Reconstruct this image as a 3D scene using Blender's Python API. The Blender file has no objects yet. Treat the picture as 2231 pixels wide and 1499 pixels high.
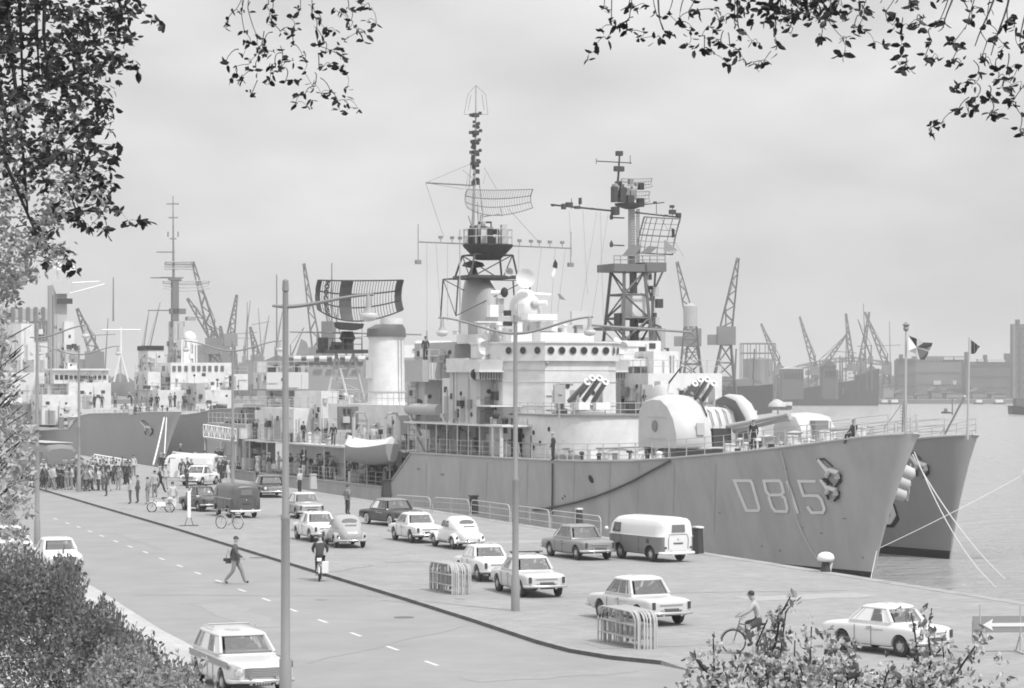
import bpy, bmesh, math, random
from mathutils import Vector, Matrix
R = math.radians
sc = bpy.context.scene
# ---------------------------------------------------------------- camera, sky, sun, exposure
FPX, CX, HY, CAMZ = 5500.0, 1115.5, 830.0, 7.8     # focal length (px of the 2231 px photo), horizon row, eye height
cam = bpy.data.cameras.new('camera'); camo = bpy.data.objects.new('camera', cam)
sc.collection.objects.link(camo); sc.camera = camo
camo.location = (0, 0, CAMZ); camo.rotation_euler = (R(90), 0, 0)
cam.sensor_width = 36; cam.lens = 36 * FPX / 2231; cam.shift_y = (HY - 749.5) / 2231
cam.clip_start = 0.5; cam.clip_end = 30000
SUN = Vector((.47, -.54, 1.0)).normalized()
sun_el = math.asin(SUN.z); sun_az = math.atan2(SUN.x, SUN.y)
w = bpy.data.worlds.new('World'); sc.world = w; w.use_nodes = True
nt = w.node_tree; nt.nodes.clear()
out = nt.nodes.new('ShaderNodeOutputWorld'); bg = nt.nodes.new('ShaderNodeBackground')
sky = nt.nodes.new('ShaderNodeTexSky'); sky.sky_type = 'NISHITA'; sky.sun_disc = False
sky.sun_elevation = sun_el; sky.sun_rotation = sun_az; sky.air_density = 1.0; sky.dust_density = 2.0
bw = nt.nodes.new('ShaderNodeRGBToBW')
# thin high cloud that evens the sky out: cloud brightness mixed over the clear sky (black and white film)
tc = nt.nodes.new('ShaderNodeTexCoord'); mp = nt.nodes.new('ShaderNodeMapping'); mp.inputs['Scale'].default_value = (5, 5, 12)
cn = nt.nodes.new('ShaderNodeTexNoise'); cn.inputs['Scale'].default_value = 2.3; cn.inputs['Detail'].default_value = 5; cn.inputs['Roughness'].default_value = .42
cr = nt.nodes.new('ShaderNodeMapRange'); cr.inputs['From Min'].default_value = .3; cr.inputs['From Max'].default_value = .7
cr.inputs['To Min'].default_value = 5.5; cr.inputs['To Max'].default_value = 7.7
mx = nt.nodes.new('ShaderNodeMix'); mx.data_type = 'FLOAT'; mx.inputs[0].default_value = .8
nt.links.new(tc.outputs['Generated'], mp.inputs['Vector']); nt.links.new(mp.outputs[0], cn.inputs['Vector'])
nt.links.new(cn.outputs[0], cr.inputs['Value']); nt.links.new(sky.outputs[0], bw.inputs[0])
nt.links.new(bw.outputs[0], mx.inputs[2]); nt.links.new(cr.outputs[0], mx.inputs[3])
sx = nt.nodes.new('ShaderNodeSeparateXYZ'); nt.links.new(tc.outputs['Generated'], sx.inputs[0])   # thin bright overcast: lighter overhead than at the horizon
gz = nt.nodes.new('ShaderNodeMapRange'); gz.inputs['From Max'].default_value = 1.0; gz.inputs['To Min'].default_value = 1.0; gz.inputs['To Max'].default_value = 2.35; nt.links.new(sx.outputs['Z'], gz.inputs['Value'])
mm = nt.nodes.new('ShaderNodeMath'); mm.operation = 'MULTIPLY'; nt.links.new(mx.outputs[0], mm.inputs[0]); nt.links.new(gz.outputs[0], mm.inputs[1])
nt.links.new(mm.outputs[0], bg.inputs['Color']); bg.inputs['Strength'].default_value = 0.10
nt.links.new(bg.outputs[0], out.inputs['Surface'])
sl = bpy.data.lights.new('sun', 'SUN'); sl.energy = 2.75; sl.angle = R(.6); sl.color = (1, 1, 1)
slo = bpy.data.objects.new('sun', sl); sc.collection.objects.link(slo)
slo.rotation_euler = (-SUN).to_track_quat('-Z', 'Y').to_euler()
sc.view_settings.view_transform = 'Standard'; sc.view_settings.look = 'None'
sc.view_settings.exposure = 0.13; sc.view_settings.gamma = 1
sc.cycles.filter_width = 1.8; sc.cycles.max_bounces = 6; sc.cycles.volume_bounces = 0

# ---------------------------------------------------------------- helpers
C = sc.collection
rnd = random.Random(7)
MATS = {}
def mat(v, rough=.6, metal=0.0, var=0.0, scale=3.0, bump=0.0, spec=.5, stretch=None, key=''):
    k = (v, rough, metal, var, scale, bump, spec, stretch, key)
    if k in MATS: return MATS[k]
    m = bpy.data.materials.new('grey_%d' % int(v * 1000)); m.use_nodes = True; n = m.node_tree
    b = n.nodes['Principled BSDF']; b.inputs['Roughness'].default_value = rough; b.inputs['Metallic'].default_value = metal
    b.inputs['Specular IOR Level'].default_value = spec; b.inputs['Base Color'].default_value = (v, v, v, 1)
    if var or bump:
        t = n.nodes.new('ShaderNodeTexCoord'); nz = n.nodes.new('ShaderNodeTexNoise')
        nz.inputs['Scale'].default_value = scale; nz.inputs['Detail'].default_value = 6; nz.inputs['Roughness'].default_value = .6
        src = t.outputs['Object']
        if stretch:
            q = n.nodes.new('ShaderNodeMapping'); q.inputs['Scale'].default_value = stretch
            n.links.new(src, q.inputs['Vector']); src = q.outputs[0]
        n.links.new(src, nz.inputs['Vector'])
        if var:
            mr = n.nodes.new('ShaderNodeMapRange'); mr.inputs['From Min'].default_value = .3; mr.inputs['From Max'].default_value = .7
            mr.inputs['To Min'].default_value = v * (1 - var); mr.inputs['To Max'].default_value = v * (1 + var)
            n.links.new(nz.outputs[0], mr.inputs['Value']); n.links.new(mr.outputs[0], b.inputs['Base Color'])
        if bump:
            bp = n.nodes.new('ShaderNodeBump'); bp.inputs['Strength'].default_value = bump; bp.inputs['Distance'].default_value = .02
            n.links.new(nz.outputs[0], bp.inputs['Height']); n.links.new(bp.outputs[0], b.inputs['Normal'])
    MATS[k] = m; return m
def G(px, py, z=0.0):                       # ground point under a photo pixel
    D = (CAMZ - z) * FPX / (py - HY); return Vector(((px - CX) * D / FPX, D, z))
def P(px, py, D):                           # point of the photo pixel at distance D
    return Vector(((px - CX) * D / FPX, D, CAMZ - (py - HY) * D / FPX))
class MB:
    def __init__(s): s.v = []; s.f = []; s.m = []; s.ms = []; s.cm = 0
    def use(s, m):
        if m not in s.ms: s.ms.append(m)
        s.cm = s.ms.index(m); return s
    def add(s, vs, fs):
        o = len(s.v); s.v += [tuple(x) for x in vs]
        for q in fs: s.f.append(tuple(o + i for i in q)); s.m.append(s.cm)
    def box(s, x0, x1, y0, y1, z0, z1):
        s.add([(x0,y0,z0),(x1,y0,z0),(x1,y1,z0),(x0,y1,z0),(x0,y0,z1),(x1,y0,z1),(x1,y1,z1),(x0,y1,z1)],
              [(3,2,1,0),(4,5,6,7),(0,1,5,4),(1,2,6,5),(2,3,7,6),(3,0,4,7)]); return s
    def tbox(s, a, b):                      # a,b = (x0,x1,y0,y1,z): bottom and top rectangle
        s.add([(a[0],a[2],a[4]),(a[1],a[2],a[4]),(a[1],a[3],a[4]),(a[0],a[3],a[4]),(b[0],b[2],b[4]),(b[1],b[2],b[4]),(b[1],b[3],b[4]),(b[0],b[3],b[4])],
              [(3,2,1,0),(4,5,6,7),(0,1,5,4),(1,2,6,5),(2,3,7,6),(3,0,4,7)]); return s
    def ring(s, c, ax, r, n, ry=None):
        ax = Vector(ax).normalized(); u = ax.orthogonal().normalized()
        if abs(ax.z) < .99: u = ax.cross(Vector((0,0,1))).normalized()
        w_ = ax.cross(u); ry = r if ry is None else ry
        return [Vector(c) + u*(r*math.cos(2*math.pi*i/n)) + w_*(ry*math.sin(2*math.pi*i/n)) for i in range(n)]
    def loft(s, rings, cap=True, closed=True):
        n = len(rings[0]); vs = [p for r in rings for p in r]; fs = []
        for k in range(len(rings)-1):
            for i in range(n if closed else n-1):
                j = (i+1) % n; fs.append((k*n+i, k*n+j, (k+1)*n+j, (k+1)*n+i))
        if cap: fs.append(tuple(range(n-1, -1, -1))); fs.append(tuple((len(rings)-1)*n + i for i in range(n)))
        s.add(vs, fs); return s
    def tube(s, p0, p1, r0, r1=None, n=6):
        p0 = Vector(p0); p1 = Vector(p1); r1 = r0 if r1 is None else r1
        if (p1-p0).length < 1e-6: return s
        return s.loft([s.ring(p0, p1-p0, r0, n), s.ring(p1, p1-p0, r1, n)])
    def path(s, pts, r0, r1=None, n=6):
        pts = [Vector(p) for p in pts]; r1 = r0 if r1 is None else r1; L = len(pts)-1
        rs = []
        for i, p in enumerate(pts):
            d = pts[min(i+1, L)] - pts[max(i-1, 0)]; rs.append(s.ring(p, d, r0+(r1-r0)*i/L, n))
        return s.loft(rs)
    def lathe(s, prof, o=(0,0,0), ax=(0,0,1), n=16):   # prof: (r, h)
        o = Vector(o); ax = Vector(ax).normalized()
        return s.loft([s.ring(o + ax*h, ax, max(r, 1e-4), n) for r, h in prof])
    def prism(s, poly, z0, z1, axis='z'):
        n = len(poly)
        def mk(p, h): return (p[0], p[1], h) if axis == 'z' else ((p[0], h, p[1]) if axis == 'y' else (h, p[0], p[1]))
        s.loft([[mk(p, z0) for p in poly], [mk(p, z1) for p in poly]]); return s
    def strip(s, A, B):
        n = len(A); s.add(list(A)+list(B), [(i, i+1, n+i+1, n+i) for i in range(n-1)]); return s
    def ball(s, c, r, n=10, sz=1.0):
        k = n//2; return s.loft([s.ring(Vector(c)+Vector((0,0,-r*sz*math.cos(math.pi*i/k))), (0,0,1), max(r*math.sin(math.pi*i/k), 1e-4), n) for i in range(k+1)])
    def data(s, name, m, smooth=None):
        me = bpy.data.meshes.new(name); me.from_pydata(s.v, [], s.f)
        for q in (s.ms or [m]): me.materials.append(q)
        if len(s.ms) > 1: me.polygons.foreach_set('material_index', s.m)
        bm = bmesh.new(); bm.from_mesh(me)
        if len(bm.faces) < 20000: bmesh.ops.recalc_face_normals(bm, faces=bm.faces)
        bm.to_mesh(me); bm.free()
        if smooth:
            me.polygons.foreach_set('use_smooth', [True]*len(me.polygons))
            me.set_sharp_from_angle(angle=R(smooth))
        return me
    def build(s, name, m, parent=None, smooth=None, loc=None):
        o = bpy.data.objects.new(name, s.data(name, m, smooth)); C.objects.link(o)
        if parent: o.parent = parent
        if loc: o.location = loc
        return o
def tag(o, label, cat, group=None, kind=None):
    if label: o['label'] = label
    if cat: o['category'] = cat
    if group: o['group'] = group
    if kind: o['kind'] = kind
    return o
def thing(name, label, cat, loc=(0,0,0), rz=0.0, group=None, parent=None):
    o = bpy.data.objects.new(name, None); C.objects.link(o); o.location = loc; o.rotation_euler = (0,0,rz)
    o.empty_display_size = .2
    return tag(o, label, cat, group)
def struct(name, mb, m, smooth=None): o = mb.build(name, m, None, smooth); o['kind'] = 'structure'; return o
def copy_tree(o, parent=None):
    c = o.copy(); C.objects.link(c); c.parent = parent
    for ch in list(KIDS(o)): copy_tree(ch, c)
    return c
def KIDS(o): return [x for x in o.children]
WHITE = mat(.78, .5, var=.05, scale=1.5); SHIPW = mat(.66, .55, var=.12, scale=.9, bump=.15); SHIPG = mat(.40, .5, var=.08, scale=.25, stretch=(1,1,.5))
DARK = mat(.045, .6); BLK = mat(.02, .7); MIDG = mat(.22, .55); STEEL = mat(.35, .4, metal=.3); LG = mat(.45, .5); RUB = mat(.03, .85)

def glass_mat():
    m = bpy.data.materials.new('window_glass'); m.use_nodes = True; n = m.node_tree; n.nodes.clear(); o = n.nodes.new('ShaderNodeOutputMaterial')
    t = n.nodes.new('ShaderNodeBsdfTransparent'); t.inputs[0].default_value = (.72,.72,.72,1); g = n.nodes.new('ShaderNodeBsdfGlossy'); g.inputs['Roughness'].default_value = .03; g.inputs[0].default_value = (.95,.95,.95,1)
    f = n.nodes.new('ShaderNodeFresnel'); f.inputs[0].default_value = 2.7; x = n.nodes.new('ShaderNodeMixShader'); n.links.new(f.outputs[0], x.inputs[0]); n.links.new(t.outputs[0], x.inputs[1]); n.links.new(g.outputs[0], x.inputs[2]); n.links.new(x.outputs[0], o.inputs[0]); return m
GLASS = glass_mat(); CHROME = mat(.7, .15, metal=.9); ROPE = mat(.55, .9); ROPED = mat(.09, .9); SKIN = mat(.36, .7)
# ---------------------------------------------------------------- the setting: water, quay, road, pavement, slope
ZW = -2.9
def edge_x(D): return 14.14 - .36*(D - 99.5)          # the quay edge
m_water = bpy.data.materials.new('river_water'); m_water.use_nodes = True
n = m_water.node_tree; b = n.nodes['Principled BSDF']; b.inputs['Base Color'].default_value = (.48,.48,.48,1)
b.inputs['Roughness'].default_value = .18; b.inputs['IOR'].default_value = 1.33
t_ = n.nodes.new('ShaderNodeTexCoord'); q_ = n.nodes.new('ShaderNodeMapping'); q_.inputs['Scale'].default_value = (.35,.5,1)
n1 = n.nodes.new('ShaderNodeTexNoise'); n1.inputs['Scale'].default_value = 1.0; n1.inputs['Detail'].default_value = 8; n1.inputs['Roughness'].default_value = .62
n2 = n.nodes.new('ShaderNodeTexNoise'); n2.inputs['Scale'].default_value = .09; n2.inputs['Detail'].default_value = 3
ad = n.nodes.new('ShaderNodeMath'); ad.operation = 'MULTIPLY_ADD'; ad.inputs[1].default_value = 1.0
bp = n.nodes.new('ShaderNodeBump'); bp.inputs['Strength'].default_value = .9; bp.inputs['Distance'].default_value = 4.0
n.links.new(t_.outputs['Object'], q_.inputs[0]); n.links.new(q_.outputs[0], n1.inputs['Vector']); n.links.new(q_.outputs[0], n2.inputs['Vector'])
n.links.new(n1.outputs[0], ad.inputs[0]); n.links.new(n2.outputs[0], ad.inputs[2]); n.links.new(ad.outputs[0], bp.inputs['Height'])
n.links.new(bp.outputs[0], b.inputs['Normal'])
def paved(v, bw_, bh, mort, key, rot, varl, streak):
    m = bpy.data.materials.new('paving_'+key); m.use_nodes = True; n = m.node_tree; b = n.nodes['Principled BSDF']; b.inputs['Roughness'].default_value = .9
    t = n.nodes.new('ShaderNodeTexCoord'); q = n.nodes.new('ShaderNodeMapping'); q.inputs['Rotation'].default_value = (0,0,rot); n.links.new(t.outputs['Object'], q.inputs[0])
    br = n.nodes.new('ShaderNodeTexBrick'); br.inputs['Scale'].default_value = 1; br.inputs['Brick Width'].default_value = bw_; br.inputs['Row Height'].default_value = bh; br.inputs['Mortar Size'].default_value = .012; br.inputs['Mortar Smooth'].default_value = .4
    br.inputs['Color1'].default_value = (v*(1-varl),)*3+(1,); br.inputs['Color2'].default_value = (v*(1+varl),)*3+(1,); br.inputs['Mortar'].default_value = (v*mort,)*3+(1,); n.links.new(q.outputs[0], br.inputs['Vector'])
    n1_ = n.nodes.new('ShaderNodeTexNoise'); n1_.inputs['Scale'].default_value = .35; n1_.inputs['Detail'].default_value = 7; n1_.inputs['Roughness'].default_value = .65; n.links.new(q.outputs[0], n1_.inputs['Vector'])
    q2 = n.nodes.new('ShaderNodeMapping'); q2.inputs['Scale'].default_value = (1.6,.05,1); q2.inputs['Rotation'].default_value = (0,0,0); n.links.new(q.outputs[0], q2.inputs[0]); n2_ = n.nodes.new('ShaderNodeTexNoise'); n2_.inputs['Scale'].default_value = .8; n2_.inputs['Detail'].default_value = 4; n.links.new(q2.outputs[0], n2_.inputs['Vector'])
    def mr(src, a, c): k = n.nodes.new('ShaderNodeMapRange'); k.inputs['From Min'].default_value = .3; k.inputs['From Max'].default_value = .7; k.inputs['To Min'].default_value = a; k.inputs['To Max'].default_value = c; n.links.new(src, k.inputs['Value']); return k.outputs[0]
    m1 = n.nodes.new('ShaderNodeMath'); m1.operation = 'MULTIPLY'; n.links.new(mr(n1_.outputs[0], .90, 1.10), m1.inputs[0]); n.links.new(mr(n2_.outputs[0], 1-streak, 1+streak), m1.inputs[1])
    vm = n.nodes.new('ShaderNodeVectorMath'); vm.operation = 'SCALE'; n.links.new(br.outputs[0], vm.inputs[0]); n.links.new(m1.outputs[0], vm.inputs['Scale']); n.links.new(vm.outputs[0], b.inputs['Base Color'])
    bp_ = n.nodes.new('ShaderNodeBump'); bp_.inputs['Strength'].default_value = .35; bp_.inputs['Distance'].default_value = .02; n.links.new(n1_.outputs[0], bp_.inputs['Height']); n.links.new(bp_.outputs[0], b.inputs['Normal']); return m
mb = MB(); mb.add([(-4000,30,ZW),(4000,30,ZW),(4000,14000,ZW),(-4000,14000,ZW)], [(0,1,2,3)])
struct('river', mb, m_water)
m_quay = paved(.285, .42, .20, .80, 'quay', R(-19), .10, .02); m_road = paved(.262, 60, 3.4, .93, 'road', R(-71), .01, .02)
# ground: one sheet of land (quay foot level) with the quay wall down to the water
near, far = -60.0, 700.0
E = [(edge_x(D), D) for D in (near, 60, 120, 200, 300, 450, far)]
mb = MB(); zt = -.125
poly = [(-900, near), ] + E + [(-900, far)]
mb.add([(x, y, zt) for x, y in poly] + [(x, y, ZW-1) for x, y in poly], [tuple(range(len(poly)))] +
       [(i, i+len(poly), (i+1) % len(poly)+len(poly), (i+1) % len(poly)) for i in range(len(poly))])
struct('ground', mb, mat(.27, .9, var=.15, scale=.5, key='ground'))
# kerb line (top of kerb), from the far left to where it swings round at the near right
K = [G(*p) for p in ((88,1064),(232,1106),(376,1147.5),(620,1222),(880,1301),(1030,1348),(1169,1394),(1240,1413),(1330,1428),(1440,1439),(1560,1447),(1800,1459),(2300,1480))]
d0 = (K[0]-K[1]).normalized(); K = [K[0]+d0*500] + K
# road: sheet 4 mm above the ground sheet, up to the kerb foot
LB = [G(*p, -.12) for p in ((402,1402),(351,1376),(289,1336),(208,1284))]
dl = (LB[-1]-LB[0]).normalized(); LB = [LB[0]-dl*35] + LB + [LB[-1]+d0*560]
mb = MB(); rp = [(p.x+.02, p.y, -.121) for p in K] + [(60, 36, -.121), (12, 30, -.121)] + [(p.x, p.y, -.121) for p in LB]
mb.add(rp, [tuple(range(len(rp)))]); struct('road', mb, m_road)
# quay apron with kerb step
mb = MB(); kp = [(p.x, p.y) for p in K]; ap = kp + [(edge_x(40), 40), (edge_x(99), 99), (edge_x(200), 200), (edge_x(640), 640)]
mb.add([(x, y, 0) for x, y in ap], [tuple(range(len(ap)))]); struct('quay', mb, m_quay)
mb = MB(); ko = []
for i, (x, y) in enumerate(kp):
    a = Vector(kp[max(i-1,0)]); c = Vector(kp[min(i+1,len(kp)-1)]); d = (c-a).normalized(); nrm = Vector((-d.y, d.x))
    if nrm.x < 0: nrm = -nrm
    ko.append((x+nrm.x*.16, y+nrm.y*.16))
KE = len(kp)-3                                        # beyond this point the kerb is dropped to a ramp
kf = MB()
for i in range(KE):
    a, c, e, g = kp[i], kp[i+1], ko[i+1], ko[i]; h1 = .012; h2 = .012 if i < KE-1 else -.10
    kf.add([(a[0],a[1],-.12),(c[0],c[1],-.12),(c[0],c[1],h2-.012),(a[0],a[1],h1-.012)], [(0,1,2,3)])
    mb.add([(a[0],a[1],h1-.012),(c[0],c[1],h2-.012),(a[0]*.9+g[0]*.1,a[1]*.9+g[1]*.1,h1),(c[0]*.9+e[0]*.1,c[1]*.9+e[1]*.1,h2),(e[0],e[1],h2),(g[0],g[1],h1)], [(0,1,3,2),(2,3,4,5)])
struct('kerb', mb, mat(.30, .9, var=.2, scale=2, key='kerb')); struct('kerb_face', kf, mat(.10, .9, var=.25, scale=2, key='kerbf'))  # face darker than the top: its shade is put into the colour
A = []; B_ = []
for i in range(KE-1, len(kp)):
    p = Vector(kp[i]); d = (Vector(kp[min(i+1,len(kp)-1)])-Vector(kp[i-1])).normalized(); nr_ = Vector((d.y,-d.x)); w_ = .02 if i == KE-1 else 1.2
    A.append((p.x-nr_.x*-.0,p.y,.003)); B_.append((p.x+nr_.x*w_,p.y+nr_.y*w_,-.1195))
mb = MB(); mb.strip(A, B_); struct('ramp', mb, m_quay)
# quay coping stones along the water and the dark quay wall
mb = MB()
D = 50
while D < 420:
    L = 3.0; x0, x1 = edge_x(D), edge_x(D+L-.05)
    mb.loft([[(x0-.55,D,-.02),(x0+.12,D+.04,-.02),(x0+.12,D+.04,.014+.004*rnd.random()),(x0-.55,D,.014)], [(x1-.55,D+L-.05,-.02),(x1+.12,D+L-.01,-.02),(x1+.12,D+L-.01,.014),(x1-.55,D+L-.05,.014)]]); D += L
struct('quay_coping', mb, mat(.30, .9, var=.2, scale=1.2, key='coping'))
# dashes of the road's lane line
for px, py in ((1030,1480),(1125,1519),(940,1445),(855,1412),(775,1382),(703,1353),(638,1329),(580,1306),(527,1286),(477,1266),(431,1248.5),(391.6,1232.7),(353,1217.5),(317,1203),(283.6,1190.8),(252,1179),(222,1167.5),(195.8,1157.6),(171,1148),(147,1140),(121,1130.5)):
    p = G(px, py, -.117); d = Vector((-.325,.946,0)); s_ = Vector((.946,.325,0))
    mb = MB(); a = p-d*.6; c = p+d*.6; mb.add([a-s_*.06, a+s_*.06, c+s_*.06, c-s_*.06], [(0,1,2,3)])
    struct('lane_dash', mb, mat(.60, .8, var=.15, scale=4, key='dash'))
# left pavement of pale bricks, and its low kerb
mb = MB(); lp = [(p.x, p.y, -.06) for p in LB]; lo = [(-400, LB[-1].y, -.06), (-400, 30, -.06), (LB[0].x-3, 30, -.06)]
al = lp + lo; mb.add(al, [tuple(range(len(al)))])
mb.strip([(p[0],p[1],-.12) for p in lp], lp)
struct('pavement', mb, paved(.42, .6, .3, .7, 'pave', R(-17), .10, .03))
# grass slope rising to the park path the picture was taken from
mb = MB(); rows = []
for D, z in ((52,-.1),(48,.15),(40,1.3),(30,2.5),(20,3.8),(12,5.0),(6,5.9),(-6,6.1),(-30,6.1)):
    rows.append([(x, D + (.12*x if x < 0 else -.10*x), z + .08*math.sin(x*.7+D)) for x in range(-60, 62, 3)])
nr = len(rows[0]); mb.add([p for r in rows for p in r], [(k*nr+i, k*nr+i+1, (k+1)*nr+i+1, (k+1)*nr+i) for k in range(len(rows)-1) for i in range(nr-1)])
struct('park_slope', mb, mat(.10, .9, var=.4, scale=3, bump=.5, key='grass'), smooth=60)

# ---------------------------------------------------------------- street lamps
def lamp(px, py, H, arms, label, z=0.0, thick=1.0, ang=0.0):
    p = G(px, py, z); o = thing('street_lamp', label, 'street lamp', p, ang, 'street lamps')
    MB().lathe([(.15*thick,0),(.15*thick,1.15),(.115*thick,1.2),(.105*thick,H*.45),(.112*thick,H*.452),(.112*thick,H*.46),(.085*thick,H*.465),(.07*thick,H)], n=12).build('pole', STEELP, o, 40)
    MB().lathe([(.05,H),(.085,H+.03),(.07,H+.28),(.02,H+.32)], n=10).build('cap', STEELP, o, 40)
    for s_, L, rise, dy in arms:
        pts = [(s_*L*u, dy*u, H*.965 + rise*(u**2*(3-2*u)) + .0) for u in [i/12 for i in range(13)]]
        a = MB().path(pts, .055, .035, 6).build('arm', STEELP, o, 60)
        if L > 1:
            ex, ey, ez = pts[-1][0]-s_*.12, pts[-1][1], pts[-1][2]
            h = MB().lathe([(.02,0),(.06,-.05),(.075,-.30),(.14,-.42),(.19,-.46)], (ex,ey,ez), n=14).build('lantern', mat(.30,.5), o, 50)
            MB().lathe([(.20,-.45),(.215,-.48),(.20,-.56),(.15,-.62),(.02,-.65)], (ex,ey,ez), n=14).build('lamp_bowl', mat(.62,.25), h, 50)
    return o
STEELP = mat(.24, .45, var=.06, scale=1.2)
lamp(1123, 1331, 9.75, [(-1,2.65,.55,.3),(1,2.65,.55,-.3)], 'double armed steel street lamp standing between the barrier stacks and the parked cars', ang=R(-4))
lamp(622, 1541, 10.0, [(-1,.32,.02,0),(1,2.15,.28,-.2)], 'near single armed street lamp in front of the station wagon', z=-.06, ang=R(-3))
lamp(507, 1120, 9.9, [(-1,2.9,.6,.3),(1,2.9,.6,-.3)], 'double armed street lamp beside the dark delivery van')
lamp(172, 1072, 10.0, [(-1,2.9,.6,.3),(1,2.9,.6,-.3)], 'double armed street lamp at the kerb in the middle of the crowd')
lamp(81, 1186, 10.3, [(-1,.35,.02,0),(1,2.5,.6,-.3)], 'street lamp rising from the bushes by the white parked car', z=-.06)

# drain covers and patched strips let into the quay and the road
for px, py, L, w_, rz, z, v, nm in ((1010,1222,7,.25,.3,.006,.22,'tar_seam'),(1290,1205,9,.22,-.2,.006,.23,'tar_seam'),(760,1240,5,.2,1.2,.006,.23,'tar_seam'),(1560,1290,10,.25,.15,.006,.25,'tar_seam'),(1500,1400,6,1.6,.3,.006,.27,'paving_patch'),(1760,1300,5,1.8,.4,.006,.34,'paving_patch'),(1150,1180,5,1.5,.3,.006,.34,'paving_patch'),(700,1298,14,.12,-.06,-.116,.24,'tar_seam'),(860,1400,12,.12,1.2,-.116,.25,'tar_seam'),(520,1340,9,1.4,1.88,-.116,.28,'paving_patch'),(300,1180,14,.12,1.9,-.116,.25,'tar_seam'),(1200,1470,5,1.2,.5,-.116,.27,'paving_patch')):
    p = G(px, py, z); d = Vector((math.cos(rz),math.sin(rz),0)); n_ = Vector((-d.y,d.x,0)); mb = MB(); A = []; B_ = []
    for k in range(9): c = p + d*(L*(k/8-.5)) + n_*(.12*math.sin(k*1.7)); ww = w_/2*(1+.15*math.sin(k*2.3)); A.append(c+n_*ww); B_.append(c-n_*ww)
    mb.strip(A, B_); struct(nm, mb, mat(v,.9,var=.08,scale=2,key=nm))
for px, py, z in ((880,1345,-.116),(1180,1225,.006),(560,1215,-.116),(1620,1370,.006)):
    p = G(px, py, z); o = MB().lathe([(.34,0),(.34,.006),(.30,.008)], p, n=20).build('drain_cover', mat(.12,.7), None, 30); o['kind'] = 'structure'
# ---------------------------------------------------------------- ship kit
def lerp_t(tab, s):
    if s <= tab[0][0]: return tab[0][1]
    for (a, va), (b_, vb) in zip(tab, tab[1:]):
        if s <= b_: u = (s-a)/(b_-a); return va+(vb-va)*u
    return tab[-1][1]
def fittings(o, x0, x1, t0, t1, z0, z1, k=1.0):
    """doors, pipes, lockers, vents, lamps, seams and rails on the forward and starboard faces and the roof of a deckhouse"""
    rg = random.Random(int(x0*31+t0*17+z0*7)); W_, H_, L_ = t1-t0, z1-z0, x1-x0
    def put(nm, m, *b): MB().box(*b).build(nm, m, o)
    for face, ext in (('f', W_), ('s', L_)):
        n_ = min(14, int(ext*H_*k/1.3)+1)
        for _ in range(n_):
            u = rg.uniform(.06,.9)*ext; v = rg.uniform(.05,.7)*H_; kind = rg.random(); m = rg.choice([LG,MIDG,SHIPW,mat(.5,.5),DARK])
            def bb(w_, h, d, zb): 
                return (x0-d, x0+.01, t0+u, min(t1,t0+u+w_), z0+zb, min(z1,z0+zb+h)) if face == 'f' else (x0+u, min(x1,x0+u+w_), t1-.01, t1+d, z0+zb, min(z1,z0+zb+h))
            if kind < .18 and H_ > 1.9: put('door', mat(.36,.6), *bb(.75,1.75,.04,.12))
            elif kind < .40: put('pipe', m if m is not DARK else LG, *bb(.08,H_*rg.uniform(.5,.98),.10,.02))
            elif kind < .52: put('conduit', LG, *bb(ext*rg.uniform(.2,.6),.07,.08,v))
            elif kind < .72: put('locker', m, *bb(rg.uniform(.3,.9),rg.uniform(.3,.8),rg.uniform(.15,.4),v*.7))
            elif kind < .88:
                c = (x0, t0+u, z0+v+.2) if face == 'f' else (x0+u, t1, z0+v+.2); ax = (-1,0,0) if face == 'f' else (0,1,0)
                MB().lathe([(.16,0),(.16,.05),(.12,.05),(.12,.02)], c, ax, 10).build('porthole', DARK, o, 40)
            else: put('vent', DARK, *bb(.5,.4,.06,v))
    if W_ > 1.6 and L_ > .9 and z1 < 9.2:
        g = MB(); n_ = max(2, int(W_/1.1))
        for i in range(n_+1): g.tube((x0+.06,t0+W_*i/n_,z1),(x0+.06,t0+W_*i/n_,z1+.95),.03,n=4)
        for h in (.5,.95): g.tube((x0+.06,t0,z1+h),(x0+.06,t1,z1+h),.022,n=4); g.tube((x0,t1-.05,z1+h),(x1,t1-.05,z1+h),.022,n=4)
        for i in range(int(L_/1.3)+1): g.tube((x0+1.3*i,t1-.05,z1),(x0+1.3*i,t1-.05,z1+.95),.03,n=4)
        g.build('roof_railing', LG, o)
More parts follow.
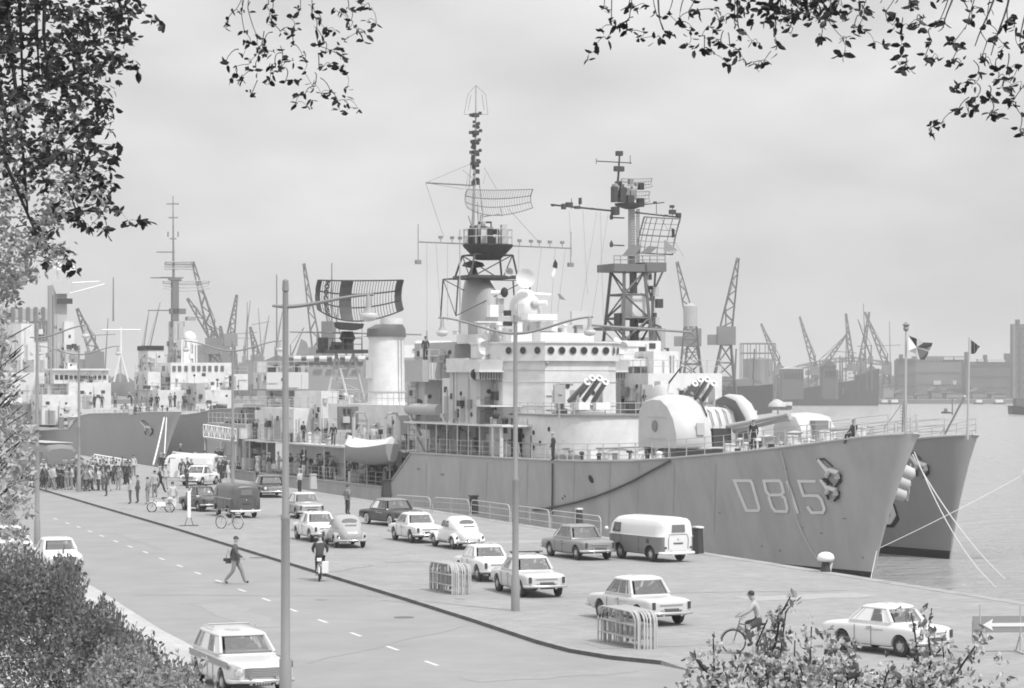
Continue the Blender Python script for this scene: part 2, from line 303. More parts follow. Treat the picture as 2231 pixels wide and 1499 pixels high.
class Ship:
    """local frame: x = aft along the keel from the stem at the waterline, y = starboard (to the quay), z up"""
    def __init__(s, name, label, cat, O, deg, deck, wl, dz, rake=4.0, group=None, length=112):
        th = R(deg); s.O = Vector(O); s.a = Vector((-math.sin(th), math.cos(th))); s.b = Vector((-math.cos(th), -math.sin(th)))
        s.deck, s.wl, s.dz, s.rake, s.len = deck, wl, dz, rake, length
        s.root = thing(name, label, cat, (O[0], O[1], 0), math.atan2(s.a.y, s.a.x), group)
    def L(s, px, py, t):                    # pixel -> (s, z) on the plane y=t
        k = Vector(((px-CX)/FPX, 1)); D = (t + s.b.dot(s.O))/s.b.dot(k); return (s.a.dot(k*D - s.O), CAMZ-(py-HY)*D/FPX)
    def F(s, px, py, x):                    # pixel -> (t, z) on the plane x=const
        k = Vector(((px-CX)/FPX, 1)); D = (x + s.a.dot(s.O))/s.a.dot(k); return (s.b.dot(k*D - s.O), CAMZ-(py-HY)*D/FPX)
    def Q(s, px, py, x):                    # pixel -> local 3D point on plane x
        t, z = s.F(px, py, x); return Vector((x, t, z))
    def half(s, x, z):
        zd = lerp_t(s.dz, x); f = max(0, min(1.05, (z-ZW)/(zd-ZW))); w_ = lerp_t(s.wl, x); d = lerp_t(s.deck, x)
        return w_ + (d-w_)*f**1.5
    def surf(s, px, py, off=.03):           # pixel -> point on the starboard hull side
        t = 3.0
        for _ in range(25):
            x, z = s.L(px, py, t); f = max(0,(z-ZW)/(lerp_t(s.dz, max(x,0))-ZW)); x0 = x
            xs = (x + s.rake*f**1.1)/(1 + s.rake*f**1.1/20) if x < 20 else x
            t += .6*(s.half(max(xs,0), z)-t)
        return Vector((x-off*.2, t+off, z))
    def hull(s, m, boot, name='hull', lip=None, boot_h=.5):
        st = [0,.12,.3,.7,1.5,3,5,8,12,16,20,25,30,36,43,50,s.brk[0],s.brk[1],66,76,86,96,s.len-5,s.len] if s.brk else [0,.12,.3,.7,1.5,3,5,8,12,16,20,25,30,36,43,50,60,70,80,90,s.len-5,s.len]
        fr = [-.09, 0, boot_h/7.0, .2, .35, .5, .65, .8, .92, 1.0]
        rings = []
        for x in st:
            zd = lerp_t(s.dz, x); L = []
            for f in fr:
                z = ZW+(zd-ZW)*f
                if f == fr[2]: z = ZW+boot_h
                ff = max(f, 0); xx = x - s.rake*ff**1.1*max(0, 1-x/20)
                L.append((xx, s.half(x, z), z))
            rings.append(L)
        mb = MB(); nf = len(fr)
        for i in range(len(st)-1):
            for j in range(nf-1):
                for sg in (1, -1):
                    mb.use(boot if j < 2 else m)
                    q = [rings[i][j], rings[i+1][j], rings[i+1][j+1], rings[i][j+1]]
                    q = [(p[0], p[1]*sg, p[2]) for p in q]; mb.add(q, [(0,1,2,3) if sg > 0 else (3,2,1,0)])
            mb.use(MIDG if lip is None else lip)
            a, c = rings[i][-1], rings[i+1][-1]
            mb.add([a, c, (c[0],-c[1],c[2]), (a[0],-a[1],a[2])], [(0,1,2,3)])
        mb.use(m)
        for k in (0, -1):
            r = rings[k]
            mb.add([(p[0],p[1],p[2]) for p in r]+[(p[0],-p[1],p[2]) for p in r], [(j, j+1, nf+j+1, nf+j) for j in range(nf-1)])
        me = mb.data(name, m); bm = bmesh.new(); bm.from_mesh(me); bmesh.ops.remove_doubles(bm, verts=bm.verts, dist=.001)
        bmesh.ops.recalc_face_normals(bm, faces=bm.faces); bm.to_mesh(me); bm.free()
        me.polygons.foreach_set('use_smooth', [True]*len(me.polygons)); me.set_sharp_from_angle(angle=R(62))
        o = bpy.data.objects.new(name, me); C.objects.link(o); o.parent = s.root; s.hullo = o
        s.edge = [Vector(r[-1]) for r in rings]
        mb = MB(); mb.path([(p.x, p.y+.03, p.z+.0) for p in s.edge], .07, n=5); mb.path([(p.x, -p.y-.03, p.z) for p in s.edge], .07, n=5)
        mb.build('deck_edge', mat(.42,.6), o, 60)
        return o
    def edge_at(s, x):
        E_ = s.edge
        for a, c in zip(E_, E_[1:]):
            if a.x <= x <= c.x: return a.lerp(c, (x-a.x)/(c.x-a.x))
        return E_[-1]
    def rail(s, x0, x1, step=1.9, h=1.05, side=(1,-1), m=None, bars=(1.0,.66,.33), name='railing'):
        for sg in side:
            mb = MB(); x = x0; prev = None
            while x <= x1+.01:
                p = s.edge_at(x); q = Vector((p.x, sg*(p.y-.12), p.z)); mb.tube(q, q+Vector((0,0,h)), .035, .03, 4)
                if int(x*7) % 4 == 0: mb.tube(q+Vector((0,-sg*.0,h*.9)), q+Vector((.45,-sg*.35,0)), .025, n=4)
                if prev:
                    for b_ in bars: mb.tube(prev+Vector((0,0,h*b_)), q+Vector((0,0,h*b_)), .017, n=3)
                prev = q; x += step
            mb.build(name, m or LG, s.root)
    def bx(s, name, m, x0, x1, t0, t1, z0, z1, parent=None):
        o = MB().box(x0, x1, t0, t1, z0, z1).build(name, m, parent or s.root)
        if not parent and z1-z0 > .9 and (t1-t0 > .8 or x1-x0 > 2): fittings(o, x0, x1, t0, t1, z0, z1)
        return o
    def pb(s, name, m, x, dep, pxl, pxr, yt, yb, parent=None):   # box whose forward face fills pixel rectangle at plane x
        ta, z1 = s.F(pxl, yt, x); tb, _ = s.F(pxr, yt, x); z0 = s.F(pxr, yb, x)[1]
        return s.bx(name, m, x, x+dep, min(ta,tb), max(ta,tb), z0, z1, parent)
    def decal(s, name, m, polys, width, closed, off=.03, parent=None):
        mb = MB()
        for idx, pl in enumerate(polys):
            cl = closed[idx]; pts = [Vector(p) for p in pl]; dense = []
            for i in range(len(pts) if cl else len(pts)-1):
                a, c = pts[i], pts[(i+1) % len(pts)]; k = max(1, int((c-a).length/5))
                dense.append([a.lerp(c, j/k) for j in range(k)])
            P_ = [p for d in dense for p in d] + ([] if cl else [pts[-1]])
            N = len(P_); A = []; B = []
            for i, p in enumerate(P_):
                a = P_[(i-1) % N] if (cl or i) else p; c = P_[(i+1) % N] if (cl or i < N-1) else p
                d1 = (p-a).normalized() if (p-a).length else (c-p).normalized(); d2 = (c-p).normalized() if (c-p).length else d1
                n1_ = Vector((-d1.y, d1.x)); n2_ = Vector((-d2.y, d2.x)); mn = (n1_+n2_).normalized(); k = 1/max(.45, mn.dot(n1_))
                A.append(p+mn*width/2*k); B.append(p-mn*width/2*k)
            if cl: A.append(A[0]); B.append(B[0])
            mb.strip([s.surf(p.x, p.y, off+.012*idx) for p in A], [s.surf(p.x, p.y, off+.012*idx) for p in B])
        return mb.build(name, m, parent or s.hullo)
def lattice(mb, lo, hi, z0, z1, nb, r=.06, rb=.035):    # lo/hi = 4 corner (x,y) pairs
    prev = None
    for k in range(nb+1):
        u = k/nb; c = [Vector((a[0]+(b_[0]-a[0])*u, a[1]+(b_[1]-a[1])*u, z0+(z1-z0)*u)) for a, b_ in zip(lo, hi)]
        if prev:
            for i in range(4):
                j = (i+1) % 4; mb.tube(prev[i], c[i], r, n=5); mb.tube(c[i], c[j], rb, n=4)
                mb.tube(prev[i], c[j], rb, n=4) if (k+i) % 2 else mb.tube(prev[j], c[i], rb, n=4)
        prev = c
def dish(mb, c, ax, r, depth, n=16):
    c = Vector(c); ax = Vector(ax).normalized(); rs = []
    for k in range(6):
        u = k/5; rs.append(mb.ring(c+ax*depth*(u*u), ax, max(r*u, .01), n))
    for k in range(5, -1, -1):
        u = k/5; rs.append(mb.ring(c+ax*(depth*(u*u)-.06), ax, max(r*u*.98, .01), n))
    mb.loft(rs)
def clutter(sh, n_, x, t, z, name='deck_fitting', ms=None, parent=None, seed=1, size=(.2,.7)):
    """lockers, vents, pipes and winches that crowd the decks; each fitting is a mesh of its own"""
    rr = random.Random(seed)
    for _ in range(n_):
        m = rr.choice(ms or [SHIPW, LG, MIDG, DARK]); px = rr.uniform(*x); pt = rr.uniform(*t); h = rr.uniform(*size); w_ = rr.uniform(*size)*.8
        mb = MB(); k = rr.random()
        if k < .4: mb.box(px, px+w_, pt, pt+w_*1.2, z, z+h); mb.box(px-.03, px+w_+.03, pt-.03, pt+w_*1.2+.03, z+h, z+h+.04)
        elif k < .7: mb.lathe([(w_*.4,0),(w_*.4,h),(w_*.55,h+.02),(w_*.5,h+.14),(.02,h+.2)], (px,pt,z), n=9)
        else: mb.tube((px,pt,z), (px,pt,z+h*1.3), .05, n=5); mb.box(px-.12, px+.12, pt-.15, pt+.15, z+h, z+h*1.35)
        mb.build(name, m, parent or sh.root, 40)
def flagpole_jack(sh, x0y0, x1y1, x, name='jackstaff'):
    a = sh.Q(*x0y0, x); b_ = sh.Q(*x1y1, x); return MB().tube(a, b_, .075, .05, 8).build(name, LG, sh.root, 40)
def rocket_launcher(sh, c, muz, bre, parent):
    """four-barrelled anti-submarine rocket launcher on a turntable"""
    r = MB().lathe([(1.15,0),(1.15,.15),(.8,.2),(.75,.55),(.9,.6)], c, n=18).build('rocket_launcher', SHIPG, parent, 40)
    for sg in (1,-1): MB().box(c[0]-.5, c[0]+.6, c[1]+sg*.95-.1, c[1]+sg*.95+.1, c[2]+.4, c[2]+1.6).build('trunnion', SHIPW, r)
    for a, b_ in zip(muz, bre):
        d = (a-b_).normalized(); t = MB().tube(b_, a, .17, .17, 10).build('launch_tube', mat(.19,.5), r, 40)
        MB().lathe([(.13,-.04),(.24,-.02),(.24,.07),(.13,.07),(.13,-.04)], a, d, n=14).build('muzzle_ring', WHITE, t, 30)
    return r

# ---------------------------------------------------------------- destroyer with pennant D815
deckT = [(0,.22),(.12,.5),(.3,.78),(.7,1.15),(1.5,1.65),(3,2.05),(5,2.5),(8,3.05),(12,3.65),(16,4.15),(20,4.55),(25,5.0),(30,5.35),(36,5.65),(43,5.85),(50,5.9),(85,5.8),(112,4.6)]
wlT = [(0,.05),(.12,.09),(.3,.14),(1.5,.35),(3,.7),(5,1.1),(8,1.7),(12,2.4),(20,3.6),(30,4.75),(43,5.6),(58,5.85),(85,5.7),(112,4.0)]
dz1 = [(0,5.05),(5,4.4),(8,4.05),(12,3.65),(16,3.3),(20,3.0),(25,2.85),(30,2.75),(43,2.68),(53.5,2.64),(58.6,-.06),(112,-.1)]
S1 = Ship('destroyer', 'grey destroyer moored along the quay with D815 painted on its bow', 'warship', (19.26,135), 23.2, deckT, wlT, dz1, 3.6, 'destroyers moored side by side', 112)
S1.brk = (53.5, 58.6)
hullm = mat(.42, .6, var=.13, scale=.6, stretch=(1,1,.35), key='hull1')
S1.hull(hullm, mat(.018,.6), lip=mat(.24,.8,var=.1,scale=1))
S1.rail(-3, 52, 1.9)
S1.rail(59.5, 110, 1.9, side=(1,))
def cp(L_, ox, oy, s_=3.984): return [(ox+x/s_, oy+y/s_) for x, y in L_]
o_ = (1400, 800)
S1.decal('pennant_number', mat(.74,.6), [cp([(800,985),(938,985),(955,1010),(1015,1225),(1005,1245),(905,1245)],*o_),
    cp([(1058,987),(1190,985),(1210,1008),(1228,1085),(1205,1108),(1105,1110),(1078,1080)],*o_), cp([(1100,1122),(1130,1215),(1158,1250),(1255,1252),(1262,1222),(1240,1135),(1215,1118)],*o_),
    cp([(1262,985),(1355,1268)],*o_), cp([(1512,990),(1365,990),(1405,1115),(1530,1115),(1560,1148),(1587,1228),(1572,1262),(1475,1262),(1438,1208)],*o_)],
    6.2, [True, True, False, False, False])
# anchors in their recesses, hull openings, draught of rust under them
def anchor(sh, ox, oy, k=1.0):
    a = MB(); q = lambda x, y, off=.12: sh.surf(ox+x*k, oy+y*k, off)
    a.path([q(-26,-26), q(-10,-10,.2), q(2,0,.3)], .09, .15, 10)
    A = a.build('anchor', mat(.62,.6), sh.hullo, 50)
    MB().path([q(-4,10,.25), q(6,-4,.35), q(22,2,.3), q(20,12,.25)], .12, .17, 10).build('crown', mat(.6,.6), A, 50)
    MB().path([q(-3,2,.1), q(-9,14,.12), q(-4,28,.12)], .13, .06, 8).build('fluke', BLK, A, 50)
    MB().path([q(20,6,.1), q(22,20,.12), q(12,32,.12)], .13, .06, 8).build('fluke', BLK, A, 50)
    MB().path([q(-30,-26,.05), q(-14,-28,.06), q(4,-12,.06)], .07, .05, 5).build('hawse_rim', DARK, A, 50)
anchor(S1, 1812, 1028)
anchor(S1, 1812, 1066, .8)
for px, py, rx, ry in ((1288,1044,7,9),(1226,1086,2,3),(1231,1081,2,3)):
    MB().add; mbh = MB(); c0 = S1.surf(px, py); ring = [S1.surf(px+rx*math.cos(i*R(30))*.7+ry*.35*math.sin(i*R(30)), py+ry*math.sin(i*R(30)), .02) for i in range(12)]
    mbh.add(ring, [tuple(range(12))]); mbh.build('hull_opening', BLK, S1.hullo)
rs_ = random.Random(4)
for px in (855,930,1004,1062,1150,1252,1330,1392,1470,1560):
    y0 = 1000 if px > 900 else 1060; mb = MB(); pts = [(px, y0+8), (px-4, 1110+(px-900)*.08)]
    mb.strip([S1.surf(pts[0][0]+(pts[1][0]-pts[0][0])*u-.5, pts[0][1]+(pts[1][1]-pts[0][1])*u, .015) for u in (0,.2,.4,.6,.8,1)], [S1.surf(pts[0][0]+(pts[1][0]-pts[0][0])*u+.5, pts[0][1]+(pts[1][1]-pts[0][1])*u, .015) for u in (0,.2,.4,.6,.8,1)])
    mb.build('plate_seam', mat(.35,.7), S1.hullo)
for px, py, w__, h__ in ((912,1022,4,3),(964,1034,5,3),(1712,1022,3,3),(1568,1117,3,2),(1790,1162,4,2),(1880,1215,3,3),(1700,1200,3,3),(1750,1150,2,2),(1660,1190,3,2),(1840,1130,6,2)):
    c4 = [S1.surf(px+a*w__, py+b__*h__, .016) for a, b__ in ((-1,-.6),(-.2,-1),(1,-.5),(.8,.6),(-.3,1))]; MB().add; g = MB(); g.add(c4, [(0,1,2,3,4)]); g.build('scuff', mat(.24,.8), S1.hullo)
# stern-ward: main deck and superstructure
def poly_house(sh, name, m, pts, z0, z1, parent=None): return MB().prism(pts, z0, z1).build(name, m, parent or sh.root, 30)
semi = [(34.6+3.4*math.cos(R(a)), 3.4*math.sin(R(a))) for a in range(90, 271, 12)]
lh = poly_house(S1, 'deckhouse', SHIPW, semi + [(45,-3.4),(45,3.4)], 2.6, 5.5)
MB().prism([(34.6+3.55*math.cos(R(a)), 3.55*math.sin(R(a))) for a in range(90, 271, 12)] + [(42,-3.55),(42,3.55)], 5.5, 5.6).build('deckhouse_roof', MIDG, lh)
for px, py, r_ in ((1388,938,.12),(1298,933,.08)):
    c = S1.Q(px, py, 32.2); MB().lathe([(r_,-.6),(r_,.05)], c, (-1,0,0), 10).build('porthole', BLK, lh)
MB().path([(33.2-.1,3.2,3.4),(31.15,1.0,3.45),(31.1,-1.2,3.5),(32.2,-2.6,3.5)], .05, n=4).build('pipe', MIDG, lh)
muz = [S1.Q(x, y, 33.6) for x, y in ((1279,833),(1290,824.5),(1305.5,824.5),(1319,832.5))]
bre = [S1.Q(x, y, 35.6) for x, y in ((1240,874),(1254,870),(1272,872),(1292,876))]
rocket_launcher(S1, (35.4,.3,5.6), muz, bre, S1.root)
for x0, x1, y0, y1 in ((1261,1285,877,893),(1299,1330,877,893),(1408,1430,895,908)): S1.pb('ready_locker', WHITE, 33.0, .5, x0, x1, y0, y1)
for x0, x1, y0, y1 in ((1208,1232,838,878),): S1.pb('blast_screen', SHIPG, 37.0, .2, x0, x1, y0, y1)
S1.pb('cable_drum', DARK, 36.5, .6, 1371, 1385, 874, 898)
# side passage with pillars under the overhanging deck
hs = S1.bx('lower_house', mat(.33,.6,var=.08,scale=.6), 41, 57, -4.2, 3.0, 2.6, 4.72)
S1.bx('boat_deck', SHIPW, 37.6, 56, -5.6, 5.55, 4.74, 4.86)
for x in (38.2,39.6,42,44,46,48,50,52,54,55.6): MB().tube((x,5.35,2.6), (x,5.35,4.74), .05 if x > 39.6 else .13, n=6).build('pillar', SHIPW, S1.root, 40)
for x in (43.2, 47.5, 51): MB().box(x, x+.8, 3.0, 3.06, 2.75, 4.5).build('door', DARK, hs)
for x in (45.2, 49.4, 53.5): MB().box(x, x+1.2, 3.02, 3.3, 2.9, 4.2).build('locker', MIDG, hs)
MB().box(39.2, 39.5, 3.3, 4.1, 2.7, 4.6).build('doorway', BLK, S1.root)
# bridge block
fb = [(38.6,-2.7),(39.7,-3.8),(47.5,-3.8),(47.5,3.8),(41.6,3.8),(38.6,2.0)]
br = poly_house(S1, 'bridge', SHIPW, fb, 4.86, 9.15)
for z in (6.1, 7.7, 8.5): MB().prism([(x-.03 if x < 40 else x, t*1.012) for x, t in fb], z, z+.05).build('seam', mat(.5,.6), br)
wf = [(38.35,-2.8),(39.5,-3.95),(47,-3.95),(47,3.95),(41.4,3.95),(38.35,2.1)]
wh = poly_house(S1, 'wheelhouse', SHIPW, wf, 9.15, 10.35)
MB().prism([(x-.12 if x < 42 else x, t*1.03) for x, t in wf], 10.35, 10.47).build('wheelhouse_roof', SHIPW, wh)
fittings(br, 41.7, 47.4, -3.7, 3.8, 4.9, 8.2); fittings(br, 38.6, 39.6, -2.5, 1.9, 4.9, 9.1); fittings(lh, 33.2, 44, -3.3, 3.4, 2.7, 5.4)
def port(sh, p, nrm, r, parent, name='window'):
    f_ = MB().lathe([(r*1.18,-.02),(r*1.18,.05),(r,.06)], p, nrm, 14).build(name, LG, parent, 30)
    MB().lathe([(r,.0),(r,.075)], p, nrm, 14).build('pane', mat(.03,.1), f_, 30)
for a, c, k in (((38.35,2.1),(38.35,-2.8),6), ((41.4,3.95),(38.35,2.1),3), ((38.35,-2.8),(39.5,-3.95),2)):
    a = Vector(a); c = Vector(c); d = (c-a).normalized(); nr_ = Vector((-abs(d.y), d.x*(1 if a.y > c.y else 1), 0))
    nn = Vector((d.y, -d.x, 0)); nn = -nn if nn.x > 0 else nn
    for i in range(k): p = a.lerp(c, (i+.5)/k); port(S1, (p.x, p.y, 9.86), nn, .24, wh)
# bridge wings with ribbed bulwark
for sg in (1,-1):
    wg = MB(); wg.box(41.4, 47.5, 3.8*sg if sg > 0 else -5.6, 5.6 if sg > 0 else -3.8, 8.4, 8.5)
    W_ = wg.build('bridge_wing', SHIPW, S1.root)
    MB().tbox((41.5,41.6,min(3.9*sg,5.6*sg),max(3.9*sg,5.6*sg),8.5),(41.25,41.35,min(3.9*sg,5.6*sg),max(3.9*sg,5.6*sg),9.25)).build('bulwark', SHIPW, W_)
    MB().box(41.5, 47.5, sg*5.55-.04, sg*5.55+.04, 8.5, 9.25).build('bulwark', SHIPW, W_)
    for k in range(9): MB().box(41.7, 43.5, sg*(3.9+k*.2)-.02, sg*(3.9+k*.2)+.02, 7.9, 8.4).build('rib', LG, W_)
a_ = S1.bx('side_house', SHIPW, 43.4, 50, 1.0, 4.9, 4.86, 8.0)
S1.bx('screen_wall', mat(.50,.6,var=.06,scale=.5), 42.7, 47.6, 5.02, 5.3, 4.86, 9.1)
S1.bx('gun_platform', SHIPW, 40.2, 43.4, 1.9, 5.3, 6.05, 6.15)
for px, py, r_ in ((1037,815,.42),(1060,816,.16),(1085,817,.2)): p = S1.Q(px, py, 42.6); MB().lathe([(r_,0),(r_,.3)], p, (-1,0,0), 10).build('searchlight', BLK, S1.root, 40)
S1.pb('signal_box', WHITE, 42.5, .3, 1046, 1054, 806, 824)
# small calibre gun with its long barrel
def aa_gun(sh, c, muzz, parent=None, m=None):
    g_ = MB().lathe([(.8,0),(.8,.1),(.35,.2),(.35,.9)], c, n=14).build('deck_gun', m or WHITE, parent or sh.root, 40)
    c = Vector(c); MB().box(c.x-.5, c.x+.5, c.y-.65, c.y+.65, c.z+.5, c.z+1.35).build('gun_shield', m or WHITE, g_)
    MB().tube(c+Vector((-.3,0,1.1)), muzz, .07, .045, 8).build('barrel', DARK, g_, 40)
    d = (Vector(muzz)-c).normalized(); MB().lathe([(.06,-.3),(.12,0)], muzz, d, 8).build('flash_cone', LG, g_, 40)
aa_gun(S1, S1.Q(1164,882,40.6)+Vector((0,0,0)), S1.Q(1193,788,38.4))
clutter(S1, 16, (38,42.5), (1.2,5), 4.86, seed=3)
clutter(S1, 10, (43.5,49), (1.2,5), 8.0, seed=4, size=(.2,.5))
# lookout positions above the wheelhouse
d2 = S1.bx('upper_bridge', SHIPW, 42, 52, -3.2, 3.0, 10.47, 11.1)
for nm, m, x, dep, a, c, y0, y1 in (('chart_house', SHIPW, 43.5, 4, 1165, 1217, 700, 742), ('range_table', WHITE, 42.4, 1.2, 1150, 1214, 684, 697), ('screen', SHIPG, 41.9, .3, 1162, 1178, 722, 744),
        ('vent_grille', BLK, 44.0, .4, 1092, 1119, 700, 710), ('cabinet', SHIPW, 43.0, 1.2, 1178, 1214, 700, 722), ('bulwark_panel', SHIPW, 42.2, .2, 1180, 1240, 724, 742), ('rear_house', SHIPG, 50, 6, 1085, 1150, 690, 770),
        ('signal_deck', SHIPW, 46, 4, 1018, 1086, 780, 800), ('funnel_house', SHIPG, 52, 8, 990, 1110, 745, 800)):
    S1.pb(nm, m, x, dep, a, c, y0, y1)
# fire-control director with its dish
dc = Vector((45.5,.45,10.5))
dr = MB().lathe([(.8,0),(.75,1.1),(1.0,1.4),(1.15,2.2),(1.05,2.9),(.7,3.4),(.35,3.7)], dc, n=18).build('director', SHIPW, S1.root, 50)
mbd = MB(); dish(mbd, S1.Q(1147,607,44.2)+Vector((.3,0,0)), (-1,.22,.05), .68, .28, 20); mbd.build('radar_dish', SHIPW, dr, 50)
mbd = MB(); dish(mbd, S1.Q(1108,593,44.8), (-1,.3,0), .3, .3, 14); mbd.build('small_dish', LG, dr, 50)
MB().tube(S1.Q(1070,638,45), S1.Q(1098,638,44.6), .16, .16, 10).build('optical_arm', WHITE, dr, 50)
MB().tube(S1.Q(1158,640,45), S1.Q(1200,643,44.6), .12, .12, 10).build('optical_arm', WHITE, dr, 50)
MB().ball(S1.Q(1164,662,44.4), .3, 10).build('sight_head', LG, dr, 60)
MB().tube(S1.Q(1164,662,44.6), S1.Q(1192,660,44), .18, .2, 10).build('sight_tube', WHITE, dr, 60)
MB().ball(S1.Q(1099,637,44.4), .28, 10, 1.3).build('shade_ring', BLK, dr, 60)
for nm, m, x, dep, a, c, y0, y1 in (('director_door', LG, 43.9, .1, 1128, 1142, 662, 690), ('scanner', SHIPG, 44.6, .5, 1086, 1098, 650, 682), ('fire_box', WHITE, 44, .6, 1068, 1086, 664, 690), ('black_vent', BLK, 43.9, .4, 1102, 1114, 676, 688), ('catwalk', WHITE, 43.6, .5, 1040, 1096, 700, 703), ('screen', SHIPG, 43.4, .2, 1250, 1272, 728, 748), ('pedestal', SHIPG, 43, .6, 1258, 1270, 695, 735), ('scanner_mesh', mat(.5,.6), 42.8, .3, 1246, 1280, 678, 708)):
    MB().box(*(lambda q0,q1: (x,x+dep,min(q0[0],q1[0]),max(q0[0],q1[0]),q1[1],q0[1]))(S1.F(a,y0,x),S1.F(c,y1,x))).build(nm, m, S1.root)
for px, py, r_, nm in ((1055,757,.5,'lookout_sight'),(1352,757,.45,'lookout_sight'),(1095,725,.42,'lookout_sight'),(1275,790,.28,'searchlight')):
    p = S1.Q(px, py, 43.8); q = MB().lathe([(.25,-.9),(.2,-.4)], p, n=10).build('sight_pedestal', SHIPW, S1.root, 40)
    mbq = MB(); dish(mbq, p, (-1,.1,-.1), r_, .3, 14); mbq.loft([mbq.ring(p+Vector((-.05,0,0)), (1,0,0), r_*.9, 12), mbq.ring(p+Vector((.8,0,.5)), (1,0,0), r_*.5, 12)]); mbq.build(nm, SHIPW, q, 50)
MB().loft([MB().ring(S1.Q(1057,745,45),(0,0,1),.45,12), MB().ring(S1.Q(1057,708,45),(0,0,1),.55,12)]).build('voice_hood', SHIPW, S1.root, 40)
clutter(S1, 22, (42.5,50), (-2.8,4.2), 11.1, seed=8, size=(.2,.9), ms=[SHIPW, SHIPW, LG, MIDG])
clutter(S1, 8, (41,46), (-5.4,-4), 8.5, seed=9)
# fore funnel behind the director
fp = []
for z, x0, x1, hw in ((8.5,51.5,57.5,1.35),(11,51.6,57.4,1.3),(13,52.0,57.3,1.2),(14.4,52.8,57.2,1.0),(15.2,53.8,57.0,.75),(15.6,54.8,56.6,.4)):
    fp.append([((x0+x1)/2+(x1-x0)/2*math.cos(R(a)), hw*math.sin(R(a)), z) for a in range(0, 360, 18)])
fn = MB().loft(fp).build('funnel', mat(.33,.6,var=.05,scale=1), S1.root, 60)
MB().lathe([(.5,0),(.35,.3),(.2,.7),(.85,.85),(.7,1.1),(.2,1.25)], (55.4,.3,15.4), n=14).build('funnel_cap', BLK, fn, 50)
# lattice foremast
mq = lambda x, y, s_=54.0: S1.Q(x, y, s_)
ms = MB(); cx_, ct = 54.0, 0.0
t0 = S1.F(1008,605,54)[0]; t1 = S1.F(1112,605,54)[0]; u0 = S1.F(1022,560,54)[0]; u1 = S1.F(1104,560,54)[0]
lattice(ms, [(52.6,t0),(52.6,t1),(55.6,t1),(55.6,t0)], [(52.9,u0),(52.9,u1),(55.3,u1),(55.3,u0)], mq(1060,608).z, mq(1060,556).z, 1, .08, .045)
lattice(ms, [(52.6,t0+1.1),(52.6,t1-1.1),(55.6,t1-1.1),(55.6,t0+1.1)], [(52.6,t0+.9),(52.6,t1-.9),(55.6,t1-.9),(55.6,t0+.9)], 12.5, mq(1060,608).z, 1, .06, .035); ms.box(52.5,55.7,min(t0,t1)-.1,max(t0,t1)+.1,mq(1060,607).z,mq(1060,601).z)
mast = ms.build('lattice_mast', DARK, S1.root)
tc_ = (u0+u1)/2
pl = MB().lathe([(.9,mq(1060,566).z),(1.75,mq(1060,540).z),(1.85,mq(1060,536).z),(1.85,mq(1060,533).z),(.3,mq(1060,533).z)], (54,tc_,0), n=16).build('mast_platform', BLK, mast, 30)
mr_ = MB()
for k in range(14):
    a = k*2*math.pi/14; p = Vector((54+1.8*math.cos(a), tc_+1.8*math.sin(a), mq(1060,533).z)); mr_.tube(p, p+Vector((0,0,1.1)), .03, n=4)
for h in (.55,1.1): mr_.path([(54+1.8*math.cos(k*math.pi/8), tc_+1.8*math.sin(k*math.pi/8), mq(1060,533).z+h) for k in range(17)], .03, n=4)
mr_.build('platform_railing', LG, pl)
rr = random.Random(5)
for k in range(30):
    a = rr.uniform(0,6.3); r_ = rr.uniform(.2,1.6); h = rr.uniform(.4,1.7); z = mq(1060,533).z
    MB().box(54+r_*math.cos(a)-.18, 54+r_*math.cos(a)+.18, tc_+r_*math.sin(a)-.2, tc_+r_*math.sin(a)+.2, z, z+h).build('mast_equipment', rr.choice([BLK,BLK,DARK,SHIPW,LG]), pl)
poleb = mq(1033,500); polet = mq(1036,186)
pm = MB().path([mq(1028,533), mq(1030,500), mq(1036,300), mq(1037,186)], .16, .035, 7).build('topmast', STEEL, mast, 40)
for py, w_ in ((249,20),(273,6),(287,22),(294,6),(307,16),(314,10),(330,20),(339,10),(355,16)):
    g = MB(); a = mq(1036-w_/2,py+2); c = mq(1036+w_/2,py-2); g.tube(a, c, .04, n=4)
    for e in (a, c): g.box(e.x-.08,e.x+.08,e.y-.1,e.y+.1,e.z-.1,e.z+.12)
    if w_ in (16,20,22): g.box(a.x-.2,a.x+.2,(a.y+c.y)/2-.22,(a.y+c.y)/2+.22,a.z-.12,a.z+.16)
    g.build('antenna_array', DARK, pm)
rt_ = random.Random(19)
for k in range(26):
    y = rt_.uniform(255,400); p = mq(1036+rt_.choice([-1,1])*rt_.uniform(2,8), y); q_s = rt_.uniform(.05,.14); MB().box(p.x-.1,p.x+.1,p.y-q_s,p.y+q_s,p.z-q_s,p.z+q_s*1.4).build('aerial_fitting', DARK, pm)
for x0,y0,x1,y1 in ((1022,410,1028,330),(1052,470,1044,395),(1020,470,1030,500),(1044,533,1040,440)): MB().tube(mq(x0,y0),mq(x1,y1),.035,n=4).build('aerial_rod', MIDG, pm)
cg = MB()
for (xa,ya),(xb,yb) in (((1019,206),(1011,249)),((1058,206),(1063,249)),((1011,249),(1063,249)),((1019,206),(1037,186)),((1058,206),(1037,186)),((1026,206),(1020,240)),((1050,206),(1055,240)),((1037,250),(1037,186))): cg.tube(mq(xa,ya), mq(xb,yb), .022, n=3)
cg.build('antenna_cage', MIDG, pm)
yd = MB(); yd.tube(mq(913,527), mq(1245,541), .055, n=5)
for x in (960,985,1002,1132,1157,1175,1198,1225): e = mq(x, 527+(x-913)*.042); yd.tube(e, e+Vector((0,0,.35)), .03, n=3); yd.box(e.x-.1,e.x+.1,e.y-.13,e.y+.13,e.z+.3,e.z+.5)
yd.tube(mq(911,488), mq(911,570), .035, n=4); yd.tube(mq(1244,505), mq(1243,575), .035, n=4)
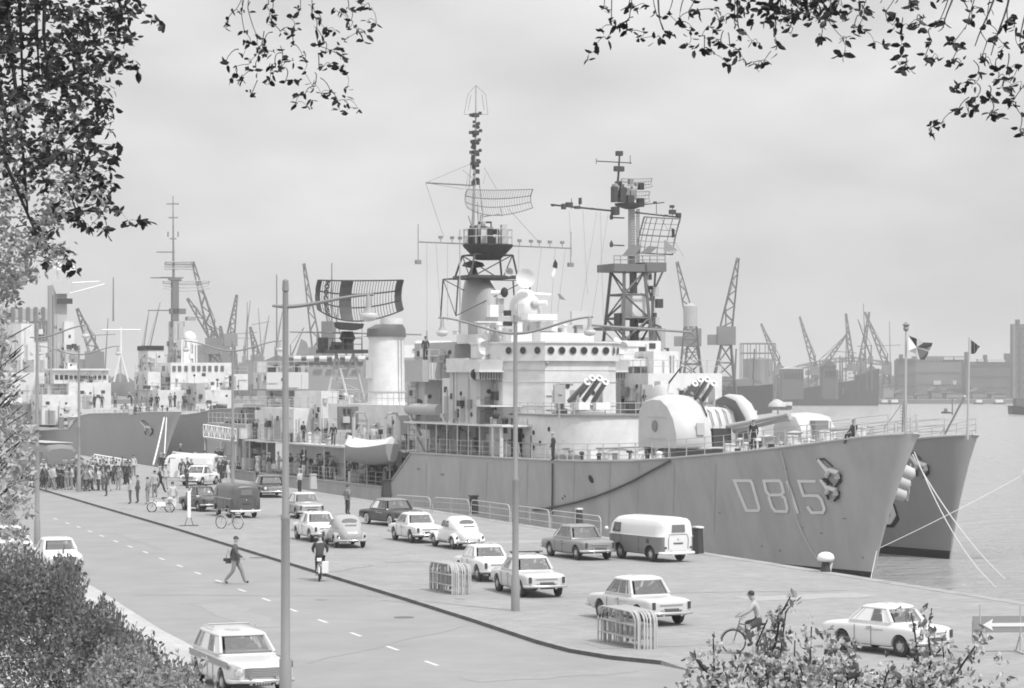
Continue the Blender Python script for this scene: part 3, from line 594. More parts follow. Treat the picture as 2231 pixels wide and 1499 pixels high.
for x, y in ((911,568),(1243,574)): e = mq(x,y); yd.box(e.x-.15,e.x+.15,e.y-.2,e.y+.2,e.z-.25,e.z+.05)
yd.build('signal_yard', MIDG, mast)
gf = MB(); gf.tube(mq(928,398), mq(1036,404), .06, n=4)
for a, c in (((928,398),(1030,355)),((928,398),(1010,412)),((928,400),(967,517)),((1055,365),(1082,412)),((1108,455),(1172,525)),((1008,370),(1032,390)),((1020,380),(1014,412)),((1058,380),(1052,400))): gf.tube(mq(*a), mq(*c), .018, n=3)
gf.build('gaff', MIDG, mast)
# open mesh air-search aerials
def mesh_aerial(sh, x, l, r, yt, ym, yb, lip, m, parent, name='radar_antenna', bars=26, th=.03, depth=.9, panel=None):
    """curved lattice reflector between pixel columns l..r"""
    g = MB(); n_ = bars; cols = []
    for i in range(n_+1):
        u = i/n_; px = l+(r-l)*u; bow = 1-(2*u-1)**2; dx = depth*(1-bow)
        col = []
        for v in range(7):
            w_ = v/6; y = yt + (ym-yt)*w_ if True else 0; yb_ = ym + (yb-ym)*bow
            y = yt + (yb_-yt)*w_; p = sh.Q(px, y, x); p.x -= dx + depth*.5*(2*w_-1)**2; col.append(p)
        cols.append(col); g.path(col, th*.7 if 0 < i < n_ else th*2.2, n=3)
    for v in (0, 2, 4, 6): g.path([c_[v] for c_ in cols], th*1.5, n=4)
    o = g.build(name, m, parent)
    return o, cols
ra, cols = mesh_aerial(S1, 53.6, 1003, 1145, 415, 455, 470, 0, mat(.20,.5), mast, bars=30, th=.022)
MB().tube(mq(1090,452), mq(1094,470), .05, n=5).build('feed_horn', LG, ra)
MB().path([mq(1050,485), mq(1052,472), mq(1085,466), mq(1094,470)], .06, n=5).build('feed_arm', LG, ra)
MB().tube(mq(1048,533), mq(1048,468), .14, .1, 8).build('radar_pedestal', LG, mast, 40)
MB().tube(mq(1002,500), mq(1002,780,54), .05, n=5).build('flag_mast', LG, mast)
# signal flags hanging from the yard
def flag(sh, pts, x, m, name='signal_flag', parent=None):
    P_ = [sh.Q(*p, x) for p in pts]; g = MB(); n_ = len(P_); g.add(P_+[p+Vector((.015,0,0)) for p in P_], [tuple(range(n_)), tuple(range(2*n_-1,n_-1,-1))]+[(i,(i+1)%n_,n_+(i+1)%n_,n_+i) for i in range(n_)])
    return g.build(name, m, parent or sh.root)
flag(S1, [(1210,565),(1215,574),(1214,585),(1204,582),(1206,572)], 53.5, BLK, parent=mast)
flag(S1, [(1208,583),(1211,592),(1206,605),(1201,597)], 53.5, WHITE, parent=mast)
flag(S1, [(1215,640),(1220,640),(1233,654),(1220,652)], 53.5, MIDG, parent=mast)
# wires from the yards down
for a, c in (((930,530),(930,740)),((950,530),(962,720)),((975,531),(975,700)),((1130,536),(1130,600)),((1180,538),(1168,640)),((1210,539),(1200,690)),((1232,541),(1215,680))): MB().tube(mq(*a), mq(*c), .014, n=3).build('halyard', MIDG, mast)
# aft: sponson, cylinders, boat deck, second funnel
S1.bx('midship_house', SHIPW, 57, 90, -3.6, 3.3, -.1, 2.55); S1.bx('upper_deck', SHIPW, 56.5, 96, -5.3, 5.3, 2.56, 2.68)
S1.bx('funnel_deckhouse', SHIPW, 57.5, 80.5, -2.9, 2.9, 2.68, 5.95)
sp = S1.pb('sponson', mat(.5,.5), 54.2, 1.8, 934, 982, 790, 826); S1.pb('sponson_side', SHIPG, 54.25, 3.5, 920, 934, 784, 832, sp)
S1.pb('sponson_support', SHIPG, 55, 3, 925, 985, 828, 935)
MB().tube((50.4,4.9,5.75), (56.6,4.9,5.75), .42, .42, 14).build('steel_buoy', SHIPG, S1.root, 40)
lb = MB()
for t in (4.6, 5.2): lb.tube((56.0,t,2.7), (56.0,t,7.6), .03, n=4)
for k in range(12): lb.tube((56.0,4.6,3+k*.4), (56.0,5.2,3+k*.4), .02, n=3)
lb.build('ladder', MIDG, S1.root)
f2 = MB().lathe([(1.62,5.95),(1.62,6.1),(1.5,6.12),(1.42,11.15),(1.5,11.2),(1.5,11.35)], (74.6,0,0), n=26).build('after_funnel', SHIPW, S1.root, 30)
MB().loft([MB().ring((74.6,0,11.35),(0,0,1),1.62,22), MB().ring((74.5,.05,12.0),(0,0,1),1.55,22), MB().ring((74.2,-.1,12.35),(0,0,1),1.1,22)]).build('funnel_cowl', mat(.12,.6), f2, 40)
MB().lathe([(.95,12.3),(.95,12.85),(.8,12.85),(.8,12.4)], (74.4,-.4,0), n=18).build('funnel_pipe', SHIPW, f2, 40)
for a in (200, 214): MB().tube((74.6+1.5*math.cos(R(a)),1.5*math.sin(R(a)),6.1), (74.6+1.46*math.cos(R(a)),1.46*math.sin(R(a)),11.1), .03, n=4).build('funnel_ladder', MIDG, f2)
MB().lathe([(1.56,6.9),(1.58,6.95),(1.56,7.0)], (74.6,0,0), n=26).build('funnel_band', LG, f2, 30)
MB().box(74.2, 74.9, 1.35, 1.9, 8.0, 9.5).build('funnel_locker', SHIPG, f2)
# after radar tower
aq = lambda x, y, s_=84.0: S1.Q(x, y, s_)
tw = MB(); apex = [aq(733,770), aq(770,770)]
for (xb, yb, dx), k in (((712,872,0),0),((745,872,-1.5),0),((748,872,1.5),1),((793,872,0),1)): pb_ = aq(xb,yb); pb_.x += dx; tw.tube(pb_, apex[k], .13, .09, 7)
for y in (800,825,850):
    u = (872-y)/102; xl = 712+21*u; xr = 793-23*u; tw.tube(aq(xl,y), aq(xr,y), .05, n=4); tw.tube(aq(xl,y), aq(xr,y+25), .04, n=4)
tower = tw.build('radar_tower', mat(.45,.5), S1.root, 40)
MB().box(82.6, 85.4, aq(790,0).y, aq(700,0).y, aq(757,770).z, aq(757,762).z).build('tower_platform', DARK, tower)
tr = MB()
for x in (703,725,748,770,788): tr.tube(aq(x,763,82.7), aq(x,736,82.7), .035, n=4)
for y in (750,737): tr.tube(aq(703,y,82.7), aq(788,y,82.7), .03, n=4)
tr.build('tower_railing', DARK, tower)
for a in ((738,766,725,766),(729,745,750,766),(755,735,768,764),(700,735,715,766)): S1.pb('tower_equipment', BLK, 83.5, .9, min(a[0],a[2]), max(a[0],a[2]), min(a[1],a[3])-(12 if a[1]==a[3] else 0), max(a[1],a[3]), tower)
MB().lathe([(.55,aq(757,762).z),(.45,aq(757,745).z),(.7,aq(757,738).z),(.45,aq(757,722).z)], (84,aq(757,0).y,0), n=14).build('turntable', BLK, tower, 30)
ya = MB().tube(aq(632,723), aq(918,729), .07, n=5).build('signal_yard', MIDG, tower)
la, lc = mesh_aerial(S1, 84.2, 678, 862, 612, 676, 700, 0, mat(.05,.6), tower, bars=34, th=.04, depth=1.2)
cp_ = MB(); cl = lc[11:17]
for i in range(len(cl)-1):
    for v in range(6): cp_.add([cl[i][v]+Vector((-.08,0,0)), cl[i+1][v]+Vector((-.08,0,0)), cl[i+1][v+1]+Vector((-.08,0,0)), cl[i][v+1]+Vector((-.08,0,0))], [(0,1,2,3)])
cp_.build('reflector_panel', mat(.06,.6), la)
for i0, i1 in ((0,2),(32,34)):
    e = MB()
    for i in range(i0, i1):
        for v in range(6): e.add([lc[i][v], lc[i+1][v], lc[i+1][v+1], lc[i][v+1]], [(0,1,2,3)])
    e.build('end_panel', mat(.05,.6), la)
cr_ = MB()
for v in range(6):
    for i in (4,): cr_.tube(lc[i][v], lc[i+2][v+1], .07, n=4); cr_.tube(lc[i+2][v], lc[i][v+1], .07, n=4)
cr_.build('brace', mat(.05,.6), la)
fh = MB(); fh.loft([[aq(728,702),aq(783,706),aq(780,716),aq(765,720),aq(738,718),aq(729,712)], [p+Vector((-1.2,0,0)) for p in (aq(728,702),aq(783,706),aq(780,716),aq(765,720),aq(738,718),aq(729,712))]])
fh.build('feed_box', BLK, la)
# after superstructure
for nm, m, x, dep, a, c, y0, y1 in (('after_house', SHIPW, 84, 9, 640, 700, 890, 962), ('awning', mat(.17,.8), 70.5, .25, 737, 781, 886, 936), ('awning_fold', mat(.12,.8), 70.35, .1, 753, 757, 890, 936), ('awning_fold', mat(.12,.8), 70.35, .1, 764, 768, 890, 936), ('canvas_cover', WHITE, 88, .6, 645, 700, 895, 935), ('hatch', mat(.45,.5), 60, 1, 872, 893, 905, 950), ('generator_room', SHIPW, 82, 7, 700, 738, 852, 960), ('grating', BLK, 90, .4, 655, 702, 864, 892),
      ('director_platform', mat(.55,.5), 98, 4, 581, 672, 811, 848), ('platform_stem', SHIPG, 99.5, 3, 600, 655, 848, 890), ('after_control', SHIPW, 94, 4, 585, 640, 895, 965), ('quarterdeck_house', mat(.35,.6), 98, 12, 535, 600, 925, 1010), ('stern_platform', SHIPW, 103, 3, 528, 592, 880, 886), ('stern_house', MIDG, 104, 4, 540, 580, 888, 935), ('mount', SHIPG, 97, 2, 655, 690, 852, 868), ('platform_edge', MIDG, 97.9, 4.2, 580, 673, 848, 851)):
    S1.pb(nm, m, x, dep, a, c, y0, y1)
clutter(S1, 26, (80,98), (-3,4.8), 2.7, seed=12, size=(.3,1.2)); clutter(S1, 12, (98,102), (-2,2), 8.5, seed=14, size=(.3,.8), ms=[DARK,SHIPG,MIDG]); clutter(S1, 14, (80,90), (-2.5,2.8), 5.95, seed=15)
clutter(S1, 26, (60,106), (3.6,5.2), 0, seed=16, size=(.3,1.4), ms=[DARK,MIDG,SHIPW]); clutter(S1, 14, (59,79), (2.9,4.9), 2.7, seed=17, size=(.3,1.1)); clutter(S1, 10, (98,110), (0,4), 0, seed=18, size=(.4,1.6))
ru = MB()
for x in [56.5+1.6*k for k in range(25)]: ru.tube((x,5.2,2.68), (x,5.2,3.75), .03, n=4)
for h in (3.05,3.4,3.75): ru.tube((56.5,5.2,h), (95,5.2,h), .018, n=3)
ru.build('deck_railing', LG, S1.root)
for x in range(60, 96, 5): MB().tube((x,5.15,-.05), (x,5.15,2.56), .06, n=6).build('pillar', SHIPW, S1.root, 40)
for x in (61,66,72,79,85): MB().box(x,x+1.2,3.3,3.36,0,2.0).build('opening', BLK, S1.root)
# turret with twin guns on the forecastle
tx, tt = 19.3, .15
base = MB().lathe([(2.3,2.7),(2.3,3.75),(2.5,3.8)], (tx,tt,0), n=24).build('gun_turret', MIDG, S1.root, 30)
def tur_prof(w0, w1, parent, nm, back=2.9, h=3.45, front=2.6):
    rs = []
    for t in [w0+(w1-w0)*k/6 for k in range(7)]:
        e = abs((t-(w0+w1)/2)/((w1-w0)/2)); hh = h*(1-.10*e**3); fr_ = front*(1-.12*e**3); L = []
        for x, z in ((back*.98,0),(back,.5),(back*.98,hh*.7),(back*.8,hh*.93),(back*.35,hh),(-fr_*.05,hh*.985),(-fr_*.45,hh*.85),(-fr_*.78,hh*.6),(-fr_*.95,hh*.32),(-fr_,.1),(-fr_*.96,0)): L.append((tx+x, tt+t, 3.8+z))
        rs.append(L)
    return MB().loft(rs).build(nm, mat(.52,.5,var=.08,scale=.8), parent, 60)
tur_prof(.55, 2.9, base, 'turret_shield', h=3.2); rt = tur_prof(-2.9, -1.95, base, 'turret_shield', h=3.2)
tur_prof(-1.95, .55, base, 'gun_cradle', h=2.45, front=1.2)
MB().prism([(tx+2.4,4.2),(tx+1.9,6.6),(tx+.9,6.9),(tx-.6,6.6),(tx-1.8,5.6),(tx-2.3,4.3)], tt-1.95, tt-1.91, 'y').build('inner_side', mat(.13,.6), rt)  # dark panel added to paint the shade on the inner face
for k in range(5): MB().path([(tx+1.6-k*.1,tt+.3-k*.5,5.9),(tx+.4,tt+.3-k*.5,6.3),(tx-.7,tt+.3-k*.5,5.9),(tx-1.15,tt+.3-k*.5,5.1)], .035, n=4).build('cradle_rib', MIDG, base)
MB().path([(tx-1.9,tt+.62,4.3),(tx-1.7,tt+.62,5.8),(tx-.8,tt+.62,6.75),(tx+.6,tt+.62,7.0)], .06, n=5).build('edge_strip', DARK, base)
for z_ in (4.3,5.6): MB().box(tx-.9, tx+1.6, tt+2.88, tt+2.93, z_, z_+.05).build('hand_rail', LG, base)
MB().prism([(tx-2.62,4.6),(tx-2.55,5.3),(tx-2.45,5.3),(tx-2.45,4.6)], tt+1.2, tt+1.7, 'y').build('hatch', LG, base)
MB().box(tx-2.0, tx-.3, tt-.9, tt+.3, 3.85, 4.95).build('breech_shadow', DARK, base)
for px0, py0, px1, py1 in ((1585,930,1712,904),(1600,938,1716,912)):
    a = S1.Q(px0,py0,17.6); c = S1.Q(px1,py1,13.2); bb = MB().path([a, a.lerp(c,.3), c], .19, .11, 10).build('barrel', SHIPG, base, 40)
    MB().lathe([(.13,0),(.17,.02),(.17,.25),(.12,.27)], c, c-a, 10).build('muzzle', SHIPG, bb, 40)
hood = MB().loft([[ (tx+2.0+1.0*math.cos(R(a))*k, 2.55-w_, 5.2+z) for a in range(0,360,30)] for k, w_, z in ((1,0,0),)] ) if False else None
hd = MB(); rs = []
for z, r_ in ((5.0,1.45),(6.2,1.25),(6.9,.95),(7.3,.6),(7.52,.3),(7.58,.05)): rs.append([(tx+1.7+r_*1.2*math.cos(R(a)), tt+2.1+r_*.55*math.sin(R(a)), z) for a in range(0,360,24)])
hd.loft(rs).build('sight_hood', mat(.42,.5), base, 60)
MB().lathe([(.35,-.02),(.35,.04)], (tx+.6, tt+2.93, 5.1), (0,1,0), 14).build('turret_door', MIDG, base)
MB().lathe([(2.95,3.78),(2.95,3.86)], (tx,tt,0), n=28).build('turret_ring', SHIPW, base)
# forecastle: breakwater, bollards, windlass, reels
for x, t in ((12,2.2),(9.5,-1.6),(6.5,1.2),(4,.6),(2.2,-.6),(14.5,-2.6),(26,3.6),(24.5,4.0)):
    z = lerp_t(dz1, x)-.02; g = MB()
    for d in (-.3,.3): g.lathe([(.16,0),(.14,.45),(.2,.5),(.2,.58)], (x+d,t,z), n=8)
    g.build('bollard', SHIPW, S1.root, 40)
for x, t in ((7.8,.3),(10.6,.5)): MB().lathe([(.6,0),(.45,.15),(.3,.3),(.35,.75),(.5,.85),(.05,.95)], (x,t,lerp_t(dz1,x)-.02), n=14).build('capstan', LG, S1.root, 50)
clutter(S1, 26, (-1,16), (-2.4,1.6), 3.95, seed=21, size=(.15,.45), ms=[WHITE,DARK,LG]); clutter(S1, 12, (24,31), (-4,4.6), 2.8, seed=22, size=(.25,.6), ms=[WHITE,DARK,MIDG])
for x, t in ((28.3,4.4),(30.0,4.6)): MB().tube((x,t,2.85), (x+.7,t,3.0), .3, .3, 12).build('hose_reel', MIDG, S1.root, 40)
MB().path([(x, 5.9-abs(x)*0, 3.6) for x in (0,1)], .01) if False else None
js = flagpole_jack(S1, (1972,950), (1974,722), -3.0)
MB().lathe([(.05,0),(.16,.1),(.12,.25),(.2,.35),(.04,.5)], S1.Q(1974,722,-3.0), n=10).build('jackstaff_top', MIDG, js, 40)
st_ = MB()
for a in ((1925,935),(1993,940)): st_.tube(S1.Q(a[0],a[1],-2.0 if a[0] < 1950 else -3.6), S1.Q(1973,868,-3.0), .03, n=4)
st_.build('jackstaff_stay', LG, js)
lad = MB(); lad.tube(S1.Q(1966,950,-3.0), S1.Q(1968,880,-3.0), .04, n=4)
for k in range(6): lad.box(*[v for v in (S1.Q(1967,900+k*8,-3.0).x-.05, S1.Q(1967,900+k*8,-3.0).x+.05, S1.Q(1970,0,-3.0).y, S1.Q(1963,0,-3.0).y, S1.Q(0,900+k*8,-3.0).z, S1.Q(0,898+k*8,-3.0).z)])
lad.build('chain_block', MIDG, js)
def wavy(pts, x, m, nm, sh, parent):   # flag cloth polygon fanned round its centre, gently folded
    return flag(sh, pts, x, m, nm, parent)
jc = thing('naval_jack', 'Dutch naval jack with radiating dark and white wedges flying from the jackstaff', 'flag', (0,0,0)); jc.parent = None
def world_flag(parent, pts, D, m, nm):
    P_ = []
    for i, (px, py) in enumerate(pts): p = P(px, py, D+.12*math.sin(px*.25)); P_.append(p)
    g = MB(); n_ = len(P_); g.add(P_+[p+Vector((0,.015,0)) for p in P_], [tuple(range(n_)), tuple(range(2*n_-1,n_-1,-1))]+[(i,(i+1)%n_,n_+(i+1)%n_,n_+i) for i in range(n_)])
    return g.build(nm, m, parent)
ctr = (1997,757)
for pts, m in (([(1979,731),(1997.5,738),ctr],BLK), ([(1979,731),ctr,(1980,764)],WHITE), ([ctr,(1997.5,738),(2013,746)],mat(.5,.7)), ([ctr,(2013,746),(2032,747),(2029,756),(2020,757.5)],mat(.04,.7)),
               ([ctr,(2020,757.5),(2029,757),(2023,766)],mat(.5,.7)), ([ctr,(2023,766),(2022,772),(2014,784),(2004,783)],mat(.11,.7)), ([ctr,(2004,783),(1999,782),(1993,770)],WHITE), ([ctr,(1993,770),(1980,764)],mat(.42,.7))):
    world_flag(jc, pts, S1.root.location.y-2.8, m, 'flag_wedge')
# ship's boat hanging in davits
def boat(parent, p0, p1, w_, h, m, cover):
    p0, p1 = Vector(p0), Vector(p1); d = p1-p0; L = d.length; d.normalize(); s_ = Vector((-d.y,d.x,0)); rs = []
    for k in range(9):
        u = k/8; ww = w_*math.sin(math.pi*min(.98,max(.03,.08+u*.9)))**.6; c = p0+d*(L*u); sh_ = .25*(2*u-1)**2*h
        rs.append([c+s_*(ww*a)+Vector((0,0,z*h+sh_)) for a, z in ((-1,1),(-.92,.5),(-.5,.1),(0,0),(.5,.1),(.92,.5),(1,1))])
    b_ = MB().loft(rs).build('ship_boat', m, parent, 50)
    MB().loft([[r[0]+Vector((0,0,.0)), (r[0]+r[-1])/2+Vector((0,0,.55)), r[-1]] for r in rs]).build('boat_cover', cover, b_, 30)
    return b_
boat(S1.root, (57.2,6.0,1.5), (66.8,6.0,1.45), 1.2, 1.35, mat(.32,.5), WHITE)
for x in (58.4, 65.4): MB().path([(x,4.9,2.7),(x,4.9,4.8),(x,5.2,5.4),(x,5.9,5.4),(x,6.1,5.0),(x,6.1,2.9)], .1, n=6).build('davit', LG, S1.root, 50)
for px, py in ((893,905),(903,945)): MB().tube(S1.Q(px,py,56.6), S1.Q(px+22,py+45,56.2), .14, .18, 8).build('davit_arm', WHITE, S1.root, 40)
# mooring lines and hanging lines (things of their own)
def rope(label, pts, r_, m, sag=0.0, group=None, n_=24, cat='rope'):
    out_ = [];
    a, c = Vector(pts[0]), Vector(pts[-1])
    if len(pts) == 2:
        for i in range(n_+1): u = i/n_; p = a.lerp(c, u); p.z -= sag*4*u*(1-u); out_.append(p)
    else: out_ = pts
    o = MB().path(out_, r_, n=5).build('mooring_rope', m, None, 60); return tag(o, label, cat, group)
def wS(sh, v): return Vector((sh.O.x+sh.a.x*v[0]+sh.b.x*v[1], sh.O.y+sh.a.y*v[0]+sh.b.y*v[1], v[2]))
hw = [S1.surf(x, y, .12) for x, y in ((1462,1004),(1445,1014),(1415,1030),(1380,1049),(1340,1067),(1300,1082),(1260,1094),(1220,1103),(1190,1108),(1165,1111))]
tag(MB().path([wS(S1, v) for v in hw] , .07, n=6).build('mooring_rope', ROPED, None, 60), 'thick dark hawser sagging along the hull from the turret down to the quay', 'rope')
tag(MB().path([wS(S1, S1.surf(x, y, .1)) for x, y in ((1206,1010),(1206,1060),(1205,1120))], .06, n=5).build('mooring_rope', ROPED, None, 60), 'thin dark line hanging straight down the side amidships', 'rope')
ha = [wS(S1, S1.surf(x, y, .1)) for x, y in ((1705,985),(1712,1015),(1722,1060),(1730,1100),(1740,1135),(1752,1165),(1768,1195),(1784,1218))]
tag(MB().path(ha+[G(1799,1243)+Vector((0,0,.5))], .035, n=5).build('mooring_rope', ROPE, None, 60), 'pale rope hanging from the bow to the white capped bollard', 'rope')
# ---------------------------------------------------------------- second destroyer outboard
k_ = 10.7
S2 = Ship('destroyer', 'darker destroyer lying outboard, its bow beyond the D815 hull', 'warship', (2.46*k_, 14.175*k_), 23.2, deckT, wlT, [(0,4.6),(5,4.05),(8,3.75),(12,3.4),(16,3.15),(20,2.95),(30,2.75),(53.5,2.64),(58.6,-.06),(112,-.1)], 2.0, 'destroyers moored side by side', 112)
S2.brk = (53.5, 58.6)
S2.hull(mat(.29,.5,var=.08,scale=.35,stretch=(1,1,.35),key='hull2'), mat(.018,.6), lip=mat(.2,.8,var=.1,scale=1))
S2.rail(-3, 50, 1.9)
o2 = (1671, 880)
S2.decal('number_shadow', BLK, [cp([(1005,885),(1100,885),(1137,1000),(1095,1058),(1000,1052),(975,950)],*o2)], 8, [True], .03)
S2.decal('pennant_number', mat(.72,.6), [cp([(985,855),(1072,855),(1104,965),(1066,1024),(980,1018),(955,925)],*o2)], 11, [True], .06)
anchor(S2, 2005, 1012, .9)
flagpole_jack(S2, (2108,958), (2112,735), -3.2)
js2 = MB(); js2.tube(S2.Q(2050,962,2.0), S2.Q(2102,863,-2.6), .07, n=6); js2.build('bow_boom', LG, S2.root, 40)
jk = tag(MB().add([P(2115,740,S2.O.y-3), P(2134,754,S2.O.y-2.9), P(2122,772,S2.O.y-2.8), P(2115,768,S2.O.y-3)], [(0,1,2,3)]) or bpy.data.objects.new('naval_flag', None), None, None) if False else None
g = MB()
for k in range(6):
    x0 = 2115+k*3.3; x1 = x0+3.3; f0 = 740+(x0-2115)*.75; f1 = 740+(x1-2115)*.75; b0 = 771-max(0,(x0-2124))*1.6; b1 = 771-max(0,(x1-2124))*1.6
    g.use(mat(.07,.7) if k % 2 else mat(.13,.7)); D_ = S2.O.y-3+.1*(k % 2); g.add([P(x0,f0,S2.O.y-3+.1*((k)%2)), P(x1,f1,S2.O.y-3+.1*((k+1)%2)), P(x1,max(b1,f1+.5),S2.O.y-3+.1*((k+1)%2)), P(x0,max(b0,f0+.5),S2.O.y-3+.1*(k%2))], [(0,1,2,3)])
tag(g.build('naval_flag', None), 'small dark striped flag folded in the wind on the outboard jackstaff', 'flag')
semi2 = [(30+2.9*math.cos(R(a)), 2.9*math.sin(R(a))) for a in range(90, 271, 12)]
poly_house(S2, 'deckhouse', SHIPW, semi2+[(34,-2.9),(34,2.9)], 2.6, 5.7)
for nm, m, x, dep, a, c, y0, y1 in (('bridge_front', SHIPW, 35, 6, 1412, 1573, 813, 893), ('bridge_block', SHIPW, 37, 6, 1424, 1479, 765, 816), ('bridge_wing', SHIPW, 38, 3, 1345, 1424, 781, 799), ('wing_support', mat(.4,.6), 39, 5, 1352, 1424, 799, 905), ('wing_house', SHIPW, 40, 8, 1352, 1440, 742, 782), ('mast_house', SHIPG, 44, 3, 1405, 1450, 735, 768), ('vent_trunk', SHIPG, 43, 1.5, 1432, 1450, 715, 765), ('flag_locker', SHIPG, 33.2, .4, 1399, 1422, 838, 888), ('ready_locker', WHITE, 29.4, .4, 1575, 1590, 880, 892)):
    S2.pb(nm, m, x, dep, a, c, y0, y1)
clutter(S2, 18, (38,46), (-2,4), 9.2, seed=31, size=(.3,1.0)); clutter(S2, 14, (31,35), (2,4.5), 3, seed=32, size=(.4,1.8), ms=[SHIPW,LG,MIDG])
muz = [S2.Q(x, y, 29.0) for x, y in ((1514,836),(1526,827.5),(1541,827.5),(1555,836))]
bre = [S2.Q(x, y, 31.0) for x, y in ((1486,868),(1498,866),(1514,868),(1530,872))]
rocket_launcher(S2, (30.6,.9,5.7), muz, bre, S2.root)
aa_gun(S2, S2.Q(1450,872,32), S2.Q(1487,796,30))
g2 = MB().lathe([(1.5,2.9),(1.5,3.6)], (17.6,0,0), n=20).build('gun_turret', MIDG, S2.root, 30)
rs = []
for t, e in ((-1.5,.8),(-1.3,1),(-.4,1.05),(.4,1.05),(1.3,1),(1.5,.8)): rs.append([(17.6+x*e, t, 3.6+z*e) for x, z in ((1.7,0),(1.75,1.2),(1.2,1.85),(0,2.0),(-1.2,1.8),(-1.9,1.1),(-2.1,.1))])
MB().loft(rs).build('turret_shield', mat(.5,.45), g2, 50)
MB().lathe([(.62,0),(.55,.2),(.3,.4),(.05,.5)], S2.Q(1693,886,17.6), n=12).build('sight_cupola', LG, g2, 50)
MB().box(15.2,15.9,-.5,.5,3.7,5.2).build('gun_port', MIDG, g2)
MB().tube((15.6,0,4.5), (9.8,-.3,4.9), .12, .08, 8).build('barrel', SHIPG, g2, 40)
clutter(S2, 18, (-1,14), (-2.2,2.0), 3.65, seed=33, size=(.15,.5), ms=[WHITE,DARK,LG]); clutter(S2, 12, (19,26), (-3,4.3), 3.0, seed=34, size=(.2,.8), ms=[WHITE,LG,MIDG])
# lattice mast, pole and aerials
nq = lambda x, y, s_=42.0: S2.Q(x, y, s_)
g = MB(); a0, a1, b0, b1 = nq(1337,0).y, nq(1398,0).y, nq(1346,0).y, nq(1390,0).y
lattice(g, [(40.3,a0),(40.3,a1),(43.8,a1),(43.8,a0)], [(40.9,b0),(40.9,b1),(43.2,b1),(43.2,b0)], nq(1390,745).z, nq(1390,592).z, 3, .13, .08)
g.tube(nq(1385,745), nq(1381,590), .26, .22, 8)
for a, c in (((1400,592),(1421,655)),((1445,590),(1415,655)),((1428,592),(1421,700)),((1396,640),(1421,655)),((1421,655),(1421,745)),((1396,745),(1421,700)),((1440,745),(1421,700)),((1396,700),(1440,712))): g.tube(nq(*a), nq(*c), .085, n=5)
m2 = g.build('lattice_mast', mat(.12,.5), S2.root)
for a in ((1338,592,1410,574),(1405,592,1452,571),(1330,720,1442,712)): S2.pb('mast_platform', mat(.14,.6), 40.6, 3, a[0], a[2], a[3], a[1], m2)
pr = MB()
for x in (1338,1352,1368,1384,1400,1416,1432,1449): pr.tube(nq(x,574,40.6), nq(x,556,40.6), .035, n=4)
pr.tube(nq(1338,557,40.6), nq(1449,557,40.6), .035, n=4); pr.tube(nq(1338,566,40.6), nq(1449,566,40.6), .03, n=4); pr.build('platform_railing', MIDG, m2)
rt_ = random.Random(23)
for k in range(22):
    x, y = (rt_.uniform(1338,1400), rt_.uniform(392,445)) if k < 14 else (rt_.uniform(1390,1440), rt_.uniform(600,705)); p = nq(x, y); q_s = rt_.uniform(.08,.26)
    MB().box(p.x-.2,p.x+.2,p.y-q_s,p.y+q_s,p.z-q_s*1.2,p.z+q_s*1.5).build('mast_fitting', rt_.choice([BLK,DARK,MIDG,LG]), m2)
for x in (1370,1388,1392): MB().tube(nq(x,592), nq(x,455), .05, n=4).build('mast_cable', MIDG, m2)
for k in range(24): MB().box(*(lambda p: (p.x-.3,p.x-.26,p.y-.3,p.y+.3,p.z,p.z+.04))(nq(1378,590-k*5.6))).build('mast_rung', MIDG, m2)
pole = MB().path([nq(1376,592), nq(1376,450)], .28, .25, 10).build('pole_mast', mat(.42,.5), m2, 40)
MB().lathe([(.35,nq(1390,456).z),(1.1,nq(1390,449).z),(1.15,nq(1390,444).z),(.2,nq(1390,444).z)], (42,nq(1372,0).y,0), n=16).build('top_platform', DARK, pole, 30)
for a in ((1338,406,1346,440),(1352,408,1365,440),(1368,425,1382,444),(1338,450,1350,468)): S2.pb('mast_equipment', DARK, 41.6, .6, a[0], a[2], a[1], a[3], pole)
MB().ball(nq(1358,415), .33, 10).build('sensor_dome', BLK, pole, 50); MB().ball(nq(1342,410), .3, 10, 1.4).build('sensor_dome', MIDG, pole, 50)
tp = MB().path([nq(1343,430), nq(1347,385), nq(1350,335)], .12, .06, 6).build('topmast', DARK, pole, 40)
g = MB(); g.tube(nq(1299,351), nq(1376,355), .04, n=4); g.box(*[nq(1390,0).x-.2, nq(1390,0).x+.2, nq(1358,0).y, nq(1339,0).y, nq(1390,375).z, nq(1390,364).z]); g.box(nq(1390,0).x-.2, nq(1390,0).x+.2, nq(1355,0).y, nq(1343,0).y, nq(1390,341).z, nq(1390,331).z)
g.tube(nq(1373,338), nq(1373,358), .03, n=3); g.tube(nq(1299,345), nq(1299,358), .03, n=3); g.build('antenna_array', DARK, tp)
g = MB(); g.tube(nq(1200,446), nq(1340,460), .075, n=5); g.tube(nq(1384,463), nq(1484,474), .06, n=5); g.tube(nq(1400,446), nq(1447,441), .04, n=4)
for x, y, w_, h in ((1228,450,8,12),(1240,446,14,10),(1258,452,12,6),(1264,438,4,14),(1205,447,5,5),(1290,455,4,4),(1465,462,14,10),(1464,450,8,6),(1478,468,10,8),(1450,470,8,4),(1427,441,5,4)):
    p = nq(x, y); g.box(p.x-.15,p.x+.15,p.y-w_/58,p.y+w_/58,p.z-h/58,p.z+h/58)
for x, y0, y1 in ((1245,432,455),(1430,441,466),(1465,448,470),(1262,438,455)): g.tube(nq(x,y0), nq(x,y1), .03, n=3)
g.build('signal_yard', DARK, pole)
mesh_aerial(S2, 42.6, 1346, 1412, 390, 408, 412, 0, mat(.3,.5), pole, bars=14, th=.02, depth=.5)
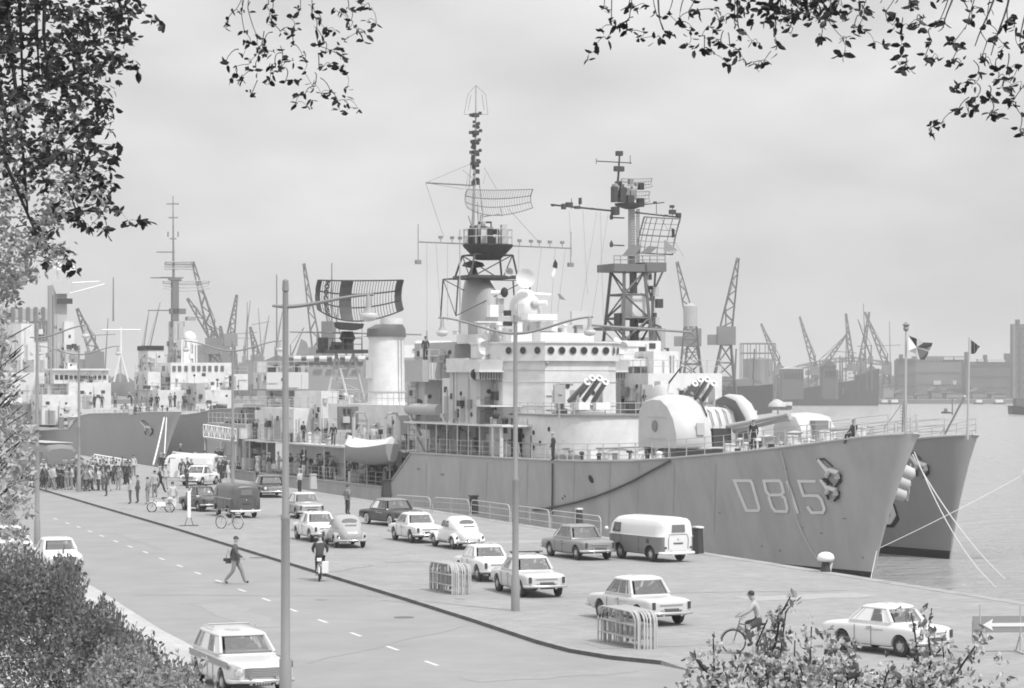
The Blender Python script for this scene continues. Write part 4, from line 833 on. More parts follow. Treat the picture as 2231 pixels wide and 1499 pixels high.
mesh_aerial(S2, 42.8, 1372, 1410, 418, 440, 444, 0, mat(.3,.5), pole, bars=6, th=.02, depth=.3)
g = MB(); cc = []
for i, x in enumerate((1390,1396,1406,1418,1434,1452,1468)):
    pts = [nq(x+14*(1-v)**1.5-3*v, 472+78*v+2*i*.4, 41.5+.7*math.sin(v*3.1)) for v in [j/6 for j in range(7)]]; cc.append(pts); g.path(pts, .07 if i in (0,6) else .035, n=4)
for v in (0,1,2,3,4,5,6): g.path([c_[v] for c_ in cc], .05 if v in (0,3,6) else .02, n=4)
ra2 = g.build('radar_antenna', mat(.16,.5), pole)
flag(S2, [(1463,496),(1470,500),(1470,515),(1464,518)], 41.3, BLK, 'end_plate', ra2)
MB().loft([[nq(1447,522,41.4),nq(1477,545,41.0),nq(1470,553,41.0),nq(1446,548,41.4)], [nq(1447,522,42.4),nq(1477,545,42.0),nq(1470,553,42.0),nq(1446,548,42.4)]]).build('feed_horn', mat(.3,.5), ra2)
for a in ((1356,534,1392,556),(1395,536,1425,552)): MB().loft([[nq(a[0],a[3],41),nq(a[0]+18,a[1],41),nq(a[2]+8,a[1]+2,41),nq(a[2]-8,a[3],41)], [nq(a[0],a[3],42.2),nq(a[0]+18,a[1],42.2),nq(a[2]+8,a[1]+2,42.2),nq(a[2]-8,a[3],42.2)]]).build('radar_turntable', mat(.2,.5), ra2)
g = MB(); g.tube(nq(1283,708,40), nq(1506,724,40), .1, .1, 6); g.tube(nq(1310,715,40), nq(1350,755,40), .05, n=4); g.build('signal_boom', mat(.2,.5), m2)
for x, y in ((1332,474),(1332,534)): MB().path([nq(x,y), nq(x+28,y+1)], .05, n=4).build('lamp_bracket', DARK, pole); MB().lathe([(.12,-.15),(.15,.1),(.03,.35)], nq(x,y), n=8).build('signal_lamp', DARK, pole, 40)
for a, c in (((1240,458),(1246,560)),((1270,458),(1280,640)),((1300,462),(1262,700)),((1308,462),(1315,700)),((1325,465),(1290,690)),((1376,460),(1440,735)),((1440,475),(1490,560))): MB().tube(nq(*a), nq(*c), .014, n=3).build('halyard', MIDG, m2)
S2.pb('lookout_cabin', SHIPW, 41, 2, 1378, 1412, 640, 690, m2); S2.pb('equipment_case', DARK, 41, 1, 1350, 1362, 682, 710, m2)
for x in (1388,1400,1408): S2.pb('signal_set', BLK, 40.8, .4, x, x+7, 690, 704, m2)
# lines from the bows to the buoy at the right
rb = P(1975,1000,S1.O.y-3.0)
A1 = wS(S1, S1.surf(1990,1000,.1)) if False else P(1987,985,131.5)
rope('pair of pale mooring ropes running down from the bow to the water', [P(1988,990,131), P(2190,1262,118)], .032, ROPE, .5, 'ropes from the bows')
rope('second pale rope beside the first, down from the bow to the water', [P(1992,985,131), P(2170,1280,116)], .028, ROPE, .8, 'ropes from the bows')
rope('thin rope rising from behind the bow to a buoy at the right edge', [P(2231,1033,150), P(1912,1196,136)], .018, ROPE, .1, 'ropes from the bows')
rope('looped pale rope dangling at the bow between the two hulls', [P(x, y, 138) for x, y in ((1973,1030),(1971,1060),(1973,1085),(1977,1092),(1980,1075),(1982,1040),(1984,1010))], .03, ROPE)
rope('thin line from the stem down to the quay edge', [P(1910,1200,134), P(1897,1262,118)], .025, ROPE)
by_ = MB().loft([MB().ring(P(2234,1030,150), (1,0,0), r_, 14) for r_ in (.75,)] + [MB().ring(P(2234,1030,150)+Vector((.3,0,0)), (1,0,0), .75, 14)])
tag(MB().lathe([(.45,0),(.62,.1),(.62,.4),(.45,.5),(.45,0)], P(2236,1034,150), (.8,-.6,0), 18).build('life_ring', WHITE, None, 40), 'white ring fender at the right edge over the water', 'life ring')
for px, py in ((1968,1026),(1958,1048),(1950,1072)):
    c = P(px, py, 137.5); tag(MB().lathe([(.1,-.7),(.34,-.55),(.38,0),(.34,.55),(.1,.7)], c, (.9,.1,-.35), 12).build('fender', mat(.5,.6), None, 50), {1968:'white sausage fender hanging between the two bows, topmost of three',1958:'middle white fender hanging between the two bows',1950:'lowest white fender hanging between the two bows'}[px], 'fender', 'fenders between the two bows')

# ---------------------------------------------------------------- warships moored further along
deckS = [(s_*1.0, v) for s_, v in deckT]
S3 = Ship('frigate', 'grey warship moored beyond the crowd with white bridge and tall tower mast', 'warship', (-41.5,300), 21, deckS, wlT, [(0,4.2),(10,3.9),(24,3.6),(27,2.9),(29,1.6),(60,.6),(110,.5)], 4.5, 'warships moored further along', 110)
S3.brk = None
hm3 = mat(.38,.55,var=.06,scale=.3,stretch=(1,1,.35),key='hull3')
S3.hull(hm3, mat(.02,.6)); S3.rail(-2, 22, 2.2, m=WHITE)
anchor(S3, 322, 932, .55)
B3 = [('bridge', SHIPW, 37, 8, 150, 242, 834, 892), ('wheelhouse', SHIPW, 38, 7, 118, 236, 806, 836), ('lower_bridge', SHIPG, 39, 9, 104, 152, 836, 862), ('wing_house', SHIPW, 36, 8, 92, 168, 860, 925), ('mast_tower', SHIPG, 58, 5, 118, 146, 620, 810), ('tower_front', SHIPW, 57.5, 4, 140, 162, 700, 810), ('dark_screen', DARK, 57, .5, 125, 158, 650, 662), ('funnel', SHIPW, 78, 7, 46, 108, 705, 812), ('funnel_cap', mat(.16,.6), 77.8, 5, 76, 112, 698, 742), ('radar_screen', SHIPG, 95, .5, 0, 112, 672, 698), ('radar_house', SHIPG, 95, 6, 0, 60, 700, 800), ('after_house', SHIPW, 48, 40, 0, 110, 812, 905), ('shadow_deck', MIDG, 44, 12, 0, 80, 880, 925), ('boat_station', WHITE, 43, .5, 5, 48, 866, 878)]
for nm, m, x, dep, a, c, y0, y1 in B3: S3.pb(nm, m, x, dep, a, c, y0, y1)
wn = [o for o in S3.root.children if o.name.startswith('wheelhouse')][0]
for k in range(11): S3.pb('window', BLK, 37.93, .1, 120+k*10.4, 127.5+k*10.4, 817, 827, wn)
S3.pb('roof', SHIPW, 37.6, 7.6, 114, 240, 803, 807, wn)
for k in range(7): S3.pb('radar_panel', mat(.16,.6), 94.8, .2, 8+k*16.5, 16+k*16.5, 669, 700)
g = MB(); c = S3.Q(135,585,58)
MB().loft([[S3.Q(112,612,57),S3.Q(158,612,57),S3.Q(150,640,57),S3.Q(122,640,57)], [S3.Q(112,612,61),S3.Q(158,612,61),S3.Q(150,640,61),S3.Q(122,640,61)]]).build('tower_head', mat(.5,.5), S3.root)
MB().loft([[S3.Q(98,578,57),S3.Q(162,574,57),S3.Q(165,588,57),S3.Q(140,592,57)], [S3.Q(98,578,60),S3.Q(162,574,60),S3.Q(165,588,60),S3.Q(140,592,60)]]).build('radar_antenna', WHITE, S3.root)
g.tube(S3.Q(125,612,58), S3.Q(125,590,58), .15, n=6); g.tube(S3.Q(148,612,58), S3.Q(152,590,58), .15, n=6); g.tube(S3.Q(152,617,58), S3.Q(218,613,58), .13, .09, 6); g.tube(S3.Q(150,640,58), S3.Q(228,619,58), .11, n=6); g.tube(S3.Q(100,570,58), S3.Q(140,575,58), .1, n=5)
g.build('yard_arm', WHITE, S3.root)
S3.pb('director', SHIPG, 44, 2, 143, 172, 762, 790); S3.pb('director_base', SHIPW, 44, 2, 148, 168, 790, 806)
for x, y in ((152,755),(163,753),(168,757)): S3.pb('director_head', DARK, 43.8, 1, x-4, x+4, y-4, y+6)
clutter(S3, 26, (2,18), (-3,3), 3.8, seed=41, size=(.3,1.0)); clutter(S3, 24, (28,60), (2,5), 1.5, seed=42, size=(.5,2.5))
rope('mooring rope from the far warship stem down to the quay, inner one', [S3.Q(358,905,-3) and wS(S3, S3.Q(358,908,-3)), G(334,1012)], .09, WHITE, .2, 'ropes of the far warship')
rope('mooring rope of the far warship nearest its stem', [wS(S3, S3.Q(363,908,-3)), G(357,1010)], .07, WHITE, .1, 'ropes of the far warship')
S4 = Ship('frigate', 'warship outboard of the far one, with a row of square bridge windows', 'warship', ((512-1115.5)*318/5500,318), 21, deckS, wlT, [(0,4.4),(5,4.2),(10,3.5),(24,3.2),(30,2.9),(110,.5)], 4.5, 'warships moored further along', 110)
S4.brk = None
S4.hull(mat(.40,.55,var=.06,scale=.3,key='hull4'), mat(.02,.6)); S4.rail(2, 24, 2.2, m=WHITE)
for nm, m, x, dep, a, c, y0, y1 in (('bridge', SHIPW, 20, 8, 372, 505, 790, 868), ('lower_house', SHIPW, 17, 12, 345, 508, 850, 895), ('forward_house', SHIPG, 24, 8, 320, 372, 838, 895), ('side_bay', SHIPW, 22, 8, 322, 350, 810, 850), ('funnel', SHIPW, 42, 6, 322, 358, 762, 810), ('funnel_band', BLK, 41.9, 6.2, 320, 357, 753, 763), ('mast_foot', mat(.4,.5), 32, 3, 378, 400, 700, 792), ('equipment', SHIPW, 28, 3, 395, 430, 740, 792), ('wing', SHIPW, 19, 3, 505, 540, 815, 850), ('deck_screen', SHIPG, 12, 8, 428, 447, 835, 880), ('dark_bay', DARK, 21.8, .3, 313, 328, 840, 847)):
    S4.pb(nm, m, x, dep, a, c, y0, y1)
bw_ = [o for o in S4.root.children if o.name.startswith('bridge')][0]
for x in (353,376,388,402,418,430,442,454,468,481): S4.pb('window', mat(.12,.3), 19.9, .1, x, x+7, 797, 809, bw_)
g = MB(); q4 = lambda x, y, s_=33: S4.Q(x, y, s_)
g.path([q4(380,700), q4(378,600), q4(377,426)], .35, .06, 6)
for x0, x1, y in ((341,381,549),(328,378,605),(348,400,605),(322,400,676),(363,390,444),(367,388,474),(370,384,520)): g.tube(q4(x0,y), q4(x1,y), .09, n=4)
for x in (366,388): g.tube(q4(x,505), q4(x,516), .12, n=4)
m4 = g.build('pole_mast', mat(.2,.5), S4.root, 40)
for a in ((370,605,396,611),(376,612,390,700),(372,672,405,684),(374,700,402,712)): S4.pb('mast_platform', mat(.16,.6), 32.3, 1, a[0], a[2], a[1], a[3], m4)
mesh_aerial(S4, 33, 357, 415, 571, 588, 586, 0, mat(.35,.5), m4, bars=20, th=.05, depth=.6)
mesh_aerial(S4, 33, 353, 452, 612, 628, 634, 0, mat(.45,.5), m4, bars=22, th=.045, depth=.6)
MB().ball(q4(412,737), 1.0, 14).build('radar_dome', WHITE, m4, 60); S4.pb('mast_sensor', mat(.3,.5), 32.3, 1.2, 408, 427, 690, 698, m4)
g = MB()
for xb in (248,262,280): g.tube(S4.Q(xb,832,68 if xb != 262 else 71), S4.Q(263,770,68), .16, .12, 5)
g.tube(S4.Q(263,772,68), S4.Q(263,712,68), .2, .12, 6); g.tube(S4.Q(222,719,68), S4.Q(306,719,68), .12, n=5); g.build('white_mast', WHITE, S4.root)
clutter(S4, 24, (15,30), (-4,4), 7.0, seed=44, size=(.4,1.4)); clutter(S4, 16, (2,16), (-2,3.5), 3.6, seed=45, size=(.3,1.2))
# ---------------------------------------------------------------- far side of the harbour
FB = 1180.0
mb = MB(); mb.add([(-3000,FB,-.9),(3000,FB,-.9),(3000,13500,-.9),(-3000,13500,-.9),(-3000,FB,ZW-1),(3000,FB,ZW-1)], [(0,1,2,3),(4,5,1,0)])
struct('far_bank', mb, mat(.16,.9,var=.3,scale=.02,key='bank'))
FG = mat(.12,.8); FW = mat(.55,.7); FM = mat(.20,.8,var=.2,scale=.1,key='fm'); FD = mat(.07,.8)
def far_box(mb, D, dep, x0, x1, yt, yb):
    a = P(x0,yt,D); c = P(x1,yb,D); mb.box(a.x, c.x, D, D+dep, c.z, a.z); return mb
def crane(px0, py0, px1, py1, D, label, kind=0, base=None, w_=1.0):
    """harbour jib crane: lattice jib from pivot (px1,py1) up to tip (px0,py0), cab, tower and portal legs"""
    foot = base or (px1+4, 868); t = P(px0,py0,D); p = P(px1,py1,D); f = P(foot[0],foot[1],D)
    f.z = max(f.z, -1.0)
    o = thing('harbour_crane', label, 'crane', (f.x, D, f.z), 0, 'cranes across the harbour')
    t -= Vector((f.x,D,f.z)); p -= Vector((f.x,D,f.z)); r_ = .16*D/1000*w_*1.6
    m = MB(); d = (t-p); s_ = Vector((0,1,0))*1.3; n_ = 9; up = d.normalized().cross(Vector((0,1,0)))
    cs = []
    for k in range(n_+1):
        u = k/n_; w1 = 2.6*w_*(1-u*.8); c = p+d*u; cs.append((c+up*w1/2+s_*(1-u*.8), c-up*w1/2+s_*(1-u*.8), c+up*w1/2-s_*(1-u*.8), c-up*w1/2-s_*(1-u*.8)))
    for k in range(n_):
        for i in range(4): m.tube(cs[k][i], cs[k+1][i], r_, r_, 3)
        m.tube(cs[k][k % 2], cs[k+1][1-k % 2], r_*.8, n=3); m.tube(cs[k][2+k % 2], cs[k+1][3-k % 2], r_*.8, n=3)
    m.build('jib', FG, o)
    m = MB(); m.box(p.x-2.2, p.x+2.2, -2, 2, p.z-4, p.z+.5); m.box(p.x-4.5, p.x-2.2, -1.6, 1.6, p.z-4, p.z-1.5); m.build('cab', FM, o)
    m = MB(); hp = max(p.z-4, 6)
    lattice(m, [(-3.2,-3),(3.2,-3),(3.2,3),(-3.2,3)], [(p.x-1.2,-1.2),(p.x+1.2,-1.2),(p.x+1.2,1.2),(p.x-1.2,1.2)], 0, hp, 3, r_*1.4, r_)
    m.build('portal', FG, o)
    m = MB(); top = p+Vector((-.4*d.x*.1,0,abs(d.z)*.12+3)); m.tube(p+Vector((0,0,-2)), top, r_*1.3, n=4); m.tube(top, p+d*.72, r_*.4, n=3); m.tube(top, t, r_*.4, n=3); m.build('stay', FG, o)
    return o
crane(1608,562,1582,716,620,'tallest lattice jib crane just right of the ships', base=(1575,868), w_=1.15)
crane(1475,570,1508,720,640,'lattice jib crane leaning left behind the round tank', base=(1512,868))
crane(1658,705,1697,800,1200,'crane jib rising behind the round gasholder frame')
crane(1742,690,1775,800,1250,'crane leaning left, left of the white bridged freighter')
crane(1843,683,1856,795,1260,'slender upright crane jib above the freighter')
crane(1845,728,1788,806,1260,'crane with its low jib reaching right above the freighter')
crane(1884,680,1932,798,1240,'crane leaning left, crossing another jib over the freighter bow')
crane(1894,680,1876,790,1245,'crane leaning right in the crossed pair over the freighter bow')
crane(420,570,466,740,700,'tall lattice crane between the mast and the street lamp at the left', base=(485,858))
crane(408,650,480,760,720,'lower crane jib sloping right behind the far warship bridge', base=(492,858))
crane(516,642,503,730,900,'thin crane jib standing left of the lamp in the middle distance')
crane(662,574,690,760,760,'crane jib peeping out above the big radar aerial', base=(700,858))
crane(168,672,206,770,650,'crane behind the far warship tower, seen through the lamps', base=(215,860))
crane(480,710,488,770,950,'small crane behind the far warship bow')
crane(545,712,560,776,950,'small crane beside the white masts in the distance')
# thin far masts
for px, y0, y1, lab in ((603,598,780,'tall thin pole left of the big radar aerial'),(723,573,640,'thin pole above the big radar aerial'),(247,604,640,'thin aerial pole above the white mast'),(930,720,760,'thin mast over the passenger ship'),(553,745,790,'short thin mast in the far harbour'),(2075,868,878,'short post by the far quay'),(1695,815,890,'thin mast of the moored tug')):
    tag(MB().tube(P(px,y1+60,800), P(px,y0,800), .3, .18, 5).build('far_mast', FG, None), lab, 'mast')
g = tag(MB().loft([[P(640,790,900),P(682,790,900),P(668,745,900),P(656,738,900)],[P(640,790,906),P(682,790,906),P(668,745,906),P(656,738,906)]]).build('far_tower', FM, None), 'dark pointed tower left of the radar tower in the far harbour', 'tower')
for x0, x1, yt, yb, D, m, lab, nm in ((520,640,790,812,900,FM,'low grey harbour shed left of the tall near lamp','harbour_shed'),(700,724,700,760,640,FG,'dark square tower block left of the radar feed','tower_block'),
        (690,700,742,770,900,FG,'small dark block on the far quay','tower_block'),(385,510,770,800,950,FM,'low hazy shed behind the far warship','harbour_shed'),(560,575,788,800,880,FW,'white gabled shed in the far harbour','harbour_shed')):
    tag(far_box(MB(), D, 12, x0, x1, yt, yb+25).build(nm, m, None), lab, 'building')
# passenger ship
ps = thing('passenger_ship', 'white passenger ship with rows of windows behind the destroyers', 'ship', (0,0,0))
far_box(MB(), 430, 16, 560, 1000, 812, 884).build('hull', mat(.30,.6), ps)
far_box(MB(), 430.5, 15, 600, 1000, 795, 812).build('upper_hull', mat(.34,.6), ps)
far_box(MB(), 431, 14, 630, 995, 779, 795).build('promenade_deck', mat(.36,.6), ps)
far_box(MB(), 431.5, 13, 860, 990, 752, 779).build('bridge_house', WHITE, ps)
far_box(MB(), 432, 12, 905, 984, 742, 752).build('upper_bridge', WHITE, ps)
far_box(MB(), 430, 15, 620, 870, 774, 779).build('boat_deck', mat(.4,.6), ps)
for k in range(30): far_box(MB(), 430.8, .3, 876+k*3.7, 878.2+k*3.7, 786, 789).build('window', FG, ps)
for k in range(7): far_box(MB(), 431.2, .3, 900+k*11, 906+k*11, 760, 763).build('window', FG, ps)
for k in range(14): far_box(MB(), 430.3, .3, 878+k*7, 880.5+k*7, 800, 804).build('window', FG, ps)
for k in range(16): far_box(MB(), 430.2, .3, 632+k*15, 640+k*15, 784, 792).build('lifeboat_bay', FG, ps)
for k in range(8): MB().tube(P(640+k*28,782,429), P(656+k*28,782,429), .5, .5, 8).build('lifeboat', FW, ps)
# freighters, tugs and boats on the river
def far_hull(nm, lab, cat, D, prof, m, dep=9):
    rs = []
    for k, (x, yt, yb) in enumerate(prof):
        a = P(x,yt,D); c = P(x,yb,D); e = 0.12 if k in (0,len(prof)-1) else 1.0
        rs.append([(a.x,D+dep/2-dep/2*e,a.z),(a.x,D+dep/2+dep/2*e,a.z),(c.x,D+dep/2+dep/2*e*.7,c.z),(c.x,D+dep/2-dep/2*e*.7,c.z)])
    o = thing(nm, lab, cat, (0,0,0)); MB().loft(rs).build('hull', m, o); return o
f1 = far_hull('freighter', 'dark hulled freighter with a white bridge and raised bow across the river', 'ship', 1090, [(1700,852,884),(1740,848,886),(1800,838,888),(1850,830,887),(1871,826,887),(1872,818,887),(1900,806,886),(1916,803,884),(1921,806,878)], FD, 18)
for a in ((1803,1862,835,842),(1805,1861,824,833),(1805,1861,815,822),(1808,1858,808,813),(1790,1812,826,840)): far_box(MB(), 1092, 14, *a).build('bridge_deck', FW, f1)
far_box(MB(), 1095, 6, 1804, 1814, 804, 812).build('funnel', FG, f1)
for x, y0, y1 in ((1831,775,838),(1836,780,860),(1876,760,820),(1762,800,850)): MB().tube(P(x,y1,1091), P(x-1,y0,1091), .45, .3, 5).build('mast', FG, f1)
f2_ = far_hull('freighter', 'dark bow of a large moored freighter just right of the near ships', 'ship', 700, [(1380,836,905),(1500,838,906),(1600,842,906),(1650,840,905),(1684,837,900),(1690,836,890)], mat(.09,.7), 16)
far_box(MB(), 701, 12, 1500, 1640, 826, 842).build('deck_house', FM, f2_)
for x in (1600,1640): MB().tube(P(x,840,702), P(x+4,760,702), .35, .2, 5).build('mast', FG, f2_)
t1 = far_hull('tug', 'small white cabined harbour launch on the river beyond the forward turret', 'boat', 930, [(1672,884,893),(1690,884,894),(1715,884,894),(1727,881,892)], FD, 5)
far_box(MB(), 931, 3, 1676, 1726, 876, 884).build('cabin', WHITE, t1); MB().tube(P(1693,876,931), P(1692,862,931), .2, n=5).build('mast', FG, t1)
t2 = far_hull('tug', 'tiny dark tug alone on the river between the two flagstaffs', 'boat', 830, [(2053,897,901),(2060,896,902),(2072,898,902),(2078,899,901)], FD, 4)
far_box(MB(), 831, 2, 2059, 2064, 890, 897).build('cabin', FG, t2)
t3 = far_hull('barge', 'dark barge cut by the right edge of the picture', 'boat', 790, [(2203,884,900),(2206,884,903),(2240,886,904),(2260,886,904)], mat(.05,.8), 8)
far_box(MB(), 791, 5, 2214, 2240, 868, 885).build('cabin', FG, t3)
t4 = far_hull('barge', 'row of low dark barges along the foot of the far quay', 'boat', 1120, [(1822,877,884),(1840,876,885),(1870,877,885),(1893,877,884)], FD, 6)
for x0, x1, lab in ((1922,1934,'white moored launch left of the nearer flagstaff'),(1943,1957,'white moored launch close beside the nearer flagstaff'),(2128,2140,'pale launch left of the outboard flagstaff foot'),(2170,2186,'pale launch right of the outboard flagstaff')):
    q = thing('launch', lab, 'boat', (0,0,0), 0, 'launches along the far quay'); far_box(MB(), 1150, 3, x0, x1, 871, 877).build('cabin', WHITE, q); far_box(MB(), 1149.5, 4.5, x0-3, x1+3, 877, 881).build('hull', FD, q)
# gasholder, water tank, warehouses, silo
gh = thing('gasholder', 'round gasholder with a lattice guide frame on the far shore', 'gasholder', (0,0,0))
c = P(1656,865,1300); rr_ = 39*1300/FPX
MB().lathe([(rr_*.85,0),(rr_*.85,(865-782)*1300/FPX),(.1,(865-777)*1300/FPX)], (c.x,1312,c.z), n=24).build('tank', FM, gh, 30)
g = MB(); zt_ = (865-748)*1300/FPX
for k in range(12):
    a = k*math.pi/6; g.tube((c.x+rr_*math.cos(a),1312+rr_*math.sin(a),c.z), (c.x+rr_*math.cos(a),1312+rr_*math.sin(a),c.z+zt_), .3, n=4)
for h in (zt_, zt_*.82): g.path([(c.x+rr_*math.cos(k*math.pi/12),1312+rr_*math.sin(k*math.pi/12),c.z+h) for k in range(25)], .3, n=4)
g.build('guide_frame', FG, gh)
wt = thing('crane_tank', 'pale round tank raised on lattice legs behind the ships', 'tank', (0,0,0))
c = P(1504,712,560); r_ = 15.5*560/FPX
MB().lathe([(r_,0),(r_,4.2),(r_*1.0,4.6),(.1,5.3)], (c.x,560,c.z), n=20).build('tank', mat(.4,.6), wt, 40)
g = MB(); zb_ = P(0,850,560).z; lattice(g, [(c.x-2.6,558),(c.x+2.8,558),(c.x+2.8,563),(c.x-2.6,563)], [(c.x-1.3,559),(c.x+1.4,559),(c.x+1.4,561),(c.x-1.3,561)], zb_, c.z, 5, .16, .1); g.build('legs', FG, wt)
def bld(lab, D, dep, a, m, extras=(), cat='building', nm='warehouse'):
    o = thing(nm, lab, cat, (0,0,0)); far_box(MB(), D, dep, *a).build('wall', m, o)
    for k in range(int((a[1]-a[0])/7)):
        for r_ in range(3 if nm == 'warehouse' else 8): far_box(MB(), D-.3, .3, a[0]+3+k*7, a[0]+5.5+k*7, a[2]+8+r_*(a[3]-a[2]-20)/(3 if nm == 'warehouse' else 8), a[2]+12+r_*(a[3]-a[2]-20)/(3 if nm == 'warehouse' else 8)).build('window', FD, o)
    for n_, e, m2_ in extras: far_box(MB(), D-.6, dep*.5, *e).build(n_, m2_, o)
    return o
bld('dark square end of the long warehouse behind the Dutch jack', 1300, 14, (1957,1995,784,875), mat(.10,.8), [('chimney',(1963,1968,772,786),FG),('parapet',(1956,1996,781,785),FG)])
bld('long grey warehouse with pale roof lights behind the flags', 1310, 14, (1995,2100,776,875), mat(.19,.8,var=.1,scale=.05,key='wh'), [('roof_light',(2057,2077,778,784),FW),('roof_light',(2080,2100,778,784),FW),('doorway',(2034,2050,829,838),FW),('tank',(2076,2084,829,838),FW),('lower_wall',(1996,2095,843,870),FM)])
bld('dark warehouse with chimneys left of the silo', 1290, 12, (2104,2208,788,878), mat(.13,.8,var=.25,scale=.06,key='wh2'), [('chimney',(2105,2110,767,790),FG),('chimney',(2146,2151,773,790),FG),('roof_light',(2131,2143,782,788),FW),('roof_light',(2152,2190,783,789),FW),('roof_house',(2192,2206,770,790),FG)])
bld('tall grain silo tower at the right edge', 1240, 6, (2206,2300,706,880), mat(.15,.8), [('rib',(2222,2227,722,880),FG),('stair_tower',(2214,2222,696,708),FG),('rib',(2207,2212,706,880),FM)], nm='grain_silo')
rr = random.Random(77)
for k in range(34):
    x = rr.uniform(1690,1960) if k < 22 else rr.uniform(1990,2200); w_ = rr.uniform(6,26); h = rr.uniform(8,30); D = rr.uniform(1200,1400)
    far_box(MB(), D, 8, x, x+w_, 873-h, 876).build('shed', rr.choice([FM,FM,FG,FD,mat(.3,.7)]), None) if False else None
sheds = [(1700,38,16,0),(1735,30,22,1),(1768,20,28,0),(1925,22,30,1),(1950,40,14,0),(1998,26,12,1),(2030,22,20,0),(2062,36,16,1),(2120,30,18,0),(2160,32,14,1),(1600,60,40,0),(1560,40,50,1)]
for k, (x, w_, h, q) in enumerate(sheds):
    o = thing('quay_shed', ['low pitched harbour shed on the far quay','flat roofed harbour shed on the far quay'][q]+', number %d from the left' % (k+1) if False else ['low pitched shed','flat grey shed'][q]+' on the far quay '+['under the first leaning crane','left of the freighter bridge','behind the freighter stern','right of the freighter bow','in front of the dark warehouse end','right of the nearer flagstaff','below the long warehouse','left of the outboard flagstaff','right of the outboard flagstaff','near the silo foot','behind the moored dark freighter','half hidden behind the white deckhouse'][k], 'shed', (0,0,0), 0, 'sheds on the far quay')
    D = 1205+k*3; a = P(x,872-h,D); c = P(x+w_,875,D)
    MB().box(a.x,c.x,D,D+14,c.z,a.z).build('wall', [FM,mat(.26,.8)][q], o); MB().prism([(a.x-.5,a.z),(c.x+.5,a.z),((a.x+c.x)/2,a.z+(2.2 if not q else .5))], D-.5, D+14.5, 'y').build('roof', FG, o)
    for j in range(int(w_/6)): MB().box(a.x+1+j*1.25, a.x+1.8+j*1.25, D-.2, D, c.z+.2, c.z+2.0).build('door', FD, o)
tl = MB(); rr = random.Random(5)
for k in range(260):
    D = rr.uniform(1420,1700); px = rr.uniform(-100,2300); c = P(px, 862, D); r_ = rr.uniform(4,9); tl.ball((c.x,D,-.5+r_*.5), r_, 6, rr.uniform(.6,1.2))
tag(tl.build('far_trees', mat(.06,.9,var=.3,scale=.1,key='ft'), None, 80), 'hazy band of trees along the far shore', 'trees', kind='stuff')
br_ = thing('lattice_bridge', 'hazy arched lattice bridge span far behind the freighter', 'bridge', (0,0,0))
g = MB(); arc = [(1700,812),(1740,797),(1780,788),(1820,781),(1860,779),(1900,785),(1940,789)]
A = [P(x,y,1900) for x,y in arc]; B_ = [P(x,y+7,1900) for x,y in arc]
for i in range(len(A)-1): g.tube(A[i],A[i+1],.8,n=4); g.tube(B_[i],B_[i+1],.8,n=4); g.tube(A[i],B_[i+1],.4,n=3); g.tube(B_[i],A[i],.4,n=3)
g.build('span', FG, br_)
for i in (0,3,6): MB().tube(A[i], Vector((A[i].x,A[i].y,-1)), 1.2, n=4).build('pier', FG, br_)

# hazy harbour clutter behind the ships at the left and centre
rh = random.Random(64)
for k in range(34):
    px = rh.uniform(190,1000) if k < 26 else rh.uniform(1690,1960); D = rh.uniform(820,1150); kind = rh.random(); a = P(px, 850, D)
    if kind < .38:
        y0 = rh.uniform(640,745); t = P(px+rh.uniform(-14,14), y0, D); o = MB().tube(a, t, .35, .15, 4); c = a.lerp(t, rh.uniform(.5,.8)); o.tube(c-Vector((rh.uniform(2,5),0,0)), c+Vector((rh.uniform(2,5),0,rh.uniform(-1,2))), .14, n=3); o = o.build('far_mast', FG, None); tag(o, 'thin hazy mast with a cross spar in the far harbour', 'mast', 'far harbour masts')
    elif kind < .75:
        w_ = rh.uniform(16,60); h = rh.uniform(786,812); o = thing('harbour_shed', 'hazy grey harbour shed seen between the ships', 'shed', (0,0,0), 0, 'far harbour sheds'); c = P(px+w_, 870, D); b1 = P(px, h, D)
        MB().box(a.x,c.x,D,D+10,c.z,b1.z).build('wall', rh.choice([FM,mat(.28,.8),FG]), o); MB().prism([(a.x-.4,b1.z),(c.x+.4,b1.z),((a.x+c.x)/2,b1.z+rh.uniform(1,3))], D-.3, D+10.3, 'y').build('roof', rh.choice([FG,FW]), o)
        for j in range(int(w_/7)): MB().box(a.x+1+j*1.3, a.x+1.7+j*1.3, D-.25, D, b1.z-3.5, b1.z-1.5).build('window', FD, o)
    else:
        o = thing('derrick', 'small hazy derrick with its jib raised in the far harbour', 'crane', (0,0,0), 0, 'far harbour derricks'); t = P(px+rh.choice([-1,1])*rh.uniform(14,30), rh.uniform(650,720), D); b1 = P(px, 780, D); g = MB()
        g.tube(a, b1, .7, .5, 5); g.tube(b1, t, .35, .15, 4); g.tube(b1+Vector((0,0,5)), t, .1, n=3); g.tube(b1, b1+Vector((0,0,5)), .3, n=4); g.build('jib', FG, o); far_box(MB(), D-1, 3, px-4, px+4, 776, 790).build('cab', FM, o)
